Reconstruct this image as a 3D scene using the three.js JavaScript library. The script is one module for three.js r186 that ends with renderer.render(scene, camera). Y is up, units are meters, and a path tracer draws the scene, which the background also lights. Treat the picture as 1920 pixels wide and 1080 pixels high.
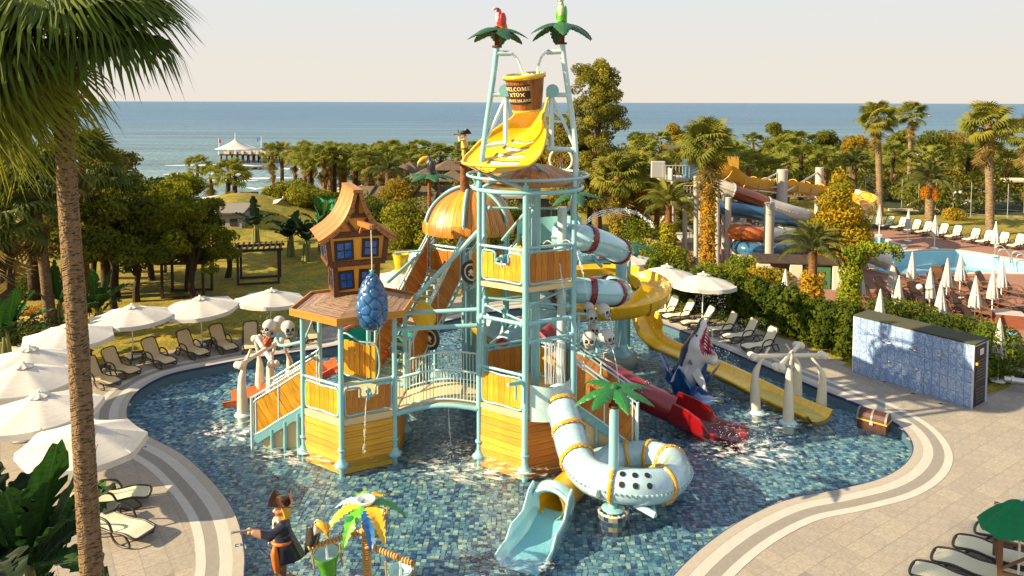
import * as THREE from 'three';
import { mergeGeometries } from 'three/addons/utils/BufferGeometryUtils.js';
import { RoundedBoxGeometry } from 'three/addons/geometries/RoundedBoxGeometry.js';
import { MarchingCubes } from 'three/addons/objects/MarchingCubes.js';
import { createNoise2D, createNoise3D } from 'simplex-noise';

// ---------------------------------------------------------------- camera, sky, sun, exposure
const scene = new THREE.Scene();
const renderer = new THREE.WebGLRenderer({ antialias: true });
renderer.toneMapping = THREE.LinearToneMapping;
renderer.toneMappingExposure = 2.65;
renderer.shadowMap.enabled = true;
renderer.shadowMap.type = THREE.PCFSoftShadowMap;
const EYE = 11.9, FOCAL = 1380, PITCH = 3.16 * Math.PI / 180, ROLL = 0.16 * Math.PI / 180, CX = 960, CY = 266;
const camera = new THREE.PerspectiveCamera(2 * Math.atan(540 / FOCAL) * 180 / Math.PI, 16 / 9, 0.1, 12000);
camera.position.set(0, EYE, 0);
camera.rotation.order = 'YXZ';
camera.rotation.set(-PITCH, 0, ROLL);
camera.setViewOffset(1920, 1080, 0, 540 - CY, 1920, 1080);   // a lens shifted down, as the photograph's upright lines show
camera.updateMatrixWorld(true);
scene.add(camera);

const SUN = new THREE.Vector3(-0.965, 0, 0.262).normalize().multiplyScalar(Math.cos(27 * Math.PI / 180)); SUN.y = Math.sin(27 * Math.PI / 180);
const sun = new THREE.DirectionalLight(new THREE.Color(1, 0.79, 0.48), 5);
sun.position.copy(SUN).multiplyScalar(120); sun.target.position.set(0, 0, -35);
sun.position.add(sun.target.position);
sun.castShadow = true; sun.shadow.mapSize.set(4096, 4096);
Object.assign(sun.shadow.camera, { left: -90, right: 90, top: 90, bottom: -90, near: 1, far: 320 });
sun.shadow.bias = -0.0004;
scene.add(sun, sun.target);

{
  const W = 512, Hh = 256, a = new Float32Array(W * Hh * 4), mix = (p, q, t) => p.map((v, i) => v + (q[i] - v) * t);
  const stops = [[0, [.87, .795, .69]], [3, [.85, .80, .73]], [8, [.79, .815, .825]], [18, [.77, .82, .86]], [40, [.62, .70, .82]], [90, [.46, .56, .74]]];
  for (let j = 0; j < Hh; j++) for (let i = 0; i < W; i++) {
    const el = ((j + .5) / Hh - .5) * 180, az = ((i + .5) / W - .5) * 2 * Math.PI, e = Math.max(0, el);
    let k = 0; while (k < stops.length - 2 && e > stops[k + 1][0]) k++;
    let t = (e - stops[k][0]) / (stops[k + 1][0] - stops[k][0]); t = Math.min(1, Math.max(0, t));
    let c = mix(stops[k][1], stops[k + 1][1], t);
    const ce = Math.cos(el * Math.PI / 180), d = Math.cos(az) * ce * SUN.x + Math.sin(el * Math.PI / 180) * SUN.y + Math.sin(az) * ce * SUN.z;
    const glow = Math.pow(Math.max(0, d), 10) * .55;
    c = [c[0] + glow, c[1] + glow * .8, c[2] + glow * .5];
    if (el < 0) c = [.87, .795, .69];
    const o = (j * W + i) * 4; for (let q = 0; q < 3; q++) a[o + q] = c[q] / 2.65; a[o + 3] = 1;
  }
  const t = new THREE.DataTexture(a, W, Hh, THREE.RGBAFormat, THREE.FloatType);
  t.mapping = THREE.EquirectangularReflectionMapping; t.magFilter = THREE.LinearFilter; t.minFilter = THREE.LinearFilter; t.needsUpdate = true;
  scene.background = t; scene.environment = t;
}

// ---------------------------------------------------------------- helpers
let seed = 7;
const rnd = () => { seed = (seed + 0x6d2b79f5) | 0; let t = Math.imul(seed ^ (seed >>> 15), 1 | seed); t = (t + Math.imul(t ^ (t >>> 7), 61 | t)) ^ t; return ((t ^ (t >>> 14)) >>> 0) / 4294967296; };
const rr = (a, b) => a + (b - a) * rnd(), pick = (a) => a[Math.floor(rnd() * a.length)], R = (d) => d * Math.PI / 180;
const n2 = createNoise2D(rnd), n3 = createNoise3D(rnd);
const V = (x, y, z) => new THREE.Vector3(x, y, z), UPV = V(0, 1, 0);
const dirOf = (px, py) => V(px - CX, CY - py, -FOCAL).applyQuaternion(camera.quaternion);
const gp = (px, py, y = 0) => { const d = dirOf(px, py), t = (y - EYE) / d.y; return V(d.x * t, y, d.z * t); };      // where the sight line meets the level y
const at = (px, py, depth) => { const d = dirOf(px, py), t = depth / -d.z; return V(d.x * t, EYE + d.y * t, -depth); };   // a point that far off
const used = {};
function numbered(n) { const k = used[n] = (used[n] ?? -1) + 1; return k ? n + '_' + String(k).padStart(3, '0') : n; }
function tag(o, label, category, group, kind) { if (label) o.userData.label = label; if (category) o.userData.category = category; if (group) o.userData.group = group; if (kind) o.userData.kind = kind; return o; }
function thing(name, label, category, p = V(0, 0, 0), turn = 0, group) { const o = new THREE.Group(); o.name = numbered(name); o.position.copy(p); o.rotation.y = turn; scene.add(o); return tag(o, label, category, group); }
function copy(src, label, p, turn = 0, s = 1, group) {
  const o = src.clone(); o.name = numbered(src.userData.base || src.name.replace(/_\d{3}$/, '')); scene.add(o); o.userData = { ...src.userData };
  if (p) o.position.copy(p); o.rotation.y = turn; if (Array.isArray(s)) o.scale.set(...s); else o.scale.setScalar(s);
  return tag(o, label, null, group);
}
function norm(g, col) {
  if (g.index) g = g.toNonIndexed();
  for (const k of Object.keys(g.attributes)) if (!['position', 'normal', 'uv', col ? 'color' : ''].includes(k)) g.deleteAttribute(k);
  const n = g.attributes.position.count;
  if (!g.attributes.normal) g.computeVertexNormals();
  if (!g.attributes.uv) g.setAttribute('uv', new THREE.BufferAttribute(new Float32Array(n * 2), 2));
  if (col && !g.attributes.color) g.setAttribute('color', new THREE.BufferAttribute(new Float32Array(n * 3).fill(1), 3));
  return g;
}
const merge = (list, col) => mergeGeometries(list.map((g) => norm(g, col)));
function mesh(name, geos, mat, parent, label) {
  const g = Array.isArray(geos) ? (geos.length === 1 ? geos[0] : merge(geos, geos.some((q) => q.attributes.color))) : geos;
  const m = new THREE.Mesh(g, mat); m.castShadow = m.receiveShadow = true;
  m.name = parent ? name : numbered(name); (parent || scene).add(m); if (label) m.userData.label = label; return m;
}
const solo = (name, geos, mat, label, cat, group) => tag(mesh(name, geos, mat), label, cat, group);
const struct = (name, geos, mat) => tag(mesh(name, geos, mat), null, null, null, 'structure');
const M4 = (p, e = [0, 0, 0], s = 1) => new THREE.Matrix4().compose(p, new THREE.Quaternion().setFromEuler(new THREE.Euler(...e, 'YXZ')), Array.isArray(s) ? V(...s) : V(s, s, s));
const put = (g, p, e, s) => g.applyMatrix4(M4(p, e, s));
const box = (w, h, d, p = V(0, 0, 0), e) => put(new THREE.BoxGeometry(w, h, d), p, e);
const rbox = (w, h, d, r, p = V(0, 0, 0), e) => put(new RoundedBoxGeometry(w, h, d, 2, r), p, e);
const ball = (r, p = V(0, 0, 0), s = 1, w = 14, h = 10) => put(new THREE.SphereGeometry(r, w, h), p, [0, 0, 0], s);
function alongY(g, a, b) { const d = b.clone().sub(a), q = new THREE.Quaternion().setFromUnitVectors(UPV, d.clone().normalize()); return g.applyMatrix4(new THREE.Matrix4().compose(a.clone().add(b).multiplyScalar(.5), q, V(1, 1, 1))); }
const rod = (a, b, r0, r1 = r0, seg = 10) => alongY(new THREE.CylinderGeometry(r1, r0, a.distanceTo(b), seg), a, b);
const curve = (pts, closed = false) => new THREE.CatmullRomCurve3(pts, closed, 'centripetal');
const pipe = (pts, r, n = 24, seg = 8, closed = false) => new THREE.TubeGeometry(curve(pts, closed), n, r, seg, closed);
const lathe = (pts, seg = 24) => new THREE.LatheGeometry(pts.map((p) => new THREE.Vector2(...p)), seg);
function ringAt(p, dir, r, w, t, seg = 28) {   // a flat flange round a tube
  const g = lathe([[r, -w], [r + t, -w], [r + t, w], [r, w], [r, -w]], seg);
  return g.applyMatrix4(new THREE.Matrix4().compose(p, new THREE.Quaternion().setFromUnitVectors(UPV, dir.clone().normalize()), V(1, 1, 1)));
}
function grid(rows, cols, fn, closeU = false) {   // fn(i, j) -> [Vector3, u, v]
  const pos = [], uv = [], idx = [];
  for (let i = 0; i <= rows; i++) for (let j = 0; j <= cols; j++) { const [p, u, v] = fn(i, j); pos.push(p.x, p.y, p.z); uv.push(u ?? j / cols, v ?? i / rows); }
  for (let i = 0; i < rows; i++) for (let j = 0; j < cols; j++) { const a = i * (cols + 1) + j, b = a + 1, c = a + cols + 1, d = c + 1; idx.push(a, c, b, b, c, d); }
  const g = new THREE.BufferGeometry(); g.setAttribute('position', new THREE.Float32BufferAttribute(pos, 3)); g.setAttribute('uv', new THREE.Float32BufferAttribute(uv, 2)); g.setIndex(idx); g.computeVertexNormals(); return g;
}
function sweep(cv, n, prof, upright = true) {   // prof(t) -> [[side, up], ...]; the up stays upright along the way
  const L = cv.getLength();
  const rows = []; let side = null;
  for (let i = 0; i <= n; i++) {
    const t = i / n, p = cv.getPointAt(t), T = cv.getTangentAt(t);
    let s = !upright && side ? side.clone().addScaledVector(T, -side.dot(T)) : V().crossVectors(T, UPV); if (s.lengthSq() < .02) s = side && Math.abs(side.dot(T)) < .9 ? side.clone() : V().crossVectors(T, V(0, .02, 1)); s.normalize(); side = s;
    const u = V().crossVectors(s, T).normalize();
    rows.push(prof(t).map(([a, b]) => p.clone().addScaledVector(s, a).addScaledVector(u, b)));
  }
  const m = rows[0].length - 1;
  return grid(n, m, (i, j) => [rows[i][j], j / m, i / n * L]);
}
const circle = (r, k = 20) => Array.from({ length: k + 1 }, (_, i) => [Math.cos(i / k * 2 * Math.PI) * r, Math.sin(i / k * 2 * Math.PI) * r]);
const prism = (pts, y0, y1, bevel = 0, holes = []) => {   // pts: Vector3 list seen from above
  const s = new THREE.Shape(pts.map((p) => new THREE.Vector2(p.x, -p.z)));
  for (const h of holes) s.holes.push(new THREE.Path(h.map((p) => new THREE.Vector2(p.x, -p.z))));
  const g = new THREE.ExtrudeGeometry(s, { depth: y1 - y0 - 2 * bevel, bevelEnabled: bevel > 0, bevelSize: bevel, bevelThickness: bevel, bevelSegments: 2 });
  return g.rotateX(-Math.PI / 2).translate(0, y0 + bevel, 0);
};
const sheet = (pts, y, holes = []) => {
  const s = new THREE.Shape(pts.map((p) => new THREE.Vector2(p.x, -p.z)));
  for (const h of holes) s.holes.push(new THREE.Path(h.map((p) => new THREE.Vector2(p.x, -p.z))));
  return new THREE.ShapeGeometry(s).rotateX(-Math.PI / 2).translate(0, y, 0);
};
function tint(g, fn) { const p = g.attributes.position, c = new Float32Array(p.count * 3), v = V(0, 0, 0); for (let i = 0; i < p.count; i++) { v.fromBufferAttribute(p, i); c.set(fn(v, i), i * 3); } g.setAttribute('color', new THREE.BufferAttribute(c, 3)); return g; }
const inside = (poly, x, z) => { let c = false; for (let i = 0, j = poly.length - 1; i < poly.length; j = i++) { const a = poly[i], b = poly[j]; if ((a.z > z) !== (b.z > z) && x < (b.x - a.x) * (z - a.z) / (b.z - a.z) + a.x) c = !c; } return c; };
const ordinal = ['first', 'second', 'third', 'fourth', 'fifth', 'sixth', 'seventh', 'eighth', 'ninth', 'tenth', 'eleventh', 'twelfth', 'thirteenth', 'fourteenth', 'fifteenth', 'sixteenth', 'seventeenth', 'eighteenth', 'nineteenth', 'twentieth'];

// ---------------------------------------------------------------- textures and materials
function tex(w, h, fn, srgb = true, rep) {
  const a = new Uint8Array(w * h * 4);
  for (let j = 0; j < h; j++) for (let i = 0; i < w; i++) { const c = fn(i / w, j / h), o = (j * w + i) * 4; for (let q = 0; q < 3; q++) a[o + q] = Math.max(0, Math.min(255, (Array.isArray(c) ? c[q] : c) * 255)); a[o + 3] = 255; }
  const t = new THREE.DataTexture(a, w, h); t.wrapS = t.wrapT = THREE.RepeatWrapping; t.magFilter = THREE.LinearFilter; t.minFilter = THREE.LinearMipmapLinearFilter; t.generateMipmaps = true;
  if (srgb) t.colorSpace = THREE.SRGBColorSpace; if (rep) t.repeat.set(...rep); t.needsUpdate = true; return t;
}
// noise that repeats without a seam
const tn = (u, v, fu, fv, s = 0) => { const a = u * 2 * Math.PI, b = v * 2 * Math.PI; return .5 + .5 * (n3(Math.cos(a) * fu / 6.28 + s, Math.sin(a) * fu / 6.28 + Math.cos(b) * fv / 6.28, Math.sin(b) * fv / 6.28 - s * 2)); };
const fb = (u, v, f, s = 0, o = 4) => { let q = 0, w = .5, t = 0; for (let i = 0; i < o; i++) { q += w * tn(u, v, f, f, s + i * 7); t += w; w *= .5; f *= 2; } return q / t; };
const C = (r, g, b) => new THREE.Color(r, g, b);
const woodTex = tex(256, 512, (u, v) => { const k = tn(u, v, 26, 2.5, 1) * .5 + tn(u, v, 70, 5, 2) * .5, s = Math.pow(tn(u, v, 14, 1.4, 5), 6) * .9; const q = .86 + .18 * k - .60 * s; return [q, q * (.985 - .16 * s), q * (.95 - .3 * s)]; });
const barkTex = tex(256, 512, (u, v) => { const k = tn(u, v, 10, 90, 1), m = fb(u, v, 12, 3), ring = Math.pow(tn(u, v, 5, 60, 9), 5); const q = .62 + .36 * k * m + .12 * m - .6 * ring; return [q, q * .95, q * .88]; });
const roughTex = tex(256, 256, (u, v) => .55 + .6 * (fb(u, v, 10, 4) - .5) + .3 * (tn(u, v, 60, 60, 8) - .5), false);
const stoneTex = [0, 1, 2].map((k) => tex(128, 128, (u, v) => { const q = .92 + .18 * (fb(u, v, 4, 11 + k * 5) - .5) + .09 * (tn(u, v, 60, 60, k) - .5) + .10 * (tn(u, v, 3, 26, k + 40) - .5); return [q, q * .99, q * .975]; }));
const grassTex = tex(512, 512, (u, v) => { const a = fb(u, v, 7, 21), b = tn(u, v, 130, 130, 3), c = fb(u, v, 30, 5); return [.60 + .45 * (a - .5) + .34 * (b - .5) + .25 * (c - .5), .585 + .22 * (a - .5) + .36 * (b - .5) + .25 * (c - .5), .20 + .2 * (b - .5)]; });
const waterBump = tex(512, 512, (u, v) => .5 + .45 * (fb(u, v, 16, 2) - .5) * 1.6 + .25 * (tn(u, v, 44, 44, 8) - .5), false);
const seaBump = tex(512, 512, (u, v) => fb(u, v, 14, 33), false);
const fabricTex = tex(256, 256, (u, v) => { const q = .93 + .1 * (fb(u, v, 6, 14) - .5) + .04 * (((Math.floor(u * 128) + Math.floor(v * 128)) % 2) - .5); return q; });
const plainTex = tex(256, 256, (u, v) => { const q = .93 + .08 * (fb(u, v, 5, 90) - .5) + .05 * (tn(u, v, 60, 60, 3) - .5); return [q, q, q * .985]; });
const meshTex = tex(64, 64, (u, v) => .90 + .10 * (((Math.floor(u * 32) + Math.floor(v * 32)) % 2)) * .8);
const veinTex = tex(512, 512, (u, v) => {
  const w = .12 * (fb(u, v, 5, 3) - .5), a = Math.abs(fb(u + w, v - w, 6, 41, 3) - .5) * 9, b = Math.abs(fb(u - w, v + w, 9, 55, 3) - .5) * 11, k = Math.max(0, 1 - Math.min(a, b)) ** 2, m = fb(u, v, 4, 60);
  return [.37 + .10 * m + .30 * k, .47 + .10 * m + .30 * k, .68 + .10 * m + .14 * k];
});
const leafTex = tex(256, 256, (u, v) => { const st = .5 + .5 * Math.sin(v * 2 * Math.PI * 26), mid = Math.exp(-(((u - .5) / .03) ** 2)); const q = .8 + .10 * st + .2 * (tn(u, v, 6, 6, 9) - .5); return [q + .25 * mid, q + .18 * mid, q]; });
const S = (color, rough = .6, more = {}) => new THREE.MeshStandardMaterial({ color: Array.isArray(color) ? C(...color) : color, roughness: rough, side: THREE.DoubleSide, ...more });
const P = (color, rough = .3, more = {}) => new THREE.MeshPhysicalMaterial({ color: C(...color), roughness: rough, side: THREE.DoubleSide, ...more });
const stainTex = tex(256, 256, (u, v) => { const q = .95 + .10 * (fb(u, v, 5, 120) - .5) - .10 * Math.max(0, tn(u, v, 24, 4, 130) - .62); return [q, q * .995, q * .985]; });
const gel = (color, more = {}) => P(color, .36, { map: stainTex, clearcoat: .5, clearcoatRoughness: .16, roughnessMap: roughTex, bumpMap: roughTex, bumpScale: .004, ...more });
const M = {
  blue: gel([.25, .53, .61]), blueDark: gel([.10, .36, .40]), pale: gel([.50, .71, .76]), steel: gel([.20, .47, .53]),
  yellow: gel([.86, .53, .01]), lemon: gel([.80, .52, .02]), amber: gel([.68, .34, .01]), maroon: gel([.16, .008, .012]), red: gel([.27, .005, .006]), orange: gel([.62, .12, .01]),
  white: S([.78, .76, .72], .5), ivory: gel([.70, .66, .54]), black: S([.012, .012, .014], .5), resin: S([.02, .018, .015], .45), metal: S([.55, .55, .55], .35, { metalness: .8 }),
  canvas: P([.66, .64, .60], .95, { map: fabricTex, transmission: .22, thickness: 0, bumpMap: fabricTex, bumpScale: .003 }),
  sling: S([.56, .44, .25], .85, { map: meshTex }), slingPale: S([.72, .66, .47], .85, { map: meshTex }), cushion: S([.62, .62, .46], .9, { map: fabricTex }), slingBrown: S([.20, .105, .05], .8, { map: meshTex }),
  bark: S([.30, .21, .13], .95, { map: barkTex, bumpMap: barkTex, bumpScale: .03 }), barkDark: S([.09, .06, .04], .95, { map: barkTex, bumpMap: barkTex, bumpScale: .03 }), barkWarm: S([.40, .19, .07], .95, { map: barkTex, bumpMap: barkTex, bumpScale: .04 }),
  timber: S([.12, .045, .016], .7, { map: woodTex }), darkWood: S([.05, .028, .018], .8, { map: woodTex }), roofWood: S([.42, .19, .06], .55, { map: woodTex, bumpMap: woodTex, bumpScale: .012 }),
  plaster: S([.74, .33, .03], .6, { bumpMap: roughTex, bumpScale: .006 }), pane: P([.01, .08, .36], .15, { clearcoat: 1 }), sand: S([.60, .50, .38], .95, { bumpMap: roughTex, bumpScale: .02 }),
  rope: S([.46, .25, .06], .8), hide: S([.10, .035, .015], .6), concrete: S([.42, .40, .37], .9, { map: stoneTex[0] }), grey: S([.30, .30, .30], .6),
  green: gel([.012, .10, .035]), leafGreen: gel([.02, .16, .03]), floorBeige: S([.60, .45, .24], .6, { bumpMap: roughTex, bumpScale: .004 }),
};
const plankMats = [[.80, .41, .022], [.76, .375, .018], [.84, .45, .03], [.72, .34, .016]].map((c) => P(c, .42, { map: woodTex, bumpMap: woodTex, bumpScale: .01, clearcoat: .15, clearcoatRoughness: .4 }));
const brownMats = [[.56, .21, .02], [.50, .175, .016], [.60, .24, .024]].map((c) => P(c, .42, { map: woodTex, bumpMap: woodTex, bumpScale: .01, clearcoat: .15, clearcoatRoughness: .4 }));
// ---------------------------------------------------------------- ground, pools, sea
const G = (list, y = 0) => list.map(([x, z]) => gp(x, z, y));
function smooth(pts, n = 160) { const c = new THREE.CatmullRomCurve3(pts, true, 'centripetal'); return c.getSpacedPoints(n).slice(0, -1); }
const poolEdge = smooth(G([[463, 1120], [456, 1040], [446, 985], [428, 945], [385, 893], [335, 850], [282, 822], [246, 800], [236, 775], [244, 748], [268, 725], [315, 702], [400, 684], [480, 670], [580, 656], [700, 634], [810, 608], [900, 588], [1000, 575], [1090, 574], [1180, 588], [1260, 612], [1345, 648], [1440, 688], [1545, 732], [1635, 768], [1690, 800], [1714, 836], [1702, 868], [1655, 898], [1570, 920], [1480, 938], [1395, 976], [1320, 1028], [1262, 1085], [1190, 1180], [900, 1300], [620, 1240]]), 240);
function offset(poly, d) {   // grown outward
  let area = 0; poly.forEach((p, i) => { const q = poly[(i + 1) % poly.length]; area += p.x * q.z - q.x * p.z; }); const sg = area > 0 ? 1 : -1;
  const N = poly.length, out = poly.map((p, i) => { const a = poly[(i - 2 + N) % N], b = poly[(i + 2) % N], t = b.clone().sub(a).normalize(); return V(p.x + t.z * d * sg, p.y, p.z - t.x * d * sg); });
  return out;
}
const ring = (poly, d0, d1, y0, y1) => { const flat = (g) => { const q = g.toNonIndexed(); q.computeVertexNormals(); return q; }; const a = offset(poly, d0), b = offset(poly, d1), N = poly.length; let L = 0; return flat(grid(N, 3, (i, j) => { const k = i % N, p = [a[k].clone().setY(y0), a[k].clone().setY(y1), b[k].clone().setY(y1), b[k].clone().setY(y0)][j]; if (j === 0 && i) L += a[k].distanceTo(a[(i - 1) % N]); return [p, [0, y1 - y0, d1 - d0 + y1 - y0, d1 - d0 + 2 * (y1 - y0)][j], L]; })); };
const deckPts = [...G([[-700, 1500], [-900, 900], [-200, 730], [60, 705], [173, 693], [238, 679], [305, 661], [367, 644], [432, 637], [492, 630], [598, 617], [700, 592], [800, 568], [900, 552], [1000, 545], [1100, 548], [1180, 562], [1250, 582], [1330, 600], [1430, 624], [1520, 655], [1600, 692], [1850, 738], [1990, 705], [2500, 760], [2900, 1000]]), V(40, 0, 6), V(-40, 0, 6)];
const red1 = G([[1330, 600], [1285, 580], [1170, 470], [1150, 432], [1240, 408], [1420, 405], [1640, 418], [1760, 432], [1920, 462], [2300, 500], [2700, 640], [2500, 760], [1990, 705], [1900, 668], [1780, 645], [1600, 600], [1450, 560]]);
const poolB = smooth(G([[1648, 508], [1662, 478], [1720, 471], [1790, 470], [1890, 485], [2010, 502], [2010, 516], [1920, 512], [1790, 512], [1700, 515]]), 80), poolC = smooth(G([[1612, 468], [1604, 452], [1650, 446], [1672, 456], [1690, 461], [1660, 474], [1628, 477]]), 50);
const shore = [V(-700, 0, -96), V(-120, 0, -92), V(-60, 0, -90), V(-42, 0, -88), V(-30, 0, -96), V(-22, 0, -112), V(0, 0, -150), V(120, 0, -180), V(800, 0, -200)];
const lawnMat = S([.58, .50, .17], .98, { map: grassTex, bumpMap: grassTex, bumpScale: .05 }); grassTex.repeat.set(1 / 9, 1 / 9);
struct('lawn', sheet([V(-700, 0, 30), ...shore.map((p) => V(p.x, 0, p.z + 14)), V(800, 0, 30)], -0.012, [poolEdge, poolB, poolC]), lawnMat);
{ // beach: falls from the lawn's edge into the sea
  const c = new THREE.CatmullRomCurve3(shore), n = 80;
  struct('beach', grid(n, 6, (i, j) => { const p = c.getPoint(i / n); return [V(p.x, j === 0 ? 0 : -.1 - .34 * (j - 1), p.z + 14.5 - j * 5.5), p.x / 4, j * 1.4]; }), M.sand);
  // sea: one sheet to the horizon, its swells as relief
  const sb = seaBump.clone(); sb.repeat.set(1 / 26, 1 / 11); sb.needsUpdate = true;
  const lane = tex(512, 256, (u, v) => { const q = .90 + .22 * (tn(u, v, 3, 26, 140) - .5) + .16 * (tn(u, v, 9, 70, 150) - .5); return [q * .98, q, q]; }, true, [1 / 900, 1 / 420]); const seaMat = P([1, 1, 1], .4, { bumpMap: sb, bumpScale: .55, specularIntensity: .9, map: lane, vertexColors: true });
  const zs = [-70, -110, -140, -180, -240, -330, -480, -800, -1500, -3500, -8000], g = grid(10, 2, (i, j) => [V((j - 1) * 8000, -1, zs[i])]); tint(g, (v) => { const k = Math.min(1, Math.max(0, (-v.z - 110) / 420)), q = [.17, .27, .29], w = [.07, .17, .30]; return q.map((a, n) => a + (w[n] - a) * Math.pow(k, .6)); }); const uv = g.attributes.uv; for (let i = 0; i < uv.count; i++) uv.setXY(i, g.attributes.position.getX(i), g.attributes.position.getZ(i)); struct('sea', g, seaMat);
}
// a swell line breaking before the shore
for (let k = 0; k < 6; k++) { const z = [-128, -122, -118, -146, -108, -139][k], x0 = [-62, -46, -58, -70, -40, -52][k], w = [16, 10, 18, 22, 9, 14][k]; tag(mesh('breaking_wave', grid(20, 6, (i, j) => { const t = i / 20, a = j / 6 * Math.PI; return [V(x0 + t * w, -1.03 + .16 * Math.sin(a) * Math.sin(t * Math.PI), z + .5 * Math.cos(a) + 1.2 * n2(t * 3, k))]; }), S([.70, .72, .72], .7)), null, null, null, 'structure'); }
// main pool deck
struct('pool_deck', sheet(deckPts, .0018, [poolEdge]), S([.20, .175, .15], .95));
const deck = scene.children.find((o) => o.name === 'pool_deck');
{
  const mats = [[.335, .30, .262], [.315, .286, .25], [.355, .32, .276], [.325, .298, .266]].map((c, i) => S(c, .82, { map: stoneTex[i % 3], bumpMap: stoneTex[i % 3], bumpScale: .006 }));
  const s = .6, geo = new THREE.BoxGeometry(s - .012, .02, s - .012), keep = offset(poolEdge, .2), yaw = Math.atan2(1990, 1380);
  const U = V(Math.sin(yaw), 0, -Math.cos(yaw)), W = V(-Math.cos(yaw), 0, -Math.sin(yaw)), cand = [];
  for (let i = -70; i < 90; i++) for (let j = -90; j < 70; j++) { const p = V(0, 0, -22).addScaledVector(U, i * s).addScaledVector(W, j * s); if (p.z > -4 || p.z < -47 || Math.abs(p.x) > -p.z * .72 + 1) continue; if (!inside(deckPts, p.x, p.z) || inside(keep, p.x, p.z)) continue; cand.push(p); }
  cand.sort((a, b) => b.z - a.z);
  const vis = cand.filter((p) => { const v = p.clone().project(camera); return Math.abs(v.x) < 1.02 && Math.abs(v.y) < 1.02; });
  const near = vis.slice(0, 300), rest = vis.slice(300), rot = Math.PI / 2 - yaw;
  for (const p of near) { const m = mesh('paving_tile', geo, pick(mats), deck); m.position.set(p.x, -.006 + rr(-.0008, .0008), p.z); m.rotation.y = rot; }
  const lists = [[], [], []]; for (const p of rest) lists[Math.floor(rnd() * 3)].push(put(geo.clone(), V(p.x, -.006, p.z), [0, rot, 0]));
  lists.forEach((l, i) => l.length && tag(mesh('paving_tile', l, mats[i], deck), null, null, null, 'stuff'));
}
const stoneBand = (c, k) => { const t = plainTex.clone(); t.repeat.set(1.1, .7); t.offset.set(k * .3, 0); t.needsUpdate = true; return S(c, .8, { map: t }); };
struct('pool_coping', ring(poolEdge, -.02, .26, -.5, .018), stoneBand([.39, .355, .31], 0));
struct('white_band', ring(poolEdge, .26, .57, -.05, .014), stoneBand([.48, .465, .44], 1));
struct('grey_band', ring(poolEdge, .57, .90, -.05, .010), stoneBand([.26, .24, .22], 2));
struct('white_band', ring(poolEdge, .90, 1.14, -.05, .014), stoneBand([.50, .485, .46], 1));
struct('pool_edge_strip', ring(poolEdge, -.05, -.025, -.09, .012), S([.02, .03, .12], .4)); struct('pool_wall', ring(poolEdge, -.04, -.022, -.5, -.092), S([.10, .17, .19], .5));
// mosaic floor
{
  const fl = struct('pool_floor', sheet(poolEdge, -.47), S([.10, .14, .14], .9));
  const s = .135, cols = [[.04, .10, .16], [.065, .15, .21], [.12, .22, .25], [.19, .27, .25], [.015, .035, .10], [.27, .32, .26], [.09, .18, .24], [.022, .06, .14]], list = [];
  let x0 = 1e9, x1 = -1e9, z0 = 1e9, z1 = -1e9; for (const p of poolEdge) { x0 = Math.min(x0, p.x); x1 = Math.max(x1, p.x); z0 = Math.min(z0, p.z); z1 = Math.max(z1, p.z); }
  for (let i = 0; x0 + i * s < x1; i++) for (let j = 0; z0 + j * s < z1; j++) {
    const a = R(28), qx = x0 + i * s, qz = z0 + j * s, x = qx, z = qz; if (!inside(poolEdge, x, z)) continue;
    const v = V(x, -.45, z).project(camera); if (Math.abs(v.x) > 1.03 || v.y < -1.03) continue; list.push([x, z]);
  }
  list.sort((a, b) => b[1] - a[1]);
  const geo = new THREE.BoxGeometry(s * .95, .02, s * .95), mats = cols.map((c) => S(c.map((v) => v * 1.22), .5)), wet = (x, z) => { const k = n2(x * .35, z * .35) * .5 + .5; return rnd() < .55 + .2 * k ? Math.floor(rnd() * 8) : pick([0, 1, 2, 6]); };
  list.slice(0, 300).forEach(([x, z]) => { const m = mesh('mosaic_tile', geo, mats[wet(x, z)], fl); m.position.set(x + .05 * n2(x * 1.7, z * 1.7), -.462 + rr(-.004, .004), z + .05 * n2(z * 1.9, x * 1.9 + 9)); m.rotation.y = rr(-.2, .2); });
  const rest = list.slice(300), im = new THREE.InstancedMesh(geo, S([1, 1, 1], .5), rest.length), col = C(1, 1, 1);
  rest.forEach(([x, z], i) => { im.setMatrixAt(i, M4(V(x + .05 * n2(x * 1.7, z * 1.7), -.462 + rr(-.004, .004), z + .05 * n2(z * 1.9, x * 1.9 + 9)), [0, rr(-.22, .22), 0], [rr(.85, 1.08), 1, rr(.8, 1.08)])); const c = cols[wet(x, z)], b = rr(1.05, 1.45); im.setColorAt(i, col.setRGB(c[0] * b, c[1] * b, c[2] * b)); });
  im.name = 'mosaic_tile'; im.receiveShadow = true; tag(im, null, null, null, 'stuff'); fl.add(im);
}
const waterMat = (c) => { const b = waterBump.clone(); b.repeat.set(1 / 2.6, 1 / 2.6); b.needsUpdate = true; return P(c, .03, { transmission: 1, thickness: 0, ior: 1.33, bumpMap: b, bumpScale: .085, specularIntensity: .42 }); };
struct('pool_water', sheet(offset(poolEdge, -.03), -.05), waterMat([.82, .91, .95]));
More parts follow.
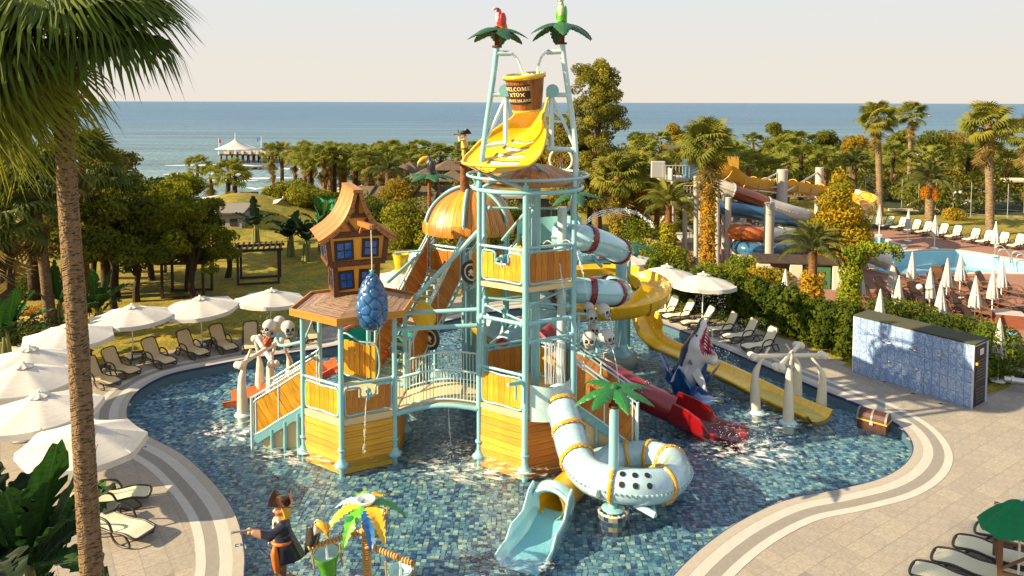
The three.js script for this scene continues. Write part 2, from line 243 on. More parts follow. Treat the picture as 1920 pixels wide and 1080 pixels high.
// the farther pools and their reddish paving
struct('brick_paving', sheet(red1, 0.002, [poolB, poolC]), S([.30, .15, .11], .9, { map: stoneTex[1] }));
for (const [q, n] of [[poolB, 'lap_pool'], [poolC, 'plunge_pool']]) {
  struct(n + '_floor', sheet(q, -1.1), S([.34, .50, .56], .6)); struct(n + '_wall', ring(q, 0, .02, -1.15, -.02), S([.38, .62, .70], .5));
  struct(n + '_kerb', ring(q, 0.02, .45, -.1, .05), S([.60, .55, .50], .8, { map: stoneTex[2] })); struct(n + '_water', sheet(q, -.12), waterMat([.74, .88, .93]));
}
// playing court
{
  const q = G([[1626, 352], [1700, 345], [2060, 352], [2100, 405], [1700, 402], [1640, 385]]); struct('sports_court', sheet(q, .006), S([.035, .075, .035], .95, { map: grassTex.clone() }));
  const ln = (a, b) => { const d = b.clone().sub(a), m = a.clone().add(b).multiplyScalar(.5); return put(new THREE.BoxGeometry(d.length(), .012, .14), m.setY(.014), [0, Math.atan2(-d.z, d.x), 0]); };
  struct('court_lines', [ln(gp(1650, 372), gp(1920, 378)), ln(gp(1794, 387), gp(1820, 377)), ln(gp(1700, 386), gp(1722, 371)), ln(gp(1720, 394), gp(1812, 401)), ln(gp(1860, 392), gp(1960, 398))], M.white);
  struct('court_kerb', [box(9, .25, .3, gp(1745, 396).setY(.12), [0, R(-3), 0])], M.sand);
}
// grassy mounds by the shore
struct('grass_mound', grid(20, 24, (i, j) => { const a = j / 24 * 6.2832, r = i / 20; return [V(-29 + Math.cos(a) * 12 * r, 2.2 * (1 - r * r) ** 1.5 * (1 + .2 * n2(Math.cos(a) * r, 3)) - .02, -74 + Math.sin(a) * 11 * r), Math.cos(a) * r * 12, Math.sin(a) * r * 12]; }), lawnMat);
// flower bed and sandy path at the left
struct('garden_path', sheet(smooth(G([[-60, 660], [60, 640], [140, 625], [160, 632], [90, 660], [0, 690], [-80, 700]]), 40), .004), M.sand);
// ---------------------------------------------------------------- the play structure
const HR = 1.82, hexA = (k) => R(-93 + 60 * k);
const hexP = (c, k, y, r = HR) => V(c.x + r * Math.cos(hexA(k)), y, c.z - r * Math.sin(hexA(k)));
const TC = gp(984, 877).sub(V(HR * Math.cos(hexA(0)), 0, -HR * Math.sin(hexA(0)))), HC = gp(641, 867).sub(V(HR * Math.cos(hexA(0)), 0, -HR * Math.sin(hexA(0))));
const PC = V(-1.8, 0, -30.6);
const unitBox = new RoundedBoxGeometry(1, 1, 1, 1, .02), frameOf = (x, y, z) => new THREE.Matrix4().makeBasis(x, y, z);
function plank(parent, c, across, along, n, w, l, th, mats) {
  const m = mesh('plank', unitBox, pick(mats), parent); m.quaternion.setFromRotationMatrix(frameOf(across, along, V().crossVectors(across, along))); m.position.copy(c); m.scale.set(w, l, th); return m;
}
function railPanel(parent, a, b, y0, h, mats, cut = false, rail = true, name = 'railing_panel') {
  const d = b.clone().sub(a).setY(0), L0 = d.length(); d.normalize(); const n = V().crossVectors(d, UPV), i0 = .13, L = L0 - 2 * i0, A = a.clone().addScaledVector(d, i0).setY(y0), pt = (s, y) => A.clone().addScaledVector(d, s * L).add(V(0, y, 0));
  const path = [], corner = .1; const add = (s, y) => path.push(pt(s, y));
  const top = cut ? [[.98, h], [.70, h], [.66, h - .05], [.66, h * .68], [.60, h * .6], [.38, h * .6], [.33, h * .68], [.33, h - .05], [.29, h], [.02, h]] : [[.98, h], [.5, h], [.02, h]];
  [[0, h - corner], [0, corner], [.02, 0], [.5, 0], [.98, 0], [1, corner], [1, h - corner], ...top].forEach((q) => add(...q));
  const g = [pipe(path, .036, 110, 7, true)];
  if (rail) { g.push(rod(a.clone().setY(y0 + h + .16), b.clone().setY(y0 + h + .16), .05), rod(pt(.06, h), pt(.06, h + .16), .025), rod(pt(.94, h), pt(.94, h + .16), .025)); for (const s of [.02, .98]) g.push(ball(.09, a.clone().lerp(b, s).setY(y0 + h + .16))); }
  const f = mesh(name, g, M.blue, parent), N = Math.max(3, Math.round(L / .225)), w = L / N;
  for (let i = 0; i < N; i++) { const s = (i + .5) / N, hh = cut && s > .31 && s < .68 ? h * .58 : h - .07, p = pt(s, .035 + hh / 2 + rr(-.004, .004)).addScaledVector(n, rr(-.006, .006)); plank(f, p, d, UPV, n, w - .012, hh, .04, mats); }
  if (cut) { const c = pt(.5, h * .82), o = n.clone().multiplyScalar(n.z > 0 ? 1 : -1); mesh('water_cannon', [rod(c.clone().addScaledVector(o, -.25), c.clone().addScaledVector(o, .32), .07, .045), rod(c.clone().addScaledVector(UPV, -.3), c, .05), ball(.1, c)], M.steel, f); }
  return f;
}
function baseWall(parent, a, b, y0, y1, mats, rows = 8) {
  const d = b.clone().sub(a).setY(0), L0 = d.length(); d.normalize(); const n = V().crossVectors(d, UPV), mid = a.clone().lerp(b, .5);
  const f = mesh('base_wall', alongY(new THREE.CylinderGeometry(.02, .02, L0 - .2, 5), a.clone().addScaledVector(d, .1).setY(y1 + .02), b.clone().addScaledVector(d, -.1).setY(y1 + .02)), M.floorBeige, parent);
  let y = y0; for (let i = 0; i < rows; i++) { const h = (y1 - y0) / rows * 1, w = h - .014; const m = plank(f, mid.clone().setY(y + h / 2).addScaledVector(n, rr(-.009, .009)), UPV, d, n, w, L0 - .14, .05, mats); m.rotateZ(rr(-.006, .006)); y += h; }
  return f;
}
const postGeo = (p, y0, y1, r = .085) => [rod(V(p.x, y0, p.z), V(p.x, y1, p.z), r, r, 14), lathe([[.24, -.12], [.24, -.06], [.13, .03], [.1, .14]], 16).translate(p.x, 0, p.z), lathe([[r, -.03], [r + .05, -.03], [r + .05, .03], [r, .03]], 14).translate(p.x, .42, p.z)];
function stairs(parent, topA, topB, run, drop, mats, o = {}) {   // topA, topB: ends of the deck edge; the flight leaves at right angles, away from `from`
  const e = topB.clone().sub(topA).setY(0), wid = e.length(); e.normalize(); let f = V().crossVectors(e, UPV); if (o.from && f.dot(topA.clone().lerp(topB, .5).sub(o.from).setY(0)) < 0) f.negate(); if (o.dir) f = o.dir.clone().normalize();
  const n = Math.round(drop / .22), len = Math.hypot(run, drop), sl = f.clone().multiplyScalar(run / len).add(V(0, -drop / len, 0)), up = V().crossVectors(e, sl).normalize(); if (up.y < 0) up.negate();
  for (let i = 0; i < n; i++) { const c = topA.clone().lerp(topB, .5).addScaledVector(f, run * (i + .5) / n).add(V(0, -drop * (i + .6) / n, 0)), m = mesh('tread', unitBox, M.floorBeige, parent); m.quaternion.setFromRotationMatrix(frameOf(e, UPV, V().crossVectors(e, UPV))); m.position.copy(c); m.scale.set(wid - .16, .05, run / n * 1.1); }
  for (const [q, sg] of [[topA, 1], [topB, -1]]) {
    const b = q.clone().addScaledVector(e, sg * .07), end = b.clone().addScaledVector(sl, len), H = o.h || 1.0;
    const tanT = drop / run, vUp = up.clone().addScaledVector(sl, -tanT), pts = [b.clone().addScaledVector(vUp, .06), end.clone().addScaledVector(vUp, .06), end.clone().addScaledVector(vUp, H), b.clone().addScaledVector(vUp, H)];
    const g = [pipe(pts.flatMap((p, i) => { const r = pts[(i + 1) % pts.length]; return [p.clone().lerp(r, .04), p.clone().lerp(r, .5), p.clone().lerp(r, .96)]; }), .035, 90, 7, true), rod(b.clone().addScaledVector(vUp, H + .14), end.clone().addScaledVector(vUp, H + .14), .035), rod(end.clone().addScaledVector(vUp, H + .14).addScaledVector(f, .06), end.clone().setY(o.open ? end.y - .1 : -.45).addScaledVector(f, .06), .05)];
    for (const s of [.05, .5, .95]) g.push(rod(b.clone().addScaledVector(sl, len * s).addScaledVector(vUp, 0), b.clone().addScaledVector(sl, len * s).addScaledVector(vUp, H + .14), .03));
    const fr = mesh('stair_rail', g, M.pale, parent), full = len + H * tanT, N = Math.round(full / .26), w = full / N, nn = V().crossVectors(sl, up).normalize();
    const clip = (poly, fn) => { const out = []; poly.forEach((p, i) => { const r = poly[(i + 1) % poly.length], a = fn(p), c = fn(r); if (a >= 0) out.push(p); if (a * c < 0) { const k = a / (a - c); out.push([p[0] + (r[0] - p[0]) * k, p[1] + (r[1] - p[1]) * k]); } }); return out; };
    for (let i = 0; i < N; i++) { const s0 = -H * tanT + i * w + .007, s1 = s0 + w - .014; let q = [[s0, .07], [s1, .07], [s1, H - .04], [s0, H - .04]]; q = clip(q, (p) => p[0] + p[1] * tanT - .04); q = q.length ? clip(q, (p) => len - .04 - p[0] - p[1] * tanT) : q; if (q.length < 3) continue; const g2 = new THREE.ExtrudeGeometry(new THREE.Shape(q.map((p) => new THREE.Vector2(...p))), { depth: .035, bevelEnabled: false }); const uv = g2.attributes.uv, ps = g2.attributes.position; for (let k = 0; k < uv.count; k++) uv.setXY(k, (ps.getX(k) - s0) / w + i * .31, ps.getY(k)); const m = mesh('plank', g2, pick(mats), fr); m.quaternion.setFromRotationMatrix(frameOf(sl, up, nn)); m.position.copy(b).addScaledVector(nn, rr(-.006, .006) - .017); }
    const th = V().crossVectors(f, UPV).multiplyScalar(.03); const A = b.clone(), Bq = end.clone(); const str = [];
    str.push(alongY(new THREE.BoxGeometry(.07, len, .26).rotateY(Math.PI / 2 - Math.atan2(f.x, f.z) * 0), A.clone().addScaledVector(up, -.1), Bq.clone().addScaledVector(up, -.1)));
    if (!o.open) for (const s of [.12, .38, .64]) { const p = A.clone().lerp(Bq, s); if (p.y > .1) str.push(rod(V(p.x, -.4, p.z), V(p.x, p.y - .1, p.z), .06)); }
    mesh('stringer', str, M.steel, parent);
    if (!o.open) { const s = new THREE.Shape([new THREE.Vector2(0, -.4), new THREE.Vector2(0, drop - .35), new THREE.Vector2(run - .3, -.1), new THREE.Vector2(run - .3, -.4)]); const g2 = new THREE.ShapeGeometry(s); const base = A.clone().addScaledVector(e, sg * .06); g2.applyMatrix4(frameOf(f, UPV, V().crossVectors(f, UPV)).setPosition(base.x, A.y - drop, base.z)); mesh('stair_wall', g2, M.floorBeige, parent); }
  }
}
function canopyLevel(parent, c, y, r, th = .14) { return mesh('deck', [prism([0, 1, 2, 3, 4, 5].map((k) => hexP(c, k, 0, r)), y - th, y, .01)], M.floorBeige, parent); }

// --- platform with the planked hexagonal roof
const yHD = 1.42, yHR = 4.72, yHT = 4.98;
{
  const t = thing('play_platform', 'left hexagonal water play platform of yellow planks carrying the half-timbered cottage', 'play platform', V(0, 0, 0));
  for (let k = 0; k < 6; k++) mesh('post', postGeo(hexP(HC, k, 0), -.45, yHR), M.blue, t);
  canopyLevel(t, HC, yHD, HR + .02, .2);
  for (const [k, m] of [[5, plankMats], [0, plankMats], [1, plankMats], [2, brownMats], [4, plankMats]]) baseWall(t, hexP(HC, k, 0), hexP(HC, (k + 1) % 6, 0), -.42, yHD - .24, m);
  railPanel(t, hexP(HC, 5, 0), hexP(HC, 0, 0), yHD + .12, .86, plankMats);
  railPanel(t, hexP(HC, 0, 0), hexP(HC, 1, 0), yHD + .12, .86, brownMats, true);
  // curved inner panel beside the tub
  const bm = mesh('inner_panel', pipe([V(-6.28, 1.75, -27.05), V(-5.75, 1.68, -26.75), V(-5.0, 1.6, -26.7), V(-5.0, 2.9, -26.7), V(-5.6, 3.02, -26.75), V(-6.28, 3.22, -27.05)], .035, 80, 7, true), M.blue, t);
  for (let i = 0; i < 6; i++) { const s = (i + .5) / 6, p = V(-6.25 + 1.22 * s, 2.38 - .16 * s, -27.0 + .42 * s - .18 * s * s); plank(bm, p, V(.95, 0, .3).normalize(), UPV, V(-.3, 0, .95).normalize(), .2, 1.3 - .1 * s, .04, plankMats); }
  // the roof: six planked wedges falling a little from the middle
  const rr0 = 2.22, rf = mesh('roof', prism([0, 1, 2, 3, 4, 5].map((k) => hexP(HC, k, 0, rr0 - .05)), yHR, yHR + .08), M.roofWood, t);
  const fasciaM = [P([.62, .27, .025], .4, { map: woodTex, clearcoat: .4 }), P([.56, .23, .02], .4, { map: woodTex, clearcoat: .4 })];
  const topM = [[.31, .215, .16], [.275, .19, .14], [.345, .24, .18]].map((c) => S(c, .5, { map: woodTex, bumpMap: woodTex, bumpScale: .012 }));
  for (let k = 0; k < 6; k++) {
    const a = hexP(HC, k, yHR + .02, rr0), b = hexP(HC, (k + 1) % 6, yHR + .02, rr0), d = b.clone().sub(a), n = V().crossVectors(d, UPV).normalize(), mid = a.clone().lerp(b, .5).setY(yHR + .08);
    plank(rf, mid, UPV, d.clone().normalize(), n, .24, d.length() + .03, .05, fasciaM);
    const c0 = V(HC.x, yHT + .12, HC.z), N = 8; // boards across the wedge
    for (let i = 0; i < N; i++) { const s0 = (i + .03) / N, s1 = (i + .97) / N, A = hexP(HC, k, yHT - .16, rr0), B = hexP(HC, (k + 1) % 6, yHT - .16, rr0), q = (s, P0) => c0.clone().lerp(P0, s); const g = grid(1, 1, (r, c) => [q(r ? s1 : s0, c ? B : A).add(V(0, rr(-.004, .004), 0)), r * .3 + i * .13, c * 2]); mesh('plank', g, pick(topM), rf); }
  }
  stairs(t, hexP(HC, 5, yHD), hexP(HC, 4, yHD), 1.78, 1.12, plankMats, { from: HC, h: 1.06 });
  // inner braces below the roof
  mesh('brace', [rod(hexP(HC, 5, 3.6), hexP(HC, 4, 4.5), .04), rod(hexP(HC, 1, 2.9), hexP(HC, 2, 2.9), .04)], M.blue, t);
}
{ // round teal tub behind the platform
  const c = V(-5.1, 0, -28.6), t = thing('slide_tub', 'teal round slide tub with an orange rim behind the left platform deck', 'slide tub', V(0, 0, 0));
  const arc = (r, y0, y1, a0, a1, n = 30) => grid(1, n, (i, j) => { const a = R(a0 + (a1 - a0) * j / n); return [V(c.x + r * Math.cos(a), i ? y1 : y0, c.z - r * Math.sin(a)), j / n, i]; });
  mesh('wall', arc(1.62, .9, 2.72, -45, 215), P([.01, .26, .25], .35, { clearcoat: .5 }), t); mesh('outer_wall', arc(1.70, .9, 2.72, -45, 215), M.orange, t);
  mesh('rim', pipe(Array.from({ length: 26 }, (_, i) => { const a = R(-45 + 260 * i / 25); return V(c.x + 1.66 * Math.cos(a), 2.74, c.z - 1.66 * Math.sin(a)); }), .09, 60, 8), M.orange, t);
  mesh('floor', lathe([[0, .95], [1.62, .95], [1.62, .85], [0, .85]]).translate(c.x, 0, c.z), M.pale, t);
  mesh('hood', put(new THREE.SphereGeometry(.62, 20, 12, 0, 6.3, 0, 1.5), V(-5.2, 2.1, -28.0), [R(70), 0, 0], [1, 1, .8]), M.orange, t);
}
{ // low orange chute leaving to the left
  const cv = curve([V(-6.9, 1.2, -28.7), V(-8.2, .6, -28.5), gp(480, 750, .12), gp(428, 760, -.06)]);
  const t = thing('water_slide', 'short orange-brown chute ending in the water behind the left bone arch', 'water slide');
  mesh('trough', sweep(cv, 30, () => [[-.62, .36], [-.58, .38], [-.5, .1], [-.3, 0], [.3, 0], [.5, .1], [.58, .38], [.62, .36]]), M.orange, t); mesh('bed', sweep(cv, 30, () => [[-.34, .012], [.34, .012]]), P([.22, .07, .02], .3), t);
}
// --- the cottage
{
  const o = at(676, 556, gp(676, 556, yHT).z * -1); const t = thing('play_cottage', 'crooked half-timbered orange cottage with blue windows on the left platform roof', 'cottage', V(o.x - .42, yHT + .04, o.z - .75), R(22));
  const frust = (w0, w1, d0, d1, y0, y1) => { const q = [[-1, -1], [1, -1], [1, 1], [-1, 1]], g = new THREE.BoxGeometry(1, 1, 1), p = g.attributes.position; for (let i = 0; i < p.count; i++) { const u = p.getY(i) > 0; p.setXYZ(i, p.getX(i) * (u ? w1 : w0), u ? y1 : y0, p.getZ(i) * (u ? d1 : d0)); } g.computeVertexNormals(); return g; };
  const w = mesh('wall', [frust(1.42, 1.5, 1.35, 1.42, 0, 1.12), frust(1.86, 2.06, 1.7, 1.8, 1.12, 2.15)], M.plaster, t);
  const prof = (s) => [[.10, 3.74], [.20, 3.36], [.36, 2.98], [.58, 2.64], [.88, 2.36], [1.34, 2.06]].map(([x, y]) => V(s * x, y, 0));
  const cl = curve(prof(-1)), cr = curve(prof(1));
  { const pts = [...cl.getPoints(14).reverse(), ...cr.getPoints(14)].map((p) => new THREE.Vector2(p.x * .97, p.y - .04)); const s = new THREE.Shape([new THREE.Vector2(-1.0, 2.14), ...pts.filter((p) => Math.abs(p.x) < 1.02), new THREE.Vector2(1.0, 2.14)].sort(() => 0)); const g = new THREE.ExtrudeGeometry(s, { depth: 1.7, bevelEnabled: false }); g.translate(0, 0, -.85); mesh('gable', g, M.plaster, w); }
  const rfm = [S([.45, .195, .052], .5, { map: woodTex, bumpMap: woodTex, bumpScale: .02 }), S([.40, .17, .042], .5, { map: woodTex, bumpMap: woodTex, bumpScale: .02 }), S([.49, .22, .062], .5, { map: woodTex, bumpMap: woodTex, bumpScale: .02 })];
  const rf = mesh('roof', box(.34, .12, 2.5, V(0, 3.74, -.06)), rfm[0], t);
  for (const [cv, sg] of [[cl, -1], [cr, 1]]) for (let b = 0; b < 9; b++) { const z0 = -1.28 + b * .272, z1 = z0 + .262, jig = rr(-.03, .05), N = 12; const outer = (i) => { const u = Math.min(1, i / N * (1 + jig * .5)), p = cv.getPointAt(u), T = cv.getTangentAt(u); return [p, V(-T.y, T.x, 0).multiplyScalar(sg * (1)).normalize()]; };
    const g = grid(N, 5, (i, j) => { const [p, nn] = outer(i), up = nn.y < 0 ? nn.clone().negate() : nn, q = p.clone().addScaledVector(up, [-.05, .05, .05, -.05, -.05, -.05][j]); q.z = [z0, z0, z1, z1, z0, z0][j]; return [q, (b % 3) * .3 + (j === 1 || j === 4 ? 0 : .25), i / N * 1.2]; }); mesh('roof_board', g, rfm[b % 3], rf); }
  // timbers
  const beam = (a, b, wd = .13, z = .0, dp = .1) => { const d = b.clone().sub(a), g = new THREE.BoxGeometry(d.length(), wd, dp); g.applyMatrix4(frameOf(d.clone().normalize(), V(-d.y, d.x, 0).normalize(), V(0, 0, 1))); const c = a.clone().add(b).multiplyScalar(.5); g.translate(c.x, c.y, c.z); return mesh('timber', g, M.timber, t); };
  const zl = .70, zu = .90;
  beam(V(-.71, 0, zl), V(-.75, 1.06, zl), .17, 0, .15); beam(V(.71, 0, zl), V(.75, 1.06, zl), .17, 0, .15); beam(V(-.74, .07, zl + .02), V(.74, .07, zl + .02), .12); beam(V(-.96, 1.17, zu - .03), V(.98, 1.2, zu - .03), .19, 0, .16);
  beam(V(-.94, 1.2, zu), V(-1.03, 2.15, zu), .17, 0, .16); beam(V(.94, 1.2, zu), V(1.04, 2.15, zu), .17, 0, .16); beam(V(-1.06, 2.2, zu), V(1.06, 2.22, zu), .2, 0, .14);
  beam(V(-.42, 2.86, zu - .01), V(.42, 2.86, zu - .01), .14, 0, .12); beam(V(0, 2.9, zu - .02), V(0, 3.62, zu - .02), .12, 0, .12); beam(V(-.4, 2.74, zu - .02), V(-.05, 2.26, zu - .02), .12, 0, .11); beam(V(.4, 2.74, zu - .02), V(.05, 2.26, zu - .02), .12, 0, .11);
  for (const [cv, sg] of [[cl, -1], [cr, 1]]) for (const z of [1.17]) { const pts = cv.getPoints(8).map((p) => V(p.x * .97, p.y - .1, z - .02)); mesh('timber', pts.slice(0, -1).map((p, i) => { const q = pts[i + 1], d = q.clone().sub(p), g = new THREE.BoxGeometry(d.length() + .05, .13, .08); g.applyMatrix4(frameOf(d.clone().normalize(), V(-d.y, d.x, 0).normalize(), V(0, 0, 1))); const c = p.clone().add(q).multiplyScalar(.5); return g.translate(c.x, c.y, c.z); }), M.roofWood, t); }
  // side timbers on the left wall
  for (const [y, d, x] of [[1.18, 1.7, -.97], [2.15, 1.8, -1.04], [.07, 1.35, -.73]]) mesh('timber', box(.12, .15, d, V(x, y, 0)), M.timber, t);
  for (const z of [-.82, .0]) mesh('timber', box(.1, .98, .14, V(-.99, 1.66, z), [0, 0, R(4)]), M.timber, t);
  for (const z of [-.6]) mesh('timber', box(.1, 1.05, .14, V(-.74, .56, z)), M.timber, t);
  const win = (x, y, z, ry, wd, ht, tilt = 0) => { const f = mesh('window', [box(wd + .18, ht + .18, .07)], S([.012, .008, .008], .5), t); f.position.set(x, y, z); f.rotation.set(0, ry, tilt); for (const a of [-1, 1]) for (const b of [-1, 1]) { const p = mesh('pane', unitBox, M.pane, f); p.position.set(a * wd * .27, b * ht * .27, .032); p.scale.set(wd * .44, ht * .44, .04); } };
  win(-.46, 1.66, .905, 0, .48, .52, R(2)); win(.46, 1.70, .905, 0, .42, .48, R(-2)); win(-.36, .56, .71, 0, .38, .5, R(3)); win(.36, .56, .71, 0, .38, .5, R(-3));
  win(-1.0, 1.66, .42, -Math.PI / 2, .34, .5); win(-1.0, 1.66, -.42, -Math.PI / 2, .34, .5); win(-.75, .56, .1, -Math.PI / 2, .3, .5);
  t.updateMatrixWorld(true); const pe = t.worldToLocal(at(697, 426, 23.5)), ps = t.worldToLocal(at(674, 418, 25.0)); const hb = mesh('hoist_beam', [alongY(new THREE.BoxGeometry(.15, ps.distanceTo(pe), .15), ps, pe), alongY(new THREE.BoxGeometry(.08, .5, .08), ps.clone().add(V(0, -.35, .05)), ps.clone().lerp(pe, .3))], S([.50, .15, .03], .5, { map: woodTex }), t); mesh('pulley', new THREE.CylinderGeometry(.09, .09, .05, 14).rotateZ(Math.PI / 2).translate(pe.x, pe.y - .12, pe.z), M.timber, hb);
}
// --- the sack of blue stones
{
  const d = 23.5, c = at(698, 566, d), s = 1380 / d, h = 104 / s, w = 27.5 / s;
  const t = thing('hanging_sack', 'big blue cobbled egg-shaped sack hanging on a rope from the cottage', 'hanging sack', V(c.x, c.y - h / 2, c.z));
  const prof = [[0, 0], [.35, .015], [.62, .06], [.85, .16], [.98, .3], [1, .42], [.92, .58], [.78, .72], [.56, .86], [.32, .95], [.14, 1], [0, 1.01]];
  const cv = new THREE.CatmullRomCurve3(prof.map(([r, y]) => V(r * w, y * h, 0))), lp = cv.getPoints(70), g = new THREE.LatheGeometry(lp.map((p) => new THREE.Vector2(Math.max(0, p.x), p.y)), 96);
  const cells = []; for (let i = 0; i < 62; i++) { const y = .03 + .93 * ((i + .5) / 62), a = i * 2.39996 + rr(-.3, .3), p = cv.getPointAt(Math.min(1, y)); cells.push(V(p.x * Math.cos(a), p.y, p.x * Math.sin(a))); }
  const pos = g.attributes.position, nor = g.attributes.normal, col = new Float32Array(pos.count * 3), v = V(0, 0, 0);
  for (let i = 0; i < pos.count; i++) { v.fromBufferAttribute(pos, i); let a = 9, b = 9, id = 0; cells.forEach((q, k) => { const e = q.distanceTo(v); if (e < a) { b = a; a = e; id = k; } else if (e < b) b = e; }); const k = Math.min(1, (b - a) / .07), lift = Math.sqrt(k) * .05; pos.setXYZ(i, v.x + nor.getX(i) * lift, v.y + nor.getY(i) * lift, v.z + nor.getZ(i) * lift); const tone = .75 + .5 * ((id * 37 % 11) / 11), q = k < .35 ? [.006, .008, .012] : [.015 * tone, .10 * tone, .29 * tone]; col.set(q, i * 3); }
  g.setAttribute('color', new THREE.BufferAttribute(col, 3)); g.computeVertexNormals(); mesh('sack', g, P([1, 1, 1], .3, { vertexColors: true, clearcoat: .5 }), t);
  mesh('neck', lathe([[.02, h - .03], [.09, h + .02], [.05, h + .08], [.1, h + .16], [.03, h + .14]], 14), M.blueDark, t); mesh('rope', rod(V(0, h + .1, 0), V(-.02, h + 1.62, 0), .018), M.ivory, t);
}
// --- bridge
{
  const t = thing('footbridge', 'pale arched footbridge with thin balusters between the two play towers', 'footbridge'), a0 = hexP(HC, 1, 1.36), a1 = hexP(TC, 5, 1.62), b0 = hexP(HC, 2, 1.36), b1 = hexP(TC, 4, 1.62), q = (p, r, s, y = 0) => p.clone().lerp(r, s).add(V(0, .22 * Math.sin(s * Math.PI) + y, 0)), N = 12;
  mesh('deck', [grid(N, 1, (i, j) => [j ? q(b0, b1, i / N) : q(a0, a1, i / N)]), grid(N, 1, (i, j) => [j ? q(b0, b1, i / N, -.1) : q(a0, a1, i / N, -.1)])], M.floorBeige, t);
  for (const [u, v] of [[a0, a1], [b0, b1]]) {
    const L = Array.from({ length: N + 1 }, (_, i) => q(u, v, .02 + .96 * i / N));
    mesh('edge_beam', [pipe(L.map((p) => p.clone().add(V(0, -.1, 0))), .09, 40, 8)], M.blue, t);
    const rail = mesh('railing', [pipe(L.map((p) => p.clone().add(V(0, 1.12 - .1 * 0, 0))), .04, 40, 8), pipe(L.map((p) => p.clone().add(V(0, .12, 0))), .03, 40, 8), rod(L[0], L[0].clone().add(V(0, 1.12, 0)), .04), rod(L[N], L[N].clone().add(V(0, 1.12, 0)), .04)], M.pale, t);
    for (let i = 1; i < 24; i++) { const p = q(u, v, .02 + .96 * i / 24); mesh('baluster', rod(p.clone().add(V(0, .12, 0)), p.clone().add(V(0, 1.12, 0)), .016, .016, 6), M.pale, rail); }
  }
}
